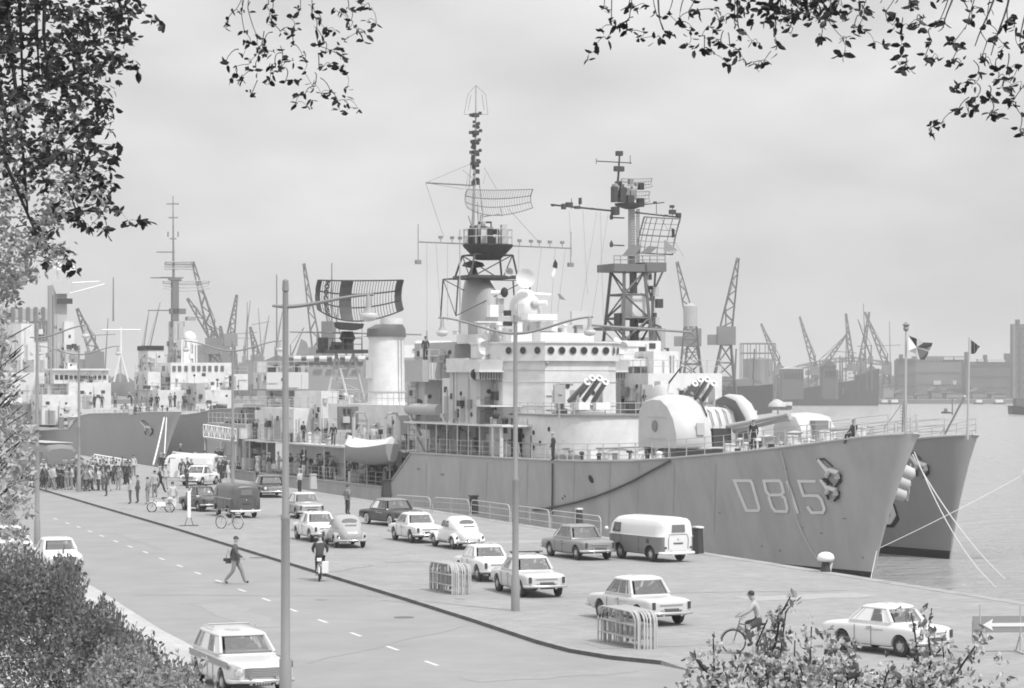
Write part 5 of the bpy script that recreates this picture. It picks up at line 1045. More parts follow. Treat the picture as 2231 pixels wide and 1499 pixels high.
# ---------------------------------------------------------------- vehicles
def ring_sec(x, w_, zb, zt, tb=.9, tt=.86, bulge=.0):
    h = zt-zb; pts = [(.0,0),(.75*w_,0),(w_*tb*.98,.04*h),(w_*.985,.22*h),(w_,.45*h),(w_*.985,.68*h),(w_*tt*1.06,.9*h),(w_*tt*.9,.985*h),(w_*.45,1.0*h+bulge),(0,h+bulge*1.2)]
    L = [(x, y, zb+z) for y, z in pts]; return L + [(x, -y, z) for _, y, z in reversed(L[1:-1])]
def body_mesh(st, wheels, rw, name, paints, belt=None):
    """loft of cross-sections along the car with real wheel openings cut in (boolean); paint 2 below the belt line if given"""
    mb = MB(); mb.loft([ring_sec(*s_) for s_ in st]); me = mb.data('tmp', paints[0]); o = bpy.data.objects.new('tmp', me); C.objects.link(o)
    sd = o.modifiers.new('s','SUBSURF'); sd.levels = sd.render_levels = 1
    cuts = []
    for x in wheels:
        c = MB().loft([MB().ring((x,-2,rw*1.0),(0,1,0),rw*1.2,20), MB().ring((x,2,rw*1.0),(0,1,0),rw*1.2,20)]).build('cut', None); cuts.append(c)
        bo = o.modifiers.new('b','BOOLEAN'); bo.operation = 'DIFFERENCE'; bo.object = c; bo.solver = 'EXACT'
    dg = bpy.context.evaluated_depsgraph_get(); dg.update(); nm = bpy.data.meshes.new_from_object(o.evaluated_get(dg)); nm.name = name
    for c in cuts: bpy.data.objects.remove(c)
    bpy.data.objects.remove(o)
    nm.materials.clear()
    for p in paints: nm.materials.append(p)
    for p in nm.polygons:
        c = p.center; inwell = any(abs(c.x-x) < rw*1.19 and c.z < rw*2.1 and ((c.x-x)**2+(c.z-rw)**2)**.5 < rw*1.185 and abs(p.normal.y) < .5 for x in wheels)
        p.material_index = (len(paints)-1) if inwell or p.normal.z < -.85 else (1 if belt and len(paints) > 2 and belt(c) else 0)
        p.use_smooth = True
    nm.set_sharp_from_angle(angle=R(42)); return nm
def greenhouse(parent, paint, xb, xr, wb, wr, zb, zr, pillars, glass=GLASS, roofm=None, round_=.15, split=True):
    """xb=(rear,front) at the belt, xr=(rear,front) at the roof edge; window panes sit just proud of the pillars"""
    def rr4(x0, x1, w_, z, k): return [(x0,-w_*(1-k),z),(x0+k*.16,-w_*(1-k*.22),z),(x0+k*.7,-w_,z),(x1-k*.7,-w_,z),(x1-k*.16,-w_*(1-k*.22),z),(x1,-w_*(1-k),z),(x1+.045*k*5,0,z),(x1,w_*(1-k),z),(x1-k*.16,w_*(1-k*.22),z),(x1-k*.7,w_,z),(x0+k*.7,w_,z),(x0+k*.16,w_*(1-k*.22),z),(x0,w_*(1-k),z),(x0-.045*k*5,0,z)]
    ze = zr-.105
    lo, hi = .08, .94
    def lv(h): return rr4(xb[0]+(xr[0]-xb[0])*h, xb[1]+(xr[1]-xb[1])*h, wb+(wr-wb)*h, zb+(ze-zb)*h, round_)
    def pt(u, side, h, dy=.012):
        z = zb+(ze-zb)*h; x0 = xb[0]+(xr[0]-xb[0])*h; x1 = xb[1]+(xr[1]-xb[1])*h; w_ = wb+(wr-wb)*h
        return Vector((x0+round_*.4+(x1-x0-round_*.8)*u, side*(w_+dy), z))
    cm = MB(); cm.loft([rr4(xb[0],xb[1],wb,zb-.06,round_), lv(0), lv(lo)]); cm.loft([lv(hi), lv(1)])
    gaps = []; u0 = 0.0
    for a, c in pillars: gaps.append((u0, a)); u0 = c
    gaps.append((u0, 1.0))
    for side in (1,-1):
        for a, c in gaps:
            if c-a < .004: continue
            cm.loft([[pt(a,side,lo,0),pt(c,side,lo,0),pt(c,side,lo,-.045),pt(a,side,lo,-.045)],[pt(a,side,hi,0),pt(c,side,hi,0),pt(c,side,hi,-.045),pt(a,side,hi,-.045)]])
        for k in (0, 1):    # corner posts
            def cp_(h): x = xb[k]+(xr[k]-xb[k])*h; w_ = wb+(wr-wb)*h; return Vector((x+(round_*.2 if k == 0 else -round_*.2), side*w_*(1-round_*.45), zb+(ze-zb)*h))
            cm.tube(cp_(lo), cp_(hi), .055, .045, 6)
    cab = cm.build('cabin', paint, parent, 45)
    MB().loft([rr4(xr[0]-.03,xr[1]+.05,wr+.02,ze-.01,round_), rr4(xr[0]-.03,xr[1]+.05,wr+.022,ze+.015,round_), rr4(xr[0]+.03,xr[1]-.02,wr*.97,ze+.055,.15), rr4(xr[0]+.16,xr[1]-.16,wr*.87,zr-.018,.18), rr4(xr[0]+.38,xr[1]-.38,wr*.68,zr+.008,.2), rr4(xr[0]+.6,xr[1]-.6,wr*.35,zr+.018,.2)]).build('roof', roofm or paint, parent, 50)
    # seats and dashboard seen through the glass
    cx0 = xb[0]+.45; cx1 = (xb[0]+xb[1])/2+.15
    MB().tbox((cx0-.1,cx0+.16,-wb*.8,wb*.8,zb-.05),(cx0-.2,cx0,-wb*.75,wb*.75,zb+.16)).build('rear_seat', INT, parent)
    for y in (-wb*.42, wb*.42): MB().tbox((cx1-.08,cx1+.10,y-.24,y+.24,zb-.05),(cx1-.2,cx1-.08,y-.20,y+.20,zb+.20)).build('front_seat', INT, parent)
    MB().box(xb[1]-.42,xb[1]-.1,-wb*.88,wb*.88,zb-.05,zb+.045).build('dashboard', INT, parent)
    MB().lathe([(.17,0),(.185,.012),(.17,.024),(.155,.012),(.17,0)], (cx1+.42,wb*.42,zb+.06), (-.75,0,.5), 14).build('steering_wheel', mat(.3,.5), parent, 60)
    for side in (1,-1):
        MB().path([pt(0,side,lo,.02), pt(1,side,lo,.02)], .012, n=4).build('chrome_strip', CHROME, cab)
        for a, c in pillars:
            q = [pt(a,side,lo,-.01), pt(c,side,lo,-.01), pt(c,side,hi,-.01), pt(a,side,hi,-.01)]
            g = MB(); g.add(q, [(0,1,2,3)]); g.build('side_window', glass, cab)
    for x_b, x_r, s_, nm in ((xb[1],xr[1],1,'windscreen'),(xb[0],xr[0],-1,'rear_window')):
        q = []
        for h in (lo+.02, .5, hi):
            x = x_b+(x_r-x_b)*h; w_ = (wb+(wr-wb)*h)*(1-round_)-.05; z = zb+(ze-zb)*h
            q.append([(x+s_*.012,-w_,z),(x+s_*(.015+.03*round_*4),0,z),(x+s_*.012,w_,z)])
        g = MB(); g.add([p for r_ in q for p in r_], [(0,1,4,3),(1,2,5,4),(3,4,7,6),(4,5,8,7)]); g.build(nm, glass, cab, 30)
    return cab
def wheels_(parent, xs, trk, rw, w_=.15, cap=CHROME, wall=None):
    for x in xs:
        for s_ in (1,-1):
            y = s_*trk; m = MB().lathe([(rw*.62,-w_/2),(rw*.97,-w_/2),(rw,-w_*.3),(rw,w_*.3),(rw*.97,w_/2),(rw*.62,w_/2)], (x,y,rw), (0,s_,0), 20).build('wheel', RUB, parent, 40)
            MB().lathe([(rw*.63,w_/2-.03),(rw*.6,w_/2-.0),(rw*.38,w_/2+.0),(rw*.34,w_/2+.03),(rw*.1,w_/2+.04)], (x,y,rw), (0,s_,0), 16).build('hub', mat(.42,.4), m, 40)
            if wall: MB().lathe([(rw*.66,w_/2),(rw*.66,w_/2+.012),(rw*.84,w_/2+.012),(rw*.84,w_/2)], (x,y,rw), (0,s_,0), 20).build('white_wall', WHITE, m, 40)
def bumper(parent, x, w_, z, s_, m=CHROME, h=.11):
    MB().path([(x-s_*.28,-w_-.01,z),(x-s_*.05,-w_+.02,z),(x+s_*.05,-w_*.6,z),(x+s_*.07,0,z),(x+s_*.05,w_*.6,z),(x-s_*.05,w_-.02,z),(x-s_*.28,w_+.01,z)], h*.5, h*.5, 8).build('bumper', m, parent, 50)
    for y in (-w_*.42,w_*.42): MB().box(x+s_*.05-.04,x+s_*.05+.05,y-.035,y+.035,z-.09,z+.12).build('overrider', m, parent)
def lampd(parent, x, y, z, s_, r_, m, nm, ring=True):
    o = MB().lathe([(r_,-.05),(r_,.02),(r_*.7,.05),(.01,.07)], (x,y,z), (s_,0,0), 14).build(nm, m, parent, 50)
    if ring: MB().lathe([(r_*1.18,-.05),(r_*1.18,.025),(r_,.03)], (x,y,z), (s_,0,0), 14).build('lamp_rim', CHROME, o, 40)
GLAZE = mat(.10,.06,metal=.2,spec=.9); HEADL = mat(.75,.1,metal=.3); TAIL = mat(.06,.3); INT = mat(.05,.8)
def sedan(name, label, paint, L=4.1, W=1.6, H=1.42, roofm=None, under=None, style='sedan', rw=.31, belt=.90, wb=None, wall=None, fins=0.0, plate=True, boot=.30, bonnet=.27, low=None, hood_h=0.0):
    o = thing(name, label, 'car', (0,0,0), 0, 'cars parked on the quay'); h = L/2; w_ = W/2; wb = wb or L*.60; xs = (-wb/2-.02*L, wb/2-.02*L)
    b_ = belt
    st = [(-h,w_*.86,.44,b_-.16-hood_h+fins,.9,.9),(-h*.985,w_*.93,.36,b_-.10-hood_h+fins,.92,.92),(-h*.9,w_*.975,.30,b_-.03-hood_h+fins,.95,.93),(-h*.62,w_,.24,b_-.01,.95,.92),(-h*.3,w_,.21,b_+.0,.95,.92),(h*.25,w_,.21,b_+.0,.95,.92),(h*.45,w_,.22,b_-.015,.95,.92),(h*.72,w_*.985,.25,b_-.05,.95,.92),(h*.93,w_*.95,.32,b_-.09,.93,.9),(h*.985,w_*.92,.37,b_-.13,.92,.9),(h,w_*.86,.44,b_-.2,.9,.88)]
    paints = [paint] + ([low] if low else []) + [INT]
    bm_ = body_mesh(st, xs, rw, 'body', paints, (lambda c: c.z < b_-.10 and abs(c.y) > w_*.75) if low else None)
    bo = bpy.data.objects.new('body', bm_); C.objects.link(bo); bo.parent = o
    if style == 'wagon': xb, xr, pil = (-h*.93,h*.36), (-h*.80,h*.10), [(.02,.27),(.29,.56),(.58,.80),(.82,.99)]
    elif style == 'hard': xb, xr, pil = (-h*.60,h*.42), (-h*.36,h*.12), [(.16,.50),(.52,.95)]
    else: xb, xr, pil = (-h*(1-2*boot),h*(1-2*bonnet)), (-h*(1-2*boot)+.34,h*(1-2*bonnet)-.48), [(.07,.17),(.19,.50),(.52,.88),(.90,.99)]
    greenhouse(o, paint, xb, xr, w_*.90, w_*.74, b_-.01, H, pil, roofm=roofm)
    wheels_(o, xs, w_-.12, rw, wall=wall)
    bumper(o, h, w_*.95, .42, 1); bumper(o, -h, w_*.95, .42, -1)
    for s_ in (1,-1):
        lampd(o, h-.02, s_*w_*.72, b_-.27, 1, .10, HEADL, 'headlight')
        MB().box(-h-.025,-h+.03,s_*w_*.78-.05,s_*w_*.78+.05,b_-.36+fins*.6,b_-.14+fins).build('tail_light', TAIL, o)
        MB().box(-h*.3,h*.05,s_*(w_*1.0),s_*(w_*1.0+.012),b_-.20,b_-.17).build('trim', CHROME, o)
        MB().box(-.1,.05,s_*(w_*.98),s_*(w_*.98+.05),b_-.14,b_-.11).build('door_handle', CHROME, o)
        for xx in (xb[1]-.35, -.12): MB().box(xx-.006,xx+.006,s_*(w_*.995),s_*(w_*.995+.010),.28,b_-.1).build('door_gap', TAIL, o)
    gr = MB().box(h-.03,h+.025,-w_*.55,w_*.55,b_-.40,b_-.18).build('grille', mat(.3,.3,metal=.5), o)
    for k in range(5): MB().box(h+.02,h+.035,-w_*.55,w_*.55,b_-.385+k*.043,b_-.37+k*.043).build('grille_bar', CHROME, gr)
    MB().box(-h-.03,-h+.0,-w_*.5,w_*.5,b_-.22,b_-.19).build('boot_strip', CHROME, o)
    if plate: MB().box(-h-.035,-h-.0,-.26,.26,.47,.57).build('number_plate', mat(.1,.4), o)
    return o
def beetle(label, paint):
    o = thing('small_round_car', label, 'car', (0,0,0), 0, 'cars parked on the quay')
    st = [(-1.98,.30,.42,.62,.9,.8),(-1.92,.42,.32,.78,.9,.75),(-1.7,.52,.27,.98,.9,.7),(-1.3,.62,.24,1.14,.95,.72),(-.8,.70,.22,1.16,.95,.8),(.2,.70,.22,1.0,.95,.85),(.6,.68,.22,.97,.95,.8),(1.0,.60,.24,.96,.92,.7),(1.5,.50,.28,.88,.9,.65),(1.85,.40,.32,.70,.9,.7),(1.95,.30,.42,.58,.9,.8)]
    bm_ = body_mesh(st, (-1.2,1.2), .32, 'body', [paint, INT]); bo = bpy.data.objects.new('body', bm_); C.objects.link(bo); bo.parent = o
    rs = []
    for z, x0, x1, w_ in ((.9,-1.65,.58,.66),(1.0,-1.55,.55,.67),(1.15,-1.35,.42,.65),(1.3,-1.1,.26,.60),(1.42,-.75,.05,.52),(1.485,-.45,-.15,.38),(1.50,-.3,-.25,.2)):
        rs.append([((x0+x1)/2+(x1-x0)/2*(abs(math.cos(a))**.75*math.copysign(1,math.cos(a))), w_*(abs(math.sin(a))**.6*math.copysign(1,math.sin(a))), z) for a in [k*math.pi/14 for k in range(28)]])
    MB().loft(rs).build('roof', paint, o, 70)
    for s_ in (1,-1):
        for a, c in ((-.62,-.22),(-.18,.34)):
            q = [(a-.02,s_*.685,1.0),(c,s_*.685,1.0),(c-.12 if c > 0 else c,s_*.615,1.28),(a+.10,s_*.615,1.28)]
            MB().loft([[Vector(v) for v in q],[Vector(v)-Vector((0,s_*.04,0)) for v in q]]).build('side_window', GLAZE, o)
        for x in (1.2,-1.2):
            f = []
            for k in range(11):
                a = math.pi*(k/10); cx = x+.50*math.cos(a); cz = .30+.42*math.sin(a)
                f.append([(cx,s_*.50,cz),(cx,s_*.62,cz+.03),(cx,s_*.74,cz),(cx-math.cos(a)*.05,s_*.785,cz-math.sin(a)*.07),(cx-math.cos(a)*.1,s_*.77,cz-math.sin(a)*.1),(cx-math.cos(a)*.05,s_*.5,cz-math.sin(a)*.1)])
            MB().loft(f).build('fender', paint, o, 60)
        MB().ball((1.66,s_*.62,.62), .11, 12).build('headlight', HEADL, o, 60); MB().ball((-1.68,s_*.64,.56), .055, 10, 1.3).build('tail_light', TAIL, o, 60)
        MB().box(-.75,.75,s_*.68-.06,s_*.68+.09,.27,.32).build('running_board', INT, o)
    g = MB(); g.loft([MB().ring((-1.22,0,1.24),(-1,0,.75),.36,18,.13), MB().ring((-1.25,0,1.26),(-1,0,.75),.36,18,.13)]); g.build('rear_window', mat(.14,.1), o, 20)
    q = [Vector((.52,-.46,1.05)),Vector((.52,.46,1.05)),Vector((.30,.40,1.31)),Vector((.30,-.40,1.31))]; MB().loft([q,[v+Vector((-.05,0,-.03)) for v in q]]).build('windscreen', GLAZE, o)
    for k in range(8): MB().box(-1.58+k*.0,-1.50,-.26+k*.07,-.235+k*.07,1.035,1.09).build('air_slot', TAIL, o)
    MB().box(-1.93,-1.86,-.14,.14,.64,.76).build('number_plate', mat(.5,.5), o)
    wheels_(o, (-1.2,1.2), .64, .32, .14); bumper(o, 2.03, .66, .38, 1, h=.08); bumper(o, -2.03, .66, .38, -1, h=.08)
    return o
def van(label, lowp, upp):
    o = thing('panel_van', label, 'van', (0,0,0), 0, 'vans on the quay')
    def sec(x, w_, zt, zb=.34): return [(x,y,z) for y, z in ((0,zb),(w_*.8,zb),(w_*.97,zb+.05),(w_,zb+.3),(w_*.99,1.1),(w_*.965,1.12),(w_*.93,1.5),(w_*.86,zt-.16),(w_*.68,zt-.04),(w_*.35,zt+.0),(0,zt+.01))]
    def full(L): return L + [(x,-y,z) for x,y,z in reversed(L[1:-1])]
    st = [(-2.12,.70,1.72,.42),(-2.09,.78,1.80,.38),(-1.95,.86,1.90,.34),(-1.5,.875,1.93,.30),(0,.875,1.93,.30),(1.2,.875,1.92,.30),(1.6,.865,1.88,.32),(1.85,.84,1.78,.34)]
    rs = [full(sec(x,w_,zt,zb)) for x,w_,zt,zb in st]
    fr = []
    for y, z in [(p[1],p[2]) for p in rs[-1]]: fr.append((2.14-.22*max(0,(z-1.0))/.8-.06*abs(y), y*.93, z if z < 1.7 else z-.06))
    rs.append(fr); mb = MB(); mb.loft(rs); me = mb.data('t', lowp); t = bpy.data.objects.new('t', me); C.objects.link(t); cuts = []
    for x in (-1.2,1.2):
        c = MB().loft([MB().ring((x,-2,.33),(0,1,0),.40,18), MB().ring((x,2,.33),(0,1,0),.40,18)]).build('c', None); cuts.append(c); b_ = t.modifiers.new('b','BOOLEAN'); b_.object = c; b_.operation = 'DIFFERENCE'; b_.solver = 'FAST'
    dg = bpy.context.evaluated_depsgraph_get(); dg.update(); nm = bpy.data.meshes.new_from_object(t.evaluated_get(dg)); nm.name = 'body'
    for c in cuts+[t]: bpy.data.objects.remove(c)
    nm.materials.clear(); [nm.materials.append(m) for m in (lowp, upp, INT)]
    for p in nm.polygons:
        c = p.center; p.material_index = 2 if (any(((c.x-x)**2+(c.z-.33)**2)**.5 < .397 for x in (-1.2,1.2)) or p.normal.z < -.9) else (1 if c.z > 1.11 else 0); p.use_smooth = True
    nm.set_sharp_from_angle(angle=R(40)); bo = bpy.data.objects.new('body', nm); C.objects.link(bo); bo.parent = o
    for s_ in (1,-1):
        q = [(1.1,s_*.862,1.2),(1.72,s_*.842,1.2),(1.62,s_*.80,1.60),(1.1,s_*.81,1.60)]; MB().loft([[Vector(v)+Vector((0,s_*.02,0)) for v in q],[Vector(v)-Vector((0,s_*.02,0)) for v in q]]).build('side_window', GLAZE, o)
        MB().box(-2.16,-2.10,s_*.66-.05,s_*.66+.05,.60,.68).build('tail_light', TAIL, o)
        MB().box(-2.0,2.0,s_*.88-.01,s_*.88+.004,1.085,1.105).build('trim', WHITE, o)
        for x in (1.05,-.35): MB().box(x-.004,x+.004,s_*.868-.01,s_*.868+.012,.4,1.08).build('door_gap', TAIL, o)
        MB().box(-1.15,-.95,s_*.87,s_*.885,.80,.98).build('air_vent', TAIL, o)
        lampd(o, 2.1, s_*.6, .85, 1, .11, HEADL, 'headlight')
    MB().tube((1.75,.86,1.25),(1.8,1.08,1.3),.012,n=4).build('mirror_arm', CHROME, o); MB().ball((1.8,1.12,1.32), .09, 10).build('mirror', WHITE, o, 60)
    q = [Vector((-2.150,-.34,1.30)),Vector((-2.150,.34,1.30)),Vector((-2.150,.32,1.62)),Vector((-2.150,-.32,1.62))]; MB().loft([q,[v+Vector((.10,0,0)) for v in q]]).build('rear_window', mat(.17,.1,spec=.8), o); MB().path([(-2.13,-.5,.55),(-2.145,-.52,1.0),(-2.13,-.45,1.2),(-2.13,.45,1.2),(-2.145,.52,1.0),(-2.13,.5,.55)], .010, n=4).build('engine_lid_seam', TAIL, o)
    MB().box(-2.15,-2.1,-.24,.24,.80,.85).build('plate_light', TAIL, o); MB().ball((-2.13,0,1.02), .05, 8).build('badge', CHROME, o, 60)
    MB().box(1.98,2.1,-.6,.6,1.2,1.6).build('windscreen', GLAZE, o)
    wheels_(o, (-1.2,1.2), .72, .33, .15, cap=WHITE); bumper(o, -2.18, .82, .40, -1, WHITE, .13); bumper(o, 2.18, .82, .40, 1, WHITE, .13)
    return o
def place(o, ctr=None, head=None, pair=None, W=1.3, wbf=0.0, side='L', z=0.0):
    """pair = photo pixels of the visible side's front and rear wheel contact"""
    if pair:
        f, r_ = G(*pair[0], z), G(*pair[1], z); d = (f-r_).normalized(); n_ = Vector((-d.y,d.x,0)); c = (f+r_)/2 + n_*(-W/2 if side == 'L' else W/2)
        o.location = c; o.rotation_euler = (0,0,math.atan2(d.y,d.x))
    else: o.location = G(*ctr, z); o.rotation_euler = (0,0,R(head))
    return o
CW = mat(.72,.22,spec=.6); CI = mat(.56,.22,spec=.6); CG = mat(.36,.25,spec=.6); CM = mat(.24,.25,spec=.6); CD = mat(.10,.2,spec=.6); CB = mat(.035,.18,spec=.7)
place(sedan('station_wagon', 'two tone station wagon with roof rail in the foreground behind the tall lamp', CI, 4.5, 1.68, 1.47, style='wagon', low=None, wb=2.64, belt=.93), pair=((499,1514),(441,1487)), side='R', z=-.06)
wg = [o for o in C.objects if o.name == 'station_wagon'][0]
for s_ in (1,-1):
    MB().box(-2.05,1.95,s_*.842-.004,s_*.842+.010,.70,.86).build('side_band', mat(.16,.3), wg)
    MB().tube((-1.6,s_*.55,1.50),(-.6,s_*.55,1.52),.02,n=5).build('roof_rail', CHROME, wg)
MB().tube((-1.25,-.55,1.53),(-1.25,.55,1.53),.02,n=5).build('roof_rack', mat(.3,.3), wg)
MB().box(2.235,2.25,-.26,.26,.30,.40).build('number_plate', mat(.05,.4), wg)
for k in range(6): MB().box(2.25,2.256,-.20+k*.07,-.155+k*.07,.325,.375).build('plate_digit', WHITE, wg)
place(sedan('saloon_car', 'white saloon half hidden by the bush at the left kerb', CW, 4.2, 1.6, 1.40), ctr=(123,1243), head=-70, z=-.06)
place(sedan('saloon_car', 'white car almost hidden behind the left hand shrub', CW, 4.2, 1.6, 1.40), ctr=(22,1213), head=-71, z=-.06)
place(van('panel van with white roof and darker grey lower body parked by the hull', mat(.20,.3), CW), pair=((1363,1217),(1418,1223)))
place(sedan('saloon_car', 'white two door saloon driving left behind the blossom shrub', CW, 3.95, 1.5, 1.40, wb=2.33, rw=.29, boot=.27, bonnet=.27), pair=((1832,1415),(1962,1431)))
place(sedan('saloon_car', 'white saloon with dark tail lights behind the right barrier stack', CI, 4.3, 1.65, 1.48, wb=2.5, fins=.02, roofm=CW), pair=((1310.5,1347),(1396,1362)))
k_car = place(sedan('saloon_car', 'pale saloon with a ladder on its roof beside the double armed lamp', CI, 4.3, 1.62, 1.43, wb=2.6), pair=((1089,1288),(1137,1300)))
lr = thing('roof_ladder', 'dark bar lying across the roof of the saloon by the lamp', 'ladder', (0,0,0)); lr.location = k_car.location; lr.rotation_euler = k_car.rotation_euler
MB().box(.35,.45,-.72,.55,1.49,1.53).build('bar', DARK, lr)
for y in (-.55,.4): MB().box(.2,.6,y,y+.04,1.44,1.49).build('foot', DARK, lr)
place(sedan('saloon_car', 'boxy white saloon behind the left barrier stack', CW, 4.0, 1.5, 1.38, wb=2.3, roofm=CW), pair=((1003,1257),(1040,1266)))
place(beetle('white beetle shaped car parked between two white saloons', CW), pair=((947,1190),(988,1197)))
place(sedan('saloon_car', 'white saloon with a broad roof left of the white round car', CW, 4.2, 1.55, 1.42, wb=2.4), pair=((864,1177),(892,1182)))
place(sedan('saloon_car', 'mid grey saloon with fins parked left of the two tone van', CM, 4.4, 1.67, 1.48, wb=2.66, fins=.02), pair=((1206,1212),(1254,1219)))
place(sedan('saloon_car', 'large dark saloon with pale roof and a man at its bonnet', CB, 5.0, 1.8, 1.45, wb=2.95, roofm=mat(.2,.3), wall=True, low=None), pair=((806,1141.5),(853,1147)))
place(beetle('grey beetle shaped car behind the moped rider', CG), pair=((709,1186),(733,1194)))
place(sedan('saloon_car', 'white saloon partly hidden by the tall lamp post, beside the grey round car', CW, 4.0, 1.55, 1.42, wb=2.4), pair=((646,1174),(678,1181)))
place(sedan('saloon_car', 'pale saloon in the row behind, half hidden by the tall lamp', CG, 4.2, 1.6, 1.45, wb=2.5, roofm=CI), pair=((622,1124),(652,1131)))
dv = place(van('dark delivery van with a rounded back near the crowd', mat(.085,.35), mat(.10,.35)), pair=((472,1122),(510,1129)))
place(sedan('saloon_car', 'dark small car in front of the dark delivery van', CD, 3.8, 1.5, 1.5, wb=2.2), ctr=(438,1112), head=120)
place(sedan('saloon_car', 'long black saloon with a bright grille facing right near the gangway', CB, 5.2, 1.9, 1.45, wb=3.0, roofm=CD), pair=((583,1086),(548,1077)), side='R')
place(sedan('saloon_car', 'white rounded saloon among the crowd near the far gangway', CW, 4.1, 1.6, 1.5, wb=2.4), pair=((430,1059),(474,1055)), side='L')
place(van('white van parked behind the white rounded saloon', CW, CW), ctr=(418,1040), head=165)
# bus behind the bushes
bs = thing('bus', 'grey rounded bus standing behind the crowd at the left', 'bus', G(95,1046), R(-62))
rs = []
for x, w_, zt_ in ((-4.5,1.05,2.7),(-4.35,1.2,2.9),(-3.8,1.25,3.0),(3.6,1.25,3.0),(4.2,1.22,2.9),(4.5,1.05,2.6)):
    L = [(x,y,z) for y,z in ((0,.4),(w_*.95,.4),(w_,.8),(w_,1.6),(w_*.95,zt_-.35),(w_*.75,zt_-.08),(0,zt_))]; rs.append(L+[(a,-b__,c) for a,b__,c in reversed(L[1:-1])])
MB().loft(rs).build('body', mat(.20,.4), bs, 40)
MB().box(4.38,4.46,-1.0,1.0,1.5,2.35).build('windscreen', mat(.2,.2), bs)
for s_ in (1,-1):
    for k in range(6): MB().box(-4+k*1.3,-3.0+k*1.3,s_*1.25-.01,s_*1.25+.012,1.55,2.3).build('side_window', mat(.08,.2), bs)
MB().box(-4.0,4.0,-1.1,1.1,3.0,3.04).build('roof_panel', mat(.45,.5), bs)
wheels_(bs, (-2.6,2.8), 1.1, .48, .25); bumper(bs, 4.55, 1.15, .6, 1)
# ---------------------------------------------------------------- quay furniture
def barrier(nm='crowd_barrier', W=2.4, H=1.08):
    o = thing(nm, None, None); r_ = .35; pts = [(-W/2,0,0),(-W/2,0,H-r_)]+[(-W/2+r_-r_*math.cos(a),0,H-r_+r_*math.sin(a)) for a in (.4,.8,1.2,1.57)]+[(W/2-r_+r_*math.sin(a),0,H-r_+r_*math.cos(a)) for a in (0,.4,.8,1.2,1.57)]+[(W/2,0,0)]
    MB().path(pts, .027, n=5).build('frame', mat(.5,.5), o, 60)
    g = MB(); g.tube((-W/2,0,.30),(W/2,0,.30),.018,n=4); g.tube((0,0,.1),(0,0,H),.018,n=4); g.tube((-W/2,0,.68),(W/2,0,.68),.018,n=4)
    if W < 3:
        for k in range(7): g.tube((-W/2+W*(k+1)/8,0,.3),(-W/2+W*(k+1)/8,0,.68),.008,n=3)
    g.build('rail', mat(.45,.5), o)
    return o
b0 = barrier(); used = [False]; allb = []
def place_b(p, rz, lab, group, tilt=0):
    o = b0 if not used[0] else copy_tree(b0); used[0] = True; o.location = p; o.rotation_euler = (0,tilt,rz); tag(o, lab, 'barrier', group); allb.append(o)
qd = math.atan2(.941,-.339)
rl = [G(940,1118.5), G(1025,1124.5), G(1112,1137.5), G(1198,1150), G(1311,1166)]; rl = [rl[0]+(rl[0]-rl[1])] + rl
for (pa, pc), lab in zip(zip(rl, rl[1:]), ('long low railing hoop left of the white round car roof','long railing hoop left of the dark mooring post','long railing hoop right of the dark mooring post','long railing hoop behind the double armed lamp','long railing hoop directly behind the mid grey saloon')):
    d = pc-pa; o = barrier('quay_railing', d.length-.2, .95); o.location = (pa+pc)/2; o.rotation_euler = (0,0,math.atan2(d.y,d.x)); tag(o, lab, 'railing', 'railings along the quay edge')
for px, py, n_, sp_, lab, nm in ((981,1290,15,.044,'barrier leaning in the left stack by the kerb','barriers stacked left of the lamp'),(1370,1405,15,.050,'barrier leaning in the right stack by the kerb','barriers stacked right of the lamp')):
    c = G(px, py); al = Vector((.40,-.92,0)); d = Vector((.94,.34,0))
    for k in range(n_):
        p = c + d*((k-n_/2)*sp_) + al*rnd.uniform(-.10,.10)
        place_b(p, math.atan2(al.y,al.x)+R(rnd.uniform(-2,2)), lab, nm, R(rnd.uniform(-1,1)))
for px, py, h, w_, m, lab in ((1032,1119,1.0,.24,BLK,'dark mooring post behind the barrier hoops'),(842,1083,1.1,.3,DARK,'dark square post at the foot of the slanting hull plate'),(1521,1206,1.15,.2,DARK,'dark double post right of the two tone van'),(1511,1207,1.1,.18,BLK,'thin dark post beside the van'),(1262,1140,.75,.16,DARK,'short post with a white top behind the mid grey saloon'),(682,1065,1.0,.25,mat(.5,.6),'pale mooring bollard near the gangway')):
    p = G(px, py); o = thing('mooring_post', lab, 'post', p, qd)
    MB().tbox((-w_,w_,-w_,w_,0),(-w_*.8,w_*.8,-w_*.8,w_*.8,h)).build('shaft', m, o); MB().box(-w_,w_,-w_,w_,h,h+.08).build('cap', WHITE if 'white top' in lab or 'double' in lab else m, o)
o = thing('bollard', 'white domed bollard at the quay edge under the bow', 'bollard', G(1799,1246))
MB().lathe([(.22,0),(.2,.15),(.14,.45),(.16,.5)], n=14).build('stem', DARK, o, 50); MB().lathe([(.16,.42),(.32,.46),(.36,.58),(.3,.72),(.16,.80),(.02,.82)], n=16).build('head', WHITE, o, 60)
MB().tube((.1,0,0),(.25,0,.4),.12,.05,8).build('rope_coil', ROPE, o, 40)
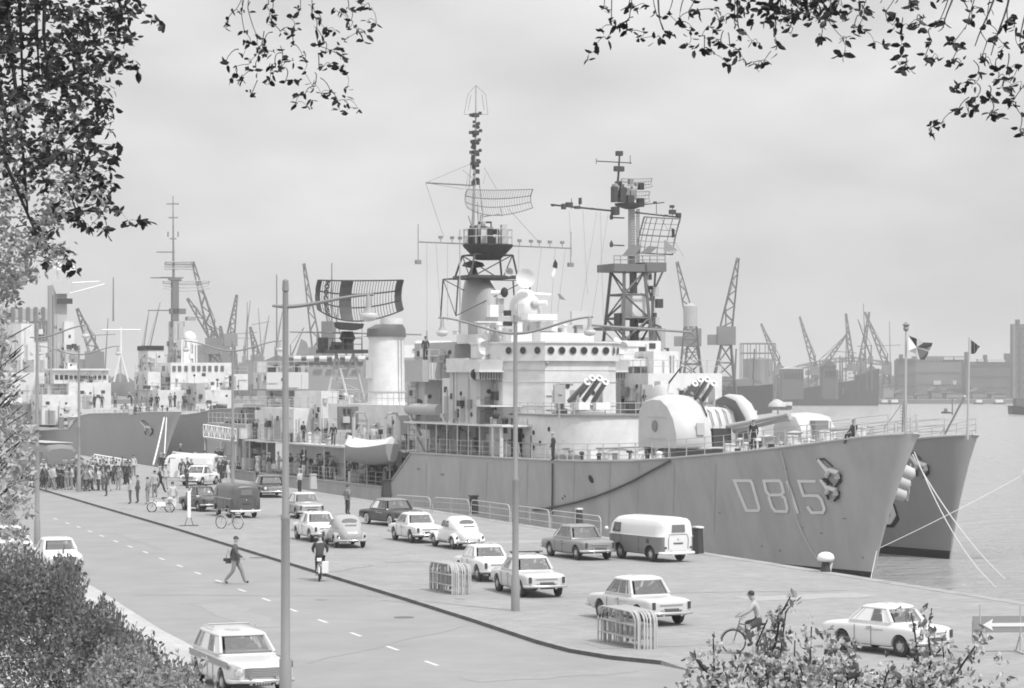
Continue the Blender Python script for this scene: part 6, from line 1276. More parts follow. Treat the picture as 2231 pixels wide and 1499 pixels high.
# arrow sign on trestles
p = G(2178,1423); o = thing('arrow_sign', 'grey board with a white arrow pointing left on trestles', 'sign', p, R(4))
s_ = FPX/p.y; w_ = 60/s_
MB().box(-w_,w_+.6,-.02,.02,(1423-1378)/s_,(1423-1342)/s_).build('board', mat(.27,.6), o)
zc = (1423-1361)/s_; x0 = (2140-2178)/s_
MB().prism([(x0,zc),(x0+.30,zc+.17),(x0+.26,zc+.05),(w_+.3,zc+.05),(w_+.3,zc-.05),(x0+.26,zc-.05),(x0+.30,zc-.17)], -.035, -.024, 'y').build('arrow', mat(.78,.6), o)
for x in ((2135-2178)/s_,(2224-2178)/s_):
    MB().tube((x,.0,0),(x,.0,(1423-1317)/s_),.03,n=5).build('post', LG, o); MB().tube((x,-.5,0),(x,0,.55),.022,n=4).build('strut', LG, o); MB().tube((x,.5,0),(x,0,.55),.022,n=4).build('strut', LG, o); MB().box(x-.04,x+.04,-.55,.55,0,.05).build('foot', LG, o)
MB().tube(((2117-2178)/s_,-.04,.35),((2117-2178)/s_,-.04,.95),.015,n=4).build('side_edge', MIDG, o)
# gangway with white lattice rails and awning frame by the far ships
for pts, lab in ((((205,990),(283,1003)),'white lattice railed gangway in front of the far warship'),(((376,985),(486,995)),'white gangway rail behind the white cars'),(((443,925),(515,935)),'white lattice rail high beside the stern')):
    (xa,ya),(xb_,yb_) = pts; D = 208 if ya > 980 and xa < 300 else 222
    o = thing('gangway', lab, 'gangway', (0,0,0)); g = MB(); n_ = 12; top = [P(xa+(xb_-xa)*k/n_, ya+(yb_-ya)*k/n_, D) for k in range(n_+1)]; bot = [P(xa+(xb_-xa)*k/n_, ya+(yb_-ya)*k/n_+26, D) for k in range(n_+1)]
    g.path(top,.05,n=4); g.path(bot,.05,n=4)
    for k in range(n_+1): g.tube(top[k],bot[k],.04,n=4)
    for k in range(n_): g.tube(top[k] if k%2 else bot[k], bot[k+1] if k%2 else top[k+1],.035,n=4)
    g.build('side_rail', WHITE, o)
    bb = MB(); bb.loft([[p for p in (bot[0],bot[-1],bot[-1]+Vector((0,1.0,0)),bot[0]+Vector((0,1.0,0)))],[p-Vector((0,0,.12)) for p in (bot[0],bot[-1],bot[-1]+Vector((0,1.0,0)),bot[0]+Vector((0,1.0,0)))]]); bb.build('walkway', LG, o)
    MB().tube(bot[0]+Vector((.1,.3,-.1)), Vector((bot[0].x+.1,D+.3,0)), .07, n=5).build('support', LG, o); MB().tube(bot[-1]+Vector((-.1,.3,-.1)), Vector((bot[-1].x-.1,D+.3,0)), .07, n=5).build('support', LG, o)
o = thing('notice_board', 'white upright board standing by the far gangway', 'sign', G(383,1048), R(10)); MB().box(-.45,.45,-.04,.04,.3,1.75).build('board', WHITE, o)
for x in (-.4,.4): MB().tube((x,0,0),(x,0,1.8),.03,n=5).build('leg', LG, o)
o = thing('road_sign', 'small white post sign on a cross foot at the kerb', 'sign', G(412,1146), R(20)); MB().box(-.09,.09,-.03,.03,.45,1.9).build('board', WHITE, o)
for a in (0,90): MB().box(-.5,.5,-.04,.04,0,.05).build('foot', MIDG, o)
for x in (-.25,.25): MB().tube((x,0,0),(0,0,.75),.03,n=4).build('leg', MIDG, o)
# ---------------------------------------------------------------- people
SK, TOPS, TRS = SKIN, {}, {}
def human(pose, name='body'):
    """one continuous skinned body per pose; material slots: 0 skin, 1 top, 2 trousers, 3 shoes. Faces +x, feet at z=0, 1.76 m"""
    V = Vector; J = {}
    J['pel'] = V((0,0,.93)); J['waist'] = V((0,0,1.08)); J['chest'] = V((.01,0,1.30)); J['neck'] = V((.01,0,1.49)); J['jaw'] = V((.03,0,1.57)); J['head'] = V((.03,0,1.66)); J['crown'] = V((.015,0,1.73))
    hip = {s: V((0,s*.09,.90)) for s in (1,-1)}; sh = {s: V((0,s*.18,1.43)) for s in (1,-1)}
    leg = {s: [V((.02,s*.10,.50)), V((-.02,s*.11,.09)), V((.13,s*.13,.04))] for s in (1,-1)}
    arm = {s: [V((-.03,s*.25,1.16)), V((.06,s*.26,.93)), V((.10,s*.25,.84))] for s in (1,-1)}
    lean = 0.0
    if pose == 'walk':
        leg[1] = [V((.20,.10,.52)), V((.33,.10,.10)), V((.47,.11,.08))]; leg[-1] = [V((-.06,-.10,.50)), V((-.36,-.10,.15)), V((-.27,-.11,.04))]
        arm[1] = [V((-.20,.24,1.17)), V((-.22,.25,.93)), V((-.20,.24,.85))]; arm[-1] = [V((.10,-.24,1.16)), V((.28,-.24,1.02)), V((.34,-.23,.97))]
    if pose == 'lean':
        for k in ('waist','chest','neck','jaw','head','crown'): J[k] = J[k] + V(((J[k].z-.93)*.45,0,-(J[k].z-.93)*.10))
        for s in sh: sh[s] = V((.22,s*.18,1.37)); arm[s] = [V((.36,s*.24,1.16)), V((.52,s*.16,1.05)), V((.60,s*.12,1.04))]
    if pose == 'hands':
        for s in arm: arm[s] = [V((-.10,s*.27,1.18)), V((.02,s*.17,1.02)), V((.09,s*.12,1.03))]
    if pose == 'wave': arm[1] = [V((.16,.24,1.34)), V((.26,.18,1.58)), V((.27,.15,1.66))]
    if pose == 'sit':
        for k in J: J[k] = J[k] - V((0,0,.42))
        for s in (1,-1): hip[s] = V((0,s*.09,.49)); sh[s] = V((0,s*.18,1.01)); leg[s] = [V((.42,s*.14,.52)), V((.44,s*.14,.10)), V((.57,s*.15,.04))]; arm[s] = [V((.02,s*.25,.75)), V((.22,s*.20,.66)), V((.30,s*.16,.62))]
    if pose == 'ride':      # seated on a saddle 0.85 m up, hands on the bars, feet on pedals
        for k in J: J[k] = J[k] + V(((J[k].z-.93)*.30,0,0))
        for s in (1,-1): sh[s] = V((.15,s*.18,1.42)); arm[s] = [V((.28,s*.28,1.20)), V((.50,s*.27,1.08)), V((.58,s*.26,1.06))]
        leg[1] = [V((.36,.12,.72)), V((.20,.12,.30)), V((.34,.13,.25))]; leg[-1] = [V((.40,-.12,.86)), V((.30,-.12,.50)), V((.44,-.13,.46))]
    vs, es, rr_ = [], [], []
    def add(p, r_): vs.append(p); rr_.append(r_); return len(vs)-1
    i0 = add(J['pel'], (.155,.125)); a = add(J['waist'], (.14,.11)); es.append((i0,a)); c = add(J['chest'], (.175,.125)); es.append((a,c)); n_ = add(J['neck'], (.058,.058)); es.append((c,n_))
    j_ = add(J['jaw'], (.066,.078)); es.append((n_,j_)); h_ = add(J['head'], (.080,.098)); es.append((j_,h_)); cr2 = add(J['crown'], (.058,.072)); es.append((h_,cr2))
    part = {i0:2, a:1, c:1, n_:0, j_:0, h_:0, cr2:0}
    for s in (1,-1):
        q = [add(hip[s], (.095,.095)), add(leg[s][0], (.070,.070)), add(leg[s][1], (.052,.052)), add(leg[s][2], (.042,.034))]
        es.append((i0,q[0])); es += list(zip(q, q[1:])); part.update({q[0]:2,q[1]:2,q[2]:2,q[3]:3})
        q = [add(sh[s], (.072,.072)), add(arm[s][0], (.055,.055)), add(arm[s][1], (.036,.036)), add(arm[s][2], (.040,.022))]
        es.append((c,q[0])); es += list(zip(q, q[1:])); part.update({q[0]:1,q[1]:1,q[2]:1,q[3]:0})
    me = bpy.data.meshes.new('t'); me.from_pydata(vs, es, []); o = bpy.data.objects.new('t', me); C.objects.link(o)
    m = o.modifiers.new('k','SKIN'); m.use_smooth_shade = True; m.branch_smoothing = .4
    for k, sv in enumerate(me.skin_vertices[0].data): sv.radius = (rr_[k][0]*1.14, rr_[k][1]*1.14); sv.use_root = (k == 0)
    sb = o.modifiers.new('s','SUBSURF'); sb.levels = sb.render_levels = 1
    dg = bpy.context.evaluated_depsgraph_get(); dg.update(); nm = bpy.data.meshes.new_from_object(o.evaluated_get(dg)); bpy.data.objects.remove(o)
    bm = bmesh.new(); bm.from_mesh(nm)
    # fingers, thumb, nose and ears grown onto the same mesh
    def tb(p0, p1, p2, r0):
        g = MB(); g.path([p0,p1,p2], r0, r0*.7, 5); k = [bm.verts.new(v) for v in g.v]
        for f in g.f:
            try: bm.faces.new([k[i] for i in f])
            except ValueError: pass
    for s in (1,-1):
        w_, hd = arm[s][1], arm[s][2]; d = (hd-w_).normalized(); lat = Vector((1,0,0)) if abs(d.x) < .7 else Vector((0,0,1)); up = d.cross(lat)*s
        for k, L in enumerate((.075,.085,.08,.065)): b0_ = hd + lat*(.030-.02*k) + d*.01; tb(b0_, b0_+d*L*.55, b0_+d*L*.85+up*L*.35, .0095)
        b0_ = w_.lerp(hd,.6)+lat*.035; tb(b0_, b0_+lat*.02+d*.03, b0_+lat*.02+d*.06, .011)
    H = J['head']; tb(H+V((.085,0,.01)), H+V((.115,0,-.02)), H+V((.10,0,-.035)), .014)
    for s in (1,-1): tb(H+V((0,s*.072,.02)), H+V((-.01,s*.09,.0)), H+V((0,s*.076,-.03)), .014)
    bm.to_mesh(nm); bm.free()
    nm.materials.clear()
    for m_ in (SKIN, DARK, DARK, BLK): nm.materials.append(m_)
    for p in nm.polygons:
        c_ = p.center; best = None
        for x, y in es:
            A, B_ = vs[x], vs[y]; u = max(0, min(1, (c_-A).dot(B_-A)/max(1e-6,(B_-A).length_squared))); dd = (c_-(A+(B_-A)*u)).length
            if best is None or dd < best[0]: best = (dd, part[x] if u < .5 else part[y])
        p.material_index = best[1]; p.use_smooth = True
        if p.material_index == 1 and c_.z > J['neck'].z-.005 and abs(c_.y) < .06: p.material_index = 0
    nm.name = name; return nm, J
BODY = {}
def get_body(pose):
    if pose not in BODY:
        me, J = human(pose)
        # clothing skirts the body: jacket hem ring, plus hair and cap shapes as children
        H, cr_ = J['head'], J['crown']
        hair = MB(); hair.loft([hair.ring(H+Vector((-.012,0,z)), (0,0,1), rx, 12, ry) for z, rx, ry in ((-.03,.082,.088),(.02,.090,.108),(.06,.082,.10),(.095,.05,.065),(.105,.01,.01))])
        hm = hair.data('hair', DARK, 60)
        cap = MB(); cap.lathe([(.085,.055),(.092,.07),(.14,.095),(.145,.115),(.08,.13),(.01,.132)], (H.x-.01,H.y,H.z), n=14); cm = cap.data('cap', WHITE, 50)
        fc = MB()
        for y in (-.03,.03): fc.ball((H.x+.088,y,H.z+.012), .011, 6)
        fc.box(H.x+.088,H.x+.094,-.022,.022,H.z-.062,H.z-.056); fm_ = fc.data('face', BLK)
        W_ = J['waist']; jk_ = MB(); P0 = J['pel']
        jk_.loft([jk_.ring(P0+Vector((0,0,-.05)), (0,0,1), .175, 14, .20), jk_.ring(P0+Vector((0,0,.04)), (0,0,1), .165, 14, .19), jk_.ring(W_, (0,0,1), .145, 14, .17)]); jm = jk_.data('jacket_hem', DARK, 60)
        BODY[pose] = (me, hm, cm, fm_, jm)
    return BODY[pose]
def person(label, pos, face, pose='stand', top=.06, tro=.05, hat=None, hair=.05, scale=1.0, group=None, hem=True):
    me, hm, cm, fm_, jm = get_body(pose)
    o = bpy.data.objects.new('person', me); C.objects.link(o); o.location = pos; o.rotation_euler = (0,0,face); o.scale = (scale,)*3
    for k, m_ in ((1, mat(top,.8)), (2, mat(tro,.8))): o.material_slots[k].link = 'OBJECT'; o.material_slots[k].material = m_
    tag(o, label, 'person', group)
    def ch(nm, md, m_):
        c = bpy.data.objects.new(nm, md); C.objects.link(c); c.parent = o
        if m_: c.material_slots[0].link = 'OBJECT'; c.material_slots[0].material = m_
    if hat is not None: ch('cap', cm, mat(hat,.7))
    else: ch('hair', hm, mat(hair,.8))
    ch('face', fm_, None)
    if hem and pose in ('stand','walk','hands','wave'): ch('jacket_hem', jm, mat(top,.8))
    return o
rq = random.Random(11)
cam2 = Vector((0,0,0))
# ---- crowd on the quay (feet pixels, pose, top, trousers, hat, what tells them apart)
W_ = .7
crowd = [(102,1046,'stand',.03,.03,W_,'sailor in dark uniform and white cap at the left edge of the crowd'),(110,1069,'walk',.30,.22,None,'pale jacketed figure stepping at the kerb, left end of the crowd'),(119,1066,'stand',.5,.2,None,'person in white shirt beside the sailor at the left of the crowd'),
 (135,1064,'stand',.42,.05,None,'person in pale top and dark trousers left of the second lamp'),(150,1061,'stand',.06,.06,None,'dark clad person close left of the second lamp'),(158,1052,'stand',.05,.05,W_,'sailor with white cap behind the second lamp'),(161,1027,'stand',.04,.04,W_,'sailor standing higher by the hull left of the second lamp'),
 (186,1071,'walk',.22,.06,None,'walker with grey coat just right of the second lamp'),(193,1070,'stand',.18,.25,None,'person in grey beside the walker right of the second lamp'),(208,1050,'stand',.06,.05,None,'dark figure behind the walkers'),(218,1049,'stand',.5,.05,None,'person in white shirt in the middle of the crowd'),
 (232,1081,'hands',.10,.05,None,'man in dark suit standing alone with something under his arm'),(224,1046,'stand',.3,.1,W_,'person in grey with pale hat in the crowd centre'),(266,1043,'stand',.18,.15,None,'grey person by the foot of the white gangway'),(279,1052,'stand',.08,.04,None,'dark coated person near the white gangway foot'),
 (284,1098,'stand',.42,.10,None,'man in light jacket, left of the pair with backs turned'),(300,1096,'stand',.10,.08,None,'man in dark jacket, right of the pair with backs turned'),(322,1099,'hands',.22,.25,None,'grey suited man just left of the sailor'),(348,1074,'walk',.03,.03,W_,'sailor in dark uniform with spread arms near the parked moped'),
 (361,1066,'stand',.45,.4,None,'person in long pale coat right of the sailor'),(376,1112,'stand',.5,.45,None,'woman in pale dress right of the parked moped'),(351,1032,'stand',.04,.03,W_,'sailor at the foot of the far mooring rope'),(357,1034,'stand',.04,.05,None,'dark figure next to the far mooring rope'),
 (291,1037,'stand',.5,.2,None,'person in white by the far warship hull'),(407,1064,'hands',.07,.05,None,'dark suited man before the white rounded saloon'),(399,1056,'stand',.35,.3,None,'pale person left of the white rounded saloon'),(479,1053,'stand',.04,.03,W_,'dark coated sailor right of the white rounded saloon'),(497,1055,'stand',.55,.5,W_,'sailor all in white left of the third lamp'),
 (393,1012,'stand',.05,.05,W_,'sailor on the far gangway above the white cars'),(474,1018,'stand',.04,.04,W_,'left sailor of the pair on the gangway beside the third lamp'),(484,1019,'stand',.04,.04,W_,'right sailor of the pair on the gangway beside the third lamp'),(560,1052,'stand',.3,.05,W_,'sailor in white cap above the long black saloon'),
 (757,1121,'hands',.20,.06,None,'man in grey jacket standing at the bonnet of the large dark saloon'),(64,1048,'stand',.25,.2,None,'person partly hidden by the shrub at the far left'),(70,1060,'stand',.45,.1,None,'person in pale top beside the shrub at the far left'),(143,1046,'stand',.05,.3,None,'dark jacket behind the left of the crowd'),(176,1046,'stand',.4,.1,None,'pale shirted person behind the second lamp'),
 (202,1043,'stand',.5,.2,W_,'person in white with pale hat at the back of the crowd'),(170,1060,'stand',.12,.1,None,'dark figure directly at the second lamp'),(127,1045,'stand',.04,.04,W_,'second sailor at the back of the crowd on the left'),(246,1046,'stand',.05,.05,None,'dark person at the back, under the white gangway'),(337,1084,'stand',.35,.2,None,'pale person behind the parked moped')]
for x, y, pose, top, tro, hat, lab in crowd:
    p = G(x, y)
    if y < 1020: p = P(x, y, 222.5)
    person(lab, p, rq.uniform(0,6.28), pose, top, tro, hat, scale=rq.uniform(.97,1.04), group='people on the quay')
rc = random.Random(31)
for k in range(80):
    x = rc.gauss(160,62); y = 1040+rc.uniform(0,24)+max(0,(x-60)*.05); x = max(95, min(300, x))
    person('one of the onlookers packed in the crowd between the second lamp and the bus', G(x, y), rc.uniform(0,6.28), rc.choice(['stand','stand','hands','walk']), rc.choice([.04,.06,.1,.2,.35,.5]), rc.choice([.04,.06,.12,.3]), rc.choice([None,None,None,.7]), rc.choice([.03,.06,.15]), rc.uniform(.93,1.03), 'onlookers packed in the crowd')
for k in range(9):
    p = G(rc.uniform(385,500), 1000+rc.uniform(24,50)); person('one of the sailors and visitors behind the white parked cars', p, rc.uniform(0,6.28), 'stand', rc.choice([.04,.06,.4]), .05, rc.choice([None,.7]), group='people behind the white cars')
# ---- photographer crossing the road, close
ph = person('man walking along the road with a camera bag at his side', G(513,1273,-.12), R(-8), 'walk', .09, .24, None, .06, 1.07)
bg_ = thing('camera_bag', 'dark camera bag hanging from the hand of the walking man', 'bag', G(494,1273,-.12)+Vector((.05,.1,.95)))
MB().box(-.10,.10,-.10,.10,-.14,.06).build('case', DARK, bg_); MB().path([(-.1,0,.05),(0,0,.4),(.1,0,.05)],.012,n=4).build('strap', DARK, bg_); MB().tube((-.1,0,0),(-.19,0,0),.06,.06,10).build('lens', BLK, bg_)
# ---- bicycles, moped and riders
def bicycle(label, cat='bicycle', nm='bicycle', m=None, moped=False):
    m = m or MIDG; o = thing(nm, label, cat, (0,0,0)); r_ = .34 if not moped else .29
    for x in (-.55,.55):
        g = MB(); g.path([(x+r_*math.cos(a),0,r_+r_*math.sin(a)) for a in [k*math.pi/12 for k in range(25)]], .022 if not moped else .035, n=5); w_ = g.build('wheel', RUB, o, 60)
        g = MB()
        for k in range(10): g.tube((x,0,r_),(x+r_*.97*math.cos(k*.628),0,r_+r_*.97*math.sin(k*.628)), .004, n=3)
        g.lathe([(.04,-.04),(.04,.04)], (x,0,r_), (0,1,0), 8); g.build('spokes', CHROME, w_)
        MB().path([(x+(r_+.03)*math.cos(a),0,r_+(r_+.03)*math.sin(a)) for a in [R(k) for k in range(10,171,16)]], .03, n=4).build('mudguard', WHITE if moped else m, o, 60)
    g = MB()
    for a, c in (((-.55,0,r_),(-.12,0,.30)),((-.12,0,.30),(-.20,0,.82)),((-.12,0,.30),(.40,0,.80)),((-.20,0,.78),(.38,0,.86)),((-.55,0,r_),(-.19,0,.76)),((.55,0,r_),(.36,0,.98))): g.tube(a, c, .022 if not moped else .035, n=6)
    g.build('frame', m, o, 60); g = MB(); g.path([(.25,-.28,1.02),(.40,-.20,1.04),(.38,0,1.0),(.40,.20,1.04),(.25,.28,1.02)], .014, n=5); g.build('handlebar', CHROME, o, 60)
    MB().tbox((-.36,-.06,-.09,.09,.83),(-.34,-.10,-.08,.08,.89)).build('saddle', BLK, o)
    for s_ in (1,-1): MB().path([(-.12,s_*.05,.30),(-.12+s_*.12,s_*.09,.30-s_*.10),(-.12+s_*.12,s_*.18,.30-s_*.10)], .013, n=4).build('pedal', DARK, o)
    MB().box(-.80,-.36,-.07,.07,.70,.72).build('carrier', m, o)
    if moped:
        MB().loft([[(-.35,-.13,.35),(.25,-.13,.35),(.20,-.09,.62),(-.30,-.09,.62)],[(-.35,.13,.35),(.25,.13,.35),(.20,.09,.62),(-.30,.09,.62)]]).build('engine_cover', WHITE, o, 30)
        MB().box(-.85,-.40,-.36,-.12,.35,.78).build('pannier', WHITE, o); MB().box(-.72,-.5,-.09,.09,.80,.92).build('tail_box', WHITE, o)
    return o
mp = bicycle('moped with white panniers ridden along the road edge', 'moped', 'moped', mat(.25,.4), True); a_ = R(92); mp.location = G(697,1264,-.12); mp.rotation_euler = (0,0,a_)
person('moped rider in dark leather jacket seen from behind', Vector(mp.location)-Vector((math.cos(a_)*.2,math.sin(a_)*.2,.0)), a_, 'ride', .05, .03, None, .12, 1.04)
bc = bicycle('bicycle ridden behind the blossom shrub', m=MIDG); a_ = R(168); bc.location = G(1640,1425); bc.rotation_euler = (0,0,a_)
person('cyclist in a pale jacket and dark trousers behind the blossom', Vector(bc.location)-Vector((math.cos(a_)*.2,math.sin(a_)*.2,0)), a_, 'ride', .40, .08, None, .04, 1.03)
b3 = bicycle('bicycle parked at the foot of the third lamp', m=LG); b3.location = G(500,1152); b3.rotation_euler = (0,0,R(150))
m3 = bicycle('pale moped parked amid the people at the kerb', 'moped', 'moped', mat(.4,.4), True); m3.location = G(350,1116); m3.rotation_euler = (0,0,R(170))
m4_ = bicycle('dark scooter half hidden at the bottom of the blossom shrub', 'moped', 'moped', DARK, True); m4_.location = G(1848,1548); m4_.rotation_euler = (0,0,R(160))
person('person riding the scooter behind the bottom of the blossom shrub', Vector(m4_.location)-Vector((math.cos(R(160))*.2,math.sin(R(160))*.2,0)), R(160), 'ride', .07, .05, None, .04, 1.0)
# ---- sailors aboard
def aboard(sh, lst, grp):
    for x, y, pl_, pose, top, tro, hat, lab in lst:
        if pl_[0] == 's': pt_ = wS(sh, sh.Q(x, y, pl_[1]))
        elif pl_[0] == 't': s__, z_ = sh.L(x, y, pl_[1]); pt_ = wS(sh, (s__, pl_[1], z_))
        else: pt_ = G(x, y, pl_[1])
        person(lab, pt_, rq.uniform(2.0,5.5), pose, top, tro, hat, group=grp, hem=False)
aboard(S1, [(1205,1004,('z',2.75),'stand',.03,.03,W_,'sailor in dark uniform standing at the rail amidships'),(1408,1003,('z',2.9),'stand',.35,.2,W_,'left one of two figures talking left of the big turret'),(1417,1004,('z',2.9),'stand',.05,.05,None,'right one of two figures talking left of the big turret'),
  (1642,980,('z',3.75),'stand',.03,.03,None,'dark uniformed sailor standing at the gun barrels'),(1860,968,('z',4.45),'sit',.06,.05,W_,'sailor crouching on the foredeck near the bow'),
  (661,1040,('z',0),'wave',.04,.5,W_,'sailor saluting on the lower deck beside the tall lamp'),(697,1040,('z',0),'stand',.12,.5,W_,'first of the white capped group under the upper deck'),(705,1038,('z',0),'stand',.2,.5,W_,'second of the white capped group under the upper deck'),(716,1039,('z',0),'stand',.25,.5,W_,'third of the white capped group under the upper deck'),
  (725,1040,('z',0),'stand',.15,.5,W_,'fourth of the white capped group under the upper deck'),(733,1037,('z',0),'stand',.04,.04,W_,'fifth of the white capped group, in dark uniform'),(771,1038,('z',0),'stand',.03,.03,None,'man in black walking the lower deck left of the boat'),(587,1033,('z',0),'stand',.03,.2,W_,'sailor in a dark jumper left of the tall lamp'),
  (672,962,('z',2.7),'lean',.05,.05,W_,'sailor leaning on the upper rail right of the tall lamp'),(731,958,('z',2.7),'hands',.03,.1,None,'black jacketed man on the upper deck by the grey awning'),(786,955,('z',2.7),'stand',.6,.5,None,'man in white on the upper deck right of the grey awning'),(862,952,('z',2.7),'stand',.12,.15,None,'man standing between the davits'),(580,958,('z',2.7),'stand',.06,.05,W_,'first sailor on the aft upper deck left of the lamp'),
  (590,955,('z',2.7),'lean',.3,.05,W_,'second sailor on the aft upper deck left of the lamp'),(612,957,('z',2.7),'stand',.06,.05,W_,'sailor close left of the tall lamp on the upper deck'),(873,1004,('z',0),'stand',.1,.1,None,'man below the boat near the slanting hull edge'),(927,785,('s',55),'stand',.05,.05,None,'lookout standing behind the sponson'),(653,1078,('z',0),'stand',.5,.04,W_,'sailor in white jumper and dark trousers on the quay by the tall lamp')], 'sailors aboard the D815 destroyer')
for k in range(40):
    x, t = (rc.uniform(61,95), rc.uniform(3.9,5.0)); z_ = rc.choice([0,0,2.7]); person('one of the sailors gathered along the decks abaft the boat' , wS(S1, (x, t, z_)), rc.uniform(0,6.28), rc.choice(['stand','lean','hands']), rc.choice([.03,.05,.3,.6]), rc.choice([.04,.5]), rc.choice([.7,.7,None]), group='sailors along the destroyer side decks', hem=False)
for k in range(8): person('one of the sailors gathered by the after platform', wS(S1, (rc.uniform(96,106), rc.uniform(3,5), rc.choice([0,2.7]))), rc.uniform(0,6.28), 'stand', .04, rc.choice([.04,.5]), .7, group='sailors by the after platform', hem=False)
aboard(S3, [(206,889,('s',14),'stand',.05,.05,W_,'first sailor at the rail on the far warship bow'),(222,889,('s',13),'stand',.06,.05,W_,'second sailor at the rail on the far warship bow'),(251,889,('s',11),'stand',.2,.05,W_,'third sailor on the far warship bow'),(287,885,('s',9),'lean',.04,.04,W_,'sailor bending forward on the far warship bow'),(330,891,('s',6),'stand',.02,.02,None,'tall black clad figure on the far warship bow'),(343,890,('s',5.5),'stand',.04,.04,None,'figure right of the tall black clad one'),
  (371,888,('s',3),'stand',.2,.1,None,'grey figure near the far warship stem'),(381,887,('s',2.5),'stand',.04,.04,None,'dark figure near the far warship stem'),(401,888,('s',1.5),'stand',.07,.04,W_,'sailor at the very stem of the far warship')], 'sailors on the far warship')
# ---------------------------------------------------------------- trees and shrubs near the camera
def leafmat(v, tr=.25, key=''):
    m = bpy.data.materials.new('leaf_%d' % int(v*1000)); m.use_nodes = True; n = m.node_tree; b = n.nodes['Principled BSDF']
    b.inputs['Roughness'].default_value = .55; b.inputs['Specular IOR Level'].default_value = .35
    g_ = n.nodes.new('ShaderNodeNewGeometry'); mr = n.nodes.new('ShaderNodeMapRange'); mr.inputs['To Min'].default_value = v*.55; mr.inputs['To Max'].default_value = v*1.5
    n.links.new(g_.outputs['Random Per Island'], mr.inputs['Value']); n.links.new(mr.outputs[0], b.inputs['Base Color'])
    t_ = n.nodes.new('ShaderNodeBsdfTranslucent'); n.links.new(mr.outputs[0], t_.inputs['Color']); mx = n.nodes.new('ShaderNodeMixShader'); mx.inputs[0].default_value = tr
    n.links.new(b.outputs[0], mx.inputs[1]); n.links.new(t_.outputs[0], mx.inputs[2]); n.links.new(mx.outputs[0], n.nodes['Material Output'].inputs['Surface']); return m
LD = leafmat(.026, .12); LM = leafmat(.075, .25); LL = leafmat(.36, .3); BARK = mat(.035, .9, var=.3, scale=20, key='bark'); BLOSSOM = leafmat(.62, .3)  # LL: leaf tone raised to paint sunlight on the lower crown
rl_ = random.Random(3)
def leaf(mb, p, L, up=None):
    a = Vector((rl_.gauss(0,1), rl_.gauss(0,1), rl_.gauss(0,.6)-.35)) if up is None else Vector((rl_.gauss(0,.5), rl_.gauss(0,.5), rl_.gauss(0,.5)+up))
    a.normalize(); s = a.cross(Vector((rl_.gauss(0,1),rl_.gauss(0,1),rl_.gauss(0,1)))).normalized(); n_ = a.cross(s); w_ = L*rl_.uniform(.19,.29)
    mb.add([p, p+a*L*.3+s*w_+n_*L*.06, p+a*L*.7+s*w_*.8+n_*L*.08, p+a*L+n_*L*-.02, p+a*L*.7-s*w_*.8+n_*L*.08, p+a*L*.3-s*w_+n_*L*.06, p+a*L*.5], [(0,1,6),(1,2,6),(2,3,6),(3,4,6),(4,5,6),(5,0,6)])
def cluster(mb, c, R_, n_, L, up=None):
    for _ in range(n_):
        q = c + Vector((rl_.gauss(0,R_*.5), rl_.gauss(0,R_*.5), rl_.gauss(0,R_*.5))); leaf(mb, q, L*rl_.uniform(.7,1.25), up)
def spray(tw, lf, anchor_, pts, D, L, n_=5, jit=9):
    """a hanging twig from anchor through the pixel points, a cluster of leaves at each"""
    prev = anchor_
    for k, (x, y) in enumerate(pts):
        d = D + rl_.uniform(-.5,.5); q = P(x, y, d); bow = Vector((rl_.uniform(-.02,.02),0,rl_.uniform(.0,.03))); r_ = max(.0016, .0034-.0004*k)
        tw.path([prev.lerp(q,u)+bow*(4*u*(1-u)) for u in (0,.25,.5,.75,1)], r_, r_*.8, 4); cluster(lf, q, jit*D/FPX, n_, L); prev = q
# overhanging tree in the middle and at the right (trunks stand outside the picture)
t1 = thing('park_tree', 'tree outside the frame whose leafy twigs hang in at the top centre', 'tree', (-4.6,19,4.0))
def tree_base(o, H, lean=(0,0), r_=.28):
    MB().path([(0,0,-1.5),(.05,0,H*.3),(lean[0]*.4,lean[1]*.4,H*.65),(lean[0],lean[1],H)], r_, r_*.5, 10).build('trunk', BARK, o, 60)
Dm = 17.0; org = Vector(t1.location); tw = MB(); lf = MB()
mids = [[(528,20),(533,70),(545,95),(535,90),(528,125)],[(540,18),(558,75),(560,98),(575,112)],[(515,20),(494,48),(490,60)],[(585,10),(590,30),(591,45),(597,35)],[(590,50),(612,68),(630,75)],[(570,98),(560,118),(542,140),(515,145),(506,172),(522,172)],[(575,100),(577,118),(595,112)],[(548,205),(545,200)],[(490,137),(498,136)],
 [(640,96),(660,122),(664,130),(662,155),(683,190),(700,205),(722,200),(735,215),(740,240)],[(655,20),(632,40),(640,62),(642,58)],[(680,10),(685,24),(700,42),(712,65),(728,68)],[(760,20),(765,45),(762,60),(745,30),(730,20)],[(780,5),(795,12),(805,18),(820,50),(800,48)],[(790,85),(778,70),(795,68),(750,88)],[(705,90),(708,118),(726,108),(735,102),(750,125)],
 [(695,150),(705,145),(718,140),(738,145),(752,162),(755,195)],[(686,188),(665,205),(658,206),(645,226),(668,230),(680,220)],[(720,200),(735,222),(755,218),(780,236),(757,240)],[(622,176),(640,175),(652,176)],[(600,145),(592,143),(592,158),(586,178),(590,172)],[(560,155),(545,152),(530,165),(526,172)],[(690,64),(695,100),(740,120)],[(615,130),(612,150),(640,132)]]
hub = P(650,-60,Dm)
for pl in mids: spray(tw, lf, P(pl[0][0]+(640-pl[0][0])*.15+rl_.uniform(-10,10), min(pl[0][1]-25, -20) if pl[0][1] < 60 else pl[0][1]-30, Dm), pl, Dm, .056, 3, 7)
tw.path([org+Vector((0,0,5.2)), P(150,-260,Dm+1), P(420,-150,Dm), hub], .07, .02, 7)
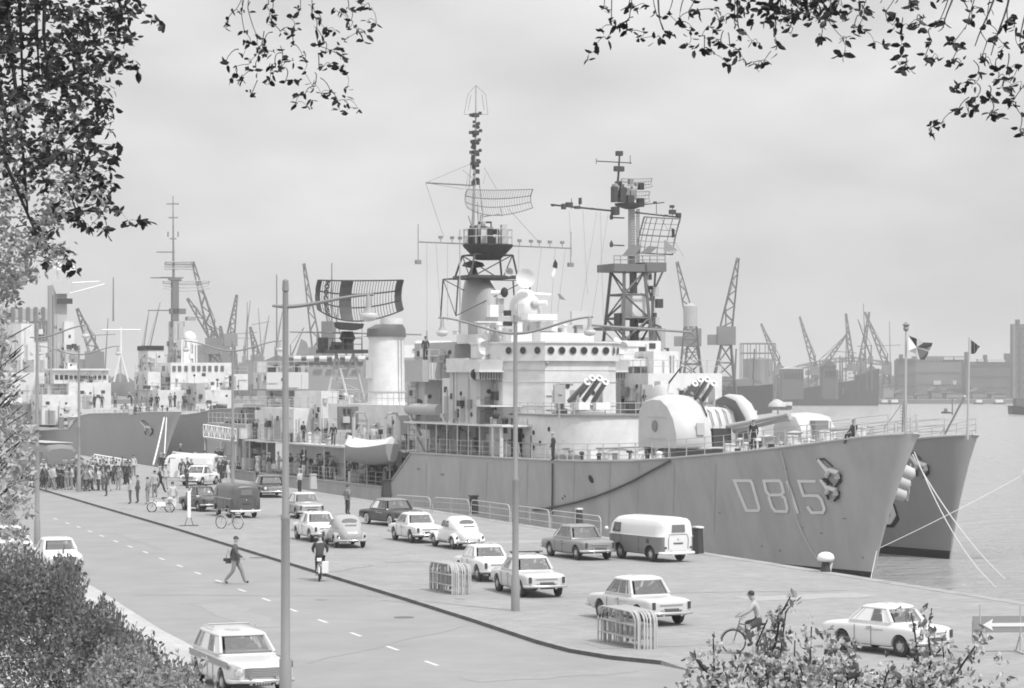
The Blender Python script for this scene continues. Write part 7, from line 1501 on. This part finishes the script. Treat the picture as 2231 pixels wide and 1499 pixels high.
for x in (480,520,570,620,680,740,800): tw.path([P(x-60,-140,Dm), P(x-10,-60,Dm), P(x,-15,Dm)], .012, .005, 4)
tree_base(t1, 8.5)
for v in (tw, lf): v.v = [tuple(Vector(q)-org) for q in v.v]
tw.build('branches', BARK, t1, 60); lf.build('foliage', LD, t1)
t2 = thing('park_tree', 'tree outside the frame whose dark leaves reach in at the top right corner', 'tree', (5.3,16,4.6)); org = Vector(t2.location)
Dr = 14.0; tw = MB(); lf = MB()
rts = [[(1370,12),(1375,22),(1385,14),(1405,15)],[(1370,45),(1345,60),(1320,85),(1300,95),(1290,115),(1282,126)],[(1332,48),(1342,58),(1310,68)],[(1365,65),(1376,70),(1400,70),(1395,85),(1425,83),(1437,82)],[(1315,17),(1325,17)],[(1430,30),(1448,70),(1465,75),(1462,72)],[(1455,32),(1478,52),(1510,62),(1505,80),(1497,100),(1512,105)],
 [(1480,40),(1520,25),(1525,30)],[(1500,25),(1560,20),(1568,45),(1575,42),(1590,30)],[(1560,70),(1545,58),(1530,75),(1540,85)],[(1535,105),(1548,112),(1532,110),(1578,130),(1582,135),(1590,140)],[(1590,100),(1610,110),(1600,120),(1617,125)],[(1600,50),(1612,75),(1625,70),(1640,90),(1650,95)],[(1660,140),(1645,135),(1650,145),(1675,135)],[(1570,95),(1560,90),(1575,98)],
 [(1700,15),(1690,55),(1695,98),(1690,95)],[(1730,30),(1720,60),(1722,75)],[(1760,20),(1780,40),(1790,80),(1785,85)],[(1810,25),(1805,45),(1838,85),(1845,82),(1840,115),(1838,118)],[(1880,20),(1885,22),(1870,60),(1880,65),(1905,95),(1922,97)],[(1860,62),(1866,60)],[(1930,25),(1935,50),(1945,55),(1960,52)],[(1985,15),(2000,10)],[(2000,60),(1998,45),(2010,40),(1980,55),(1965,75),(1965,95),(1962,125),(1955,135)],
 [(2045,50),(2040,48),(2058,50)],[(2030,90),(2015,125),(2022,130),(2032,125),(2045,130)],[(2080,90),(2072,92),(2090,95)],[(2075,135),(2080,137),(2095,135)],[(1970,150),(1965,150),(1975,152)],[(2110,40),(2118,45),(2120,20),(2135,18)],[(2150,50),(2175,75),(2185,95),(2180,110)],[(2150,90),(2140,120),(2145,130),(2160,140)],[(2195,45),(2215,40),(2210,60),(2190,50)],
 [(2230,80),(2228,95),(2225,110),(2215,70)],[(2130,160),(2125,182),(2105,185),(2110,175),(2090,185),(2080,200),(2095,195)],[(2170,155),(2175,170),(2190,175),(2185,190),(2205,185),(2225,180)],[(2130,210),(2120,235),(2110,245),(2105,225),(2130,240)],[(2155,215),(2165,212),(2150,218)],[(2210,215),(2200,220),(2205,225)],[(2160,250),(2155,250),(2170,252),(2185,255)],[(2090,240),(2050,270),(2035,275),(2025,285),(2030,268)],[(2225,250),(2222,283),(2230,292)],[(2195,145),(2200,150),(2215,140),(2210,165)]]
for pl in rts:
    x0 = pl[0][0]; D_ = Dr + (1.5 if x0 < 1700 else 0); big = .054 if x0 < 1700 else .056
    spray(tw, lf, P(x0+rl_.uniform(-15,25), min(pl[0][1]-25,-15) if pl[0][1] < 60 else pl[0][1]-28, D_), pl, D_, big, 3, 6)
for _ in range(120): x = rl_.gauss(1735,75); y = rl_.gauss(18,20); cluster(lf, P(x, min(y, 58), 16+rl_.uniform(-1,1)), .05, 2, .060)
for _ in range(36): x = rl_.uniform(1480,2230); cluster(lf, P(x, rl_.uniform(-10,14), 15+rl_.uniform(-1,1)), .05, 2, .058)
tw.path([org+Vector((0,0,4.2)), P(2500,-250,15), P(2200,-160,15), P(1800,-70,15.5), P(1450,-40,15.5)], .08, .015, 7)
for x, x2, y2 in ((2200,2165,120),(2170,2130,100),(2080,2060,60),(1600,1615,60),(1420,1450,65),(2240,2228,90),(1990,1985,20)): tw.path([P(x+(x2-x)*u**1.5+6*math.sin(u*5), -70+(y2+70)*u, 15-.8*u) for u in [i/7 for i in range(8)]], .009, .003, 5)
tree_base(t2, 8.0)
for v in (tw, lf): v.v = [tuple(Vector(q)-org) for q in v.v]
tw.build('branches', BARK, t2, 60); lf.build('foliage', LD, t2)
# dense tree down the left edge: shade above and sunlight lower down put into the leaf colours
t3 = thing('park_tree', 'large leafy tree filling the upper left corner', 'tree', (-5.8,21,3.6)); org = Vector(t3.location); tree_base(t3, 9, (.6,0), .3)
edge = [(0,300),(60,290),(140,268),(190,235),(260,225),(330,205),(400,225),(450,240),(495,120),(560,140),(620,45),(665,20)]
def ex(y): return lerp_t([(a,b) for a, b in edge], y)
lf = MB(); l2 = MB(); tw = MB()
for _ in range(1700):
    y = rl_.uniform(-60,660); x = rl_.uniform(-40, ex(y)+rl_.gauss(0,14)); D_ = rl_.uniform(17,23)
    dens = 1 if rl_.random() < .92 else 0
    if (math.sin(x*.061+y*.037)+math.sin(y*.083-x*.029)+math.sin(x*.17+y*.11)*.6) > 1.15 and x > 30: continue
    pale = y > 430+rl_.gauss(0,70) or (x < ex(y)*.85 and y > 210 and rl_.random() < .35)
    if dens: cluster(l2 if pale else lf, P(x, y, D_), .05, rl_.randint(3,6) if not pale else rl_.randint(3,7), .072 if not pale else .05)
for pl in ([(250,20),(285,22),(310,20),(330,40),(350,50)],[(230,110),(250,125),(270,130),(290,150),(300,155)],[(210,215),(235,225),(250,235)],[(205,275),(225,275),(235,285)],[(185,310),(215,315),(250,318)],[(190,345),(225,335),(250,340),(245,360),(235,355),(243,375)],[(200,390),(215,400),(225,425),(230,435)],[(190,420),(210,385),(245,410)],[(170,450),(180,460),(210,450),(240,450),(262,462),(280,482),(300,483),(315,483)],[(150,470),(185,485),(195,495),(225,472)],[(225,500),(230,498)],[(90,530),(110,545),(140,550),(150,560)],[(120,445),(115,450),(160,465)],[(105,570),(140,565),(155,578),(165,592)]):
    spray(tw, lf, P(pl[0][0]-25, pl[0][1]-15, 19), pl, 19, .078, 5, 8)
for pts, r_ in (([(8,-60),(20,80),(35,200),(50,330),(60,460)],.022),([(40,-60),(45,60),(50,210)],.018),([(100,-60),(95,70),(108,200)],.02),([(0,200),(20,280),(60,320),(130,350)],.018),([(10,350),(40,420),(75,500),(110,540)],.016),([(75,-60),(80,60),(85,160)],.016)):
    tw.path([P(x,y,18.5) for x,y in pts], r_, r_*.4, 6)
tw.path([org+Vector((.2,0,5)), P(-60,-60,19), P(60,-40,18.5), P(110,-50,18.5)], .09, .03, 7)
for v in (lf, l2, tw): v.v = [tuple(Vector(q)-org) for q in v.v]
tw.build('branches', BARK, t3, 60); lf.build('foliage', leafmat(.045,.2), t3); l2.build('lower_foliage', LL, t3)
# unseen upper crowns that shade the hanging leaves
for (cx_, cy_, cz_, rx, ry, rz, seed), par in (((-1.0,16,13.2,4.2,5,1.1,1),t1),((3.2,13.5,12.4,3.6,4.5,1.1,2),t2),((-4.5,19.5,13.6,3.2,4.5,1.4,3),t3)):
    u = MB(); rg = random.Random(seed); og = Vector(par.location)
    for _ in range(1500):
        q = Vector((cx_+rg.uniform(-rx,rx), cy_+rg.uniform(-ry,ry), cz_+rg.uniform(-rz,rz)))-og; leaf(u, q, .24)
    u.build('crown', LD, par)
# young pale tree between the lamp and the left edge
t4 = thing('young_tree', 'pale leaved young tree at the left edge below the dark crown', 'tree', tuple(P(-60,1330,44))); org = Vector(t4.location); lf = MB(); tw = MB()
tw.path([org, P(-30,1000,44), P(-10,700,44)], .12, .03, 7)
for k in range(26): y = rl_.uniform(690,1230); tw.path([P(-30,y+60,44), P(15,y+10,44), P(45+rl_.uniform(-20,25),y-20,44)], .02, .006, 4)
for _ in range(640):
    y = rl_.uniform(680,1250); xm = 8+26*max(0,math.sin((y-690)/560*3.14))+(38 if y > 920 else 0); x = rl_.uniform(-60, xm+rl_.gauss(0,5)); cluster(lf, P(x, y, rl_.uniform(42,46)), .10, rl_.randint(3,7), .125, .2)
for v in (lf, tw): v.v = [tuple(Vector(q)-org) for q in v.v]
tw.build('trunk', BARK, t4, 60); lf.build('foliage', leafmat(.40,.3), t4)
# bushes at the lower left
for lab, prof, D_, x0, x1, mt_, n_, seed in (('dense dark green bush in the lower left corner', [(-50,1235),(40,1232),(110,1240),(170,1265),(180,1330),(235,1345),(275,1380),(300,1410),(350,1450),(390,1480),(430,1510)], 30, -60, 430, leafmat(.20,.35), 7000, 1),
        ('lighter low shrub at the bottom edge beside the station wagon', [(180,1480),(240,1430),(290,1405),(330,1440),(380,1462),(430,1488),(460,1510)], 27, 180, 470, leafmat(.30,.3), 900, 2)):
    o = thing('bush', lab, 'bush', tuple(P((x0+x1)/2,1640,D_))); org = Vector(o.location); rg = random.Random(seed); lf = MB(); tw = MB()
    for _ in range(n_):
        x = rg.uniform(x0,x1); yt = lerp_t(prof, x)+13*math.sin(x*.071+1)+9*math.sin(x*.19)+5*math.sin(x*.53)+rg.gauss(0,5)+(10 if rg.random() < .5 else 0); y = yt + abs(rg.gauss(0,1))*90 if rg.random() < .6 else rg.uniform(yt,1530)
        if y > 1560: continue
        d = D_ + rg.uniform(-2.2,1.2) - (y-yt)*.008
        if rg.random() < .04 : 
            q = P(x,yt+8,d); tip = q+Vector((rg.uniform(-.05,.12),0,rg.uniform(.08,.22))); lf.tube(q-Vector((0,0,.15)), tip, .005, .003, 4)
            for k in range(7): leaf(lf, q.lerp(tip,k/6), .06, .9)
        else: cluster(lf, P(x,y,d), .075, 5, .055, .35)
    for k in range(40): x = rg.uniform(x0,x1); q = P(x, lerp_t(prof,x)+25, D_); MB().path([Vector((0,0,0)), org.lerp(q,.5)-org+Vector((rg.uniform(-.3,.3),0,0)), q-org], .02, .004, 5).build('stem', BARK, o, 60)
    lf.v = [tuple(Vector(q)-org) for q in lf.v]; lf.build('foliage', mt_, o)
# blossoming shrubs at the lower right: upright stems with leaf and flower tufts
bl = [('blossoming shrub with the tallest upright stem, left of the parked white saloon', 15.0, [[(1640,1520),(1690,1400),(1700,1340),(1722,1300)],[(1560,1520),(1556,1450),(1554,1390)],[(1580,1500),(1530,1455),(1510,1430)],[(1610,1520),(1625,1460),(1650,1400),(1672,1350)],[(1660,1520),(1680,1470),(1668,1380)],[(1700,1520),(1730,1460),(1732,1395)],[(1740,1520),(1765,1440),(1768,1365)],[(1600,1520),(1600,1480),(1612,1440)],[(1690,1520),(1645,1490),(1640,1450)],[(1775,1520),(1790,1470),(1800,1400)],[(1720,1520),(1700,1430),(1712,1335)],[(1570,1520),(1585,1480),(1575,1450)],[(1750,1520),(1755,1490),(1742,1450)],[(1650,1520),(1620,1500),(1590,1495)]]),
      ('blossoming shrub in front of the wheels of the parked white saloon', 16.0, [[(1850,1520),(1845,1460),(1860,1410)],[(1820,1520),(1825,1450),(1808,1380)],[(1920,1520),(1930,1475),(1945,1440)],[(1980,1520),(1990,1460),(1995,1410)],[(1990,1520),(2000,1440),(1992,1370),(1985,1335)],[(2010,1520),(2028,1440),(2022,1380),(2030,1325)],[(2040,1520),(2058,1450),(2052,1390)],[(2060,1520),(2095,1450),(2130,1400),(2138,1375)],[(2050,1520),(2075,1480),(2100,1475)],[(1960,1520),(1975,1500),(1970,1480)],[(2030,1520),(2040,1490),(2045,1465)],[(1880,1520),(1860,1495),(1870,1470)]])]
for lab, D_, stems in bl:
    o = thing('blossom_shrub', lab, 'shrub', tuple(P(sum(s_[0][0] for s_ in stems)/len(stems),1700,D_)), 0, 'blossoming shrubs'); org = Vector(o.location); lf = MB(); tw = MB(); fl = MB()
    for st in stems:
        d = D_ + rl_.uniform(-.6,.6); pts = [org.copy()] + [P(x,y,d) for x,y in st]; MB().path([p-org for p in pts], .011, .004, 5).build('stem', BARK, o, 60)
        for i in range(1, len(pts)-1):
            a, c = pts[i], pts[i+1]; k = max(2, int((c-a).length/.035))
            for j in range(k+1):
                q = a.lerp(c, j/k); q = q + Vector((rl_.gauss(0,.035), rl_.gauss(0,.035), 0))
                cluster(lf, q, .03, 3, .05, .3)
                if rl_.random() < .55:
                    for _ in range(rl_.randint(2,4)):
                        b0_ = q+Vector((rl_.gauss(0,.03),rl_.gauss(0,.03),rl_.gauss(.01,.02)))
                        for pq in range(5):
                            an = pq*1.256; dr_ = Vector((math.cos(an)*.017, rl_.uniform(-.006,.006), math.sin(an)*.017)); sd_ = Vector((-math.sin(an)*.008,0,math.cos(an)*.008)); fl.add([b0_, b0_+dr_*.7+sd_, b0_+dr_*1.1, b0_+dr_*.7-sd_], [(0,1,2,3)])
    for _ in range(130 if 'tallest' in lab else 90):
        s_ = rl_.choice(stems); x = s_[-1][0]+rl_.gauss(0,32); y = rl_.uniform(max(s_[-1][1]+60,1430),1530); q = P(x,y,D_+rl_.uniform(-.5,.5)); cluster(lf, q, .05, 4, .05, .3)
        for _ in range(3):
            b0_ = q+Vector((rl_.gauss(0,.03),-.02,rl_.gauss(.02,.03)))
            for pq in range(5):
                an = pq*1.256; dr_ = Vector((math.cos(an)*.017,0,math.sin(an)*.017)); sd_ = Vector((-math.sin(an)*.008,0,math.cos(an)*.008)); fl.add([b0_, b0_+dr_*.7+sd_, b0_+dr_*1.1, b0_+dr_*.7-sd_], [(0,1,2,3)])
    for v in (lf, fl): v.v = [tuple(Vector(q)-org) for q in v.v]
    lf.build('leaves', leafmat(.20,.3), o); fl.build('blossom', BLOSSOM, o)
# ---------------------------------------------------------------- air: haze box round the camera and the whole place
hz = MB().box(-2500,2500,-60,13000,ZW-1.8,75).build('haze', None); hz.data.materials.clear()
hm_ = bpy.data.materials.new('haze'); hm_.use_nodes = True; n = hm_.node_tree; n.nodes.clear(); o_m = n.nodes.new('ShaderNodeOutputMaterial'); pv = n.nodes.new('ShaderNodeVolumePrincipled')
pv.inputs['Color'].default_value = (.95,.95,.95,1); pv.inputs['Density'].default_value = .00034; pv.inputs['Anisotropy'].default_value = .0
n.links.new(pv.outputs[0], o_m.inputs['Volume']); hz.data.materials.append(hm_); hz['kind'] = 'stuff'; hz['label'] = 'pale haze over the harbour'

# put each grouping empty at the base of what it carries
bpy.context.view_layer.update()
for o in list(C.objects):
    if o.type == 'EMPTY' and o.parent is None and o.location.length < 1e-6 and o.children:
        pts = [c.matrix_world @ Vector(b_) for c in o.children if c.type == 'MESH' for b_ in c.bound_box]
        if not pts: continue
        base = Vector(((min(p.x for p in pts)+max(p.x for p in pts))/2, (min(p.y for p in pts)+max(p.y for p in pts))/2, min(p.z for p in pts)))
        o.location = base
        for c in o.children: c.location = c.location - base
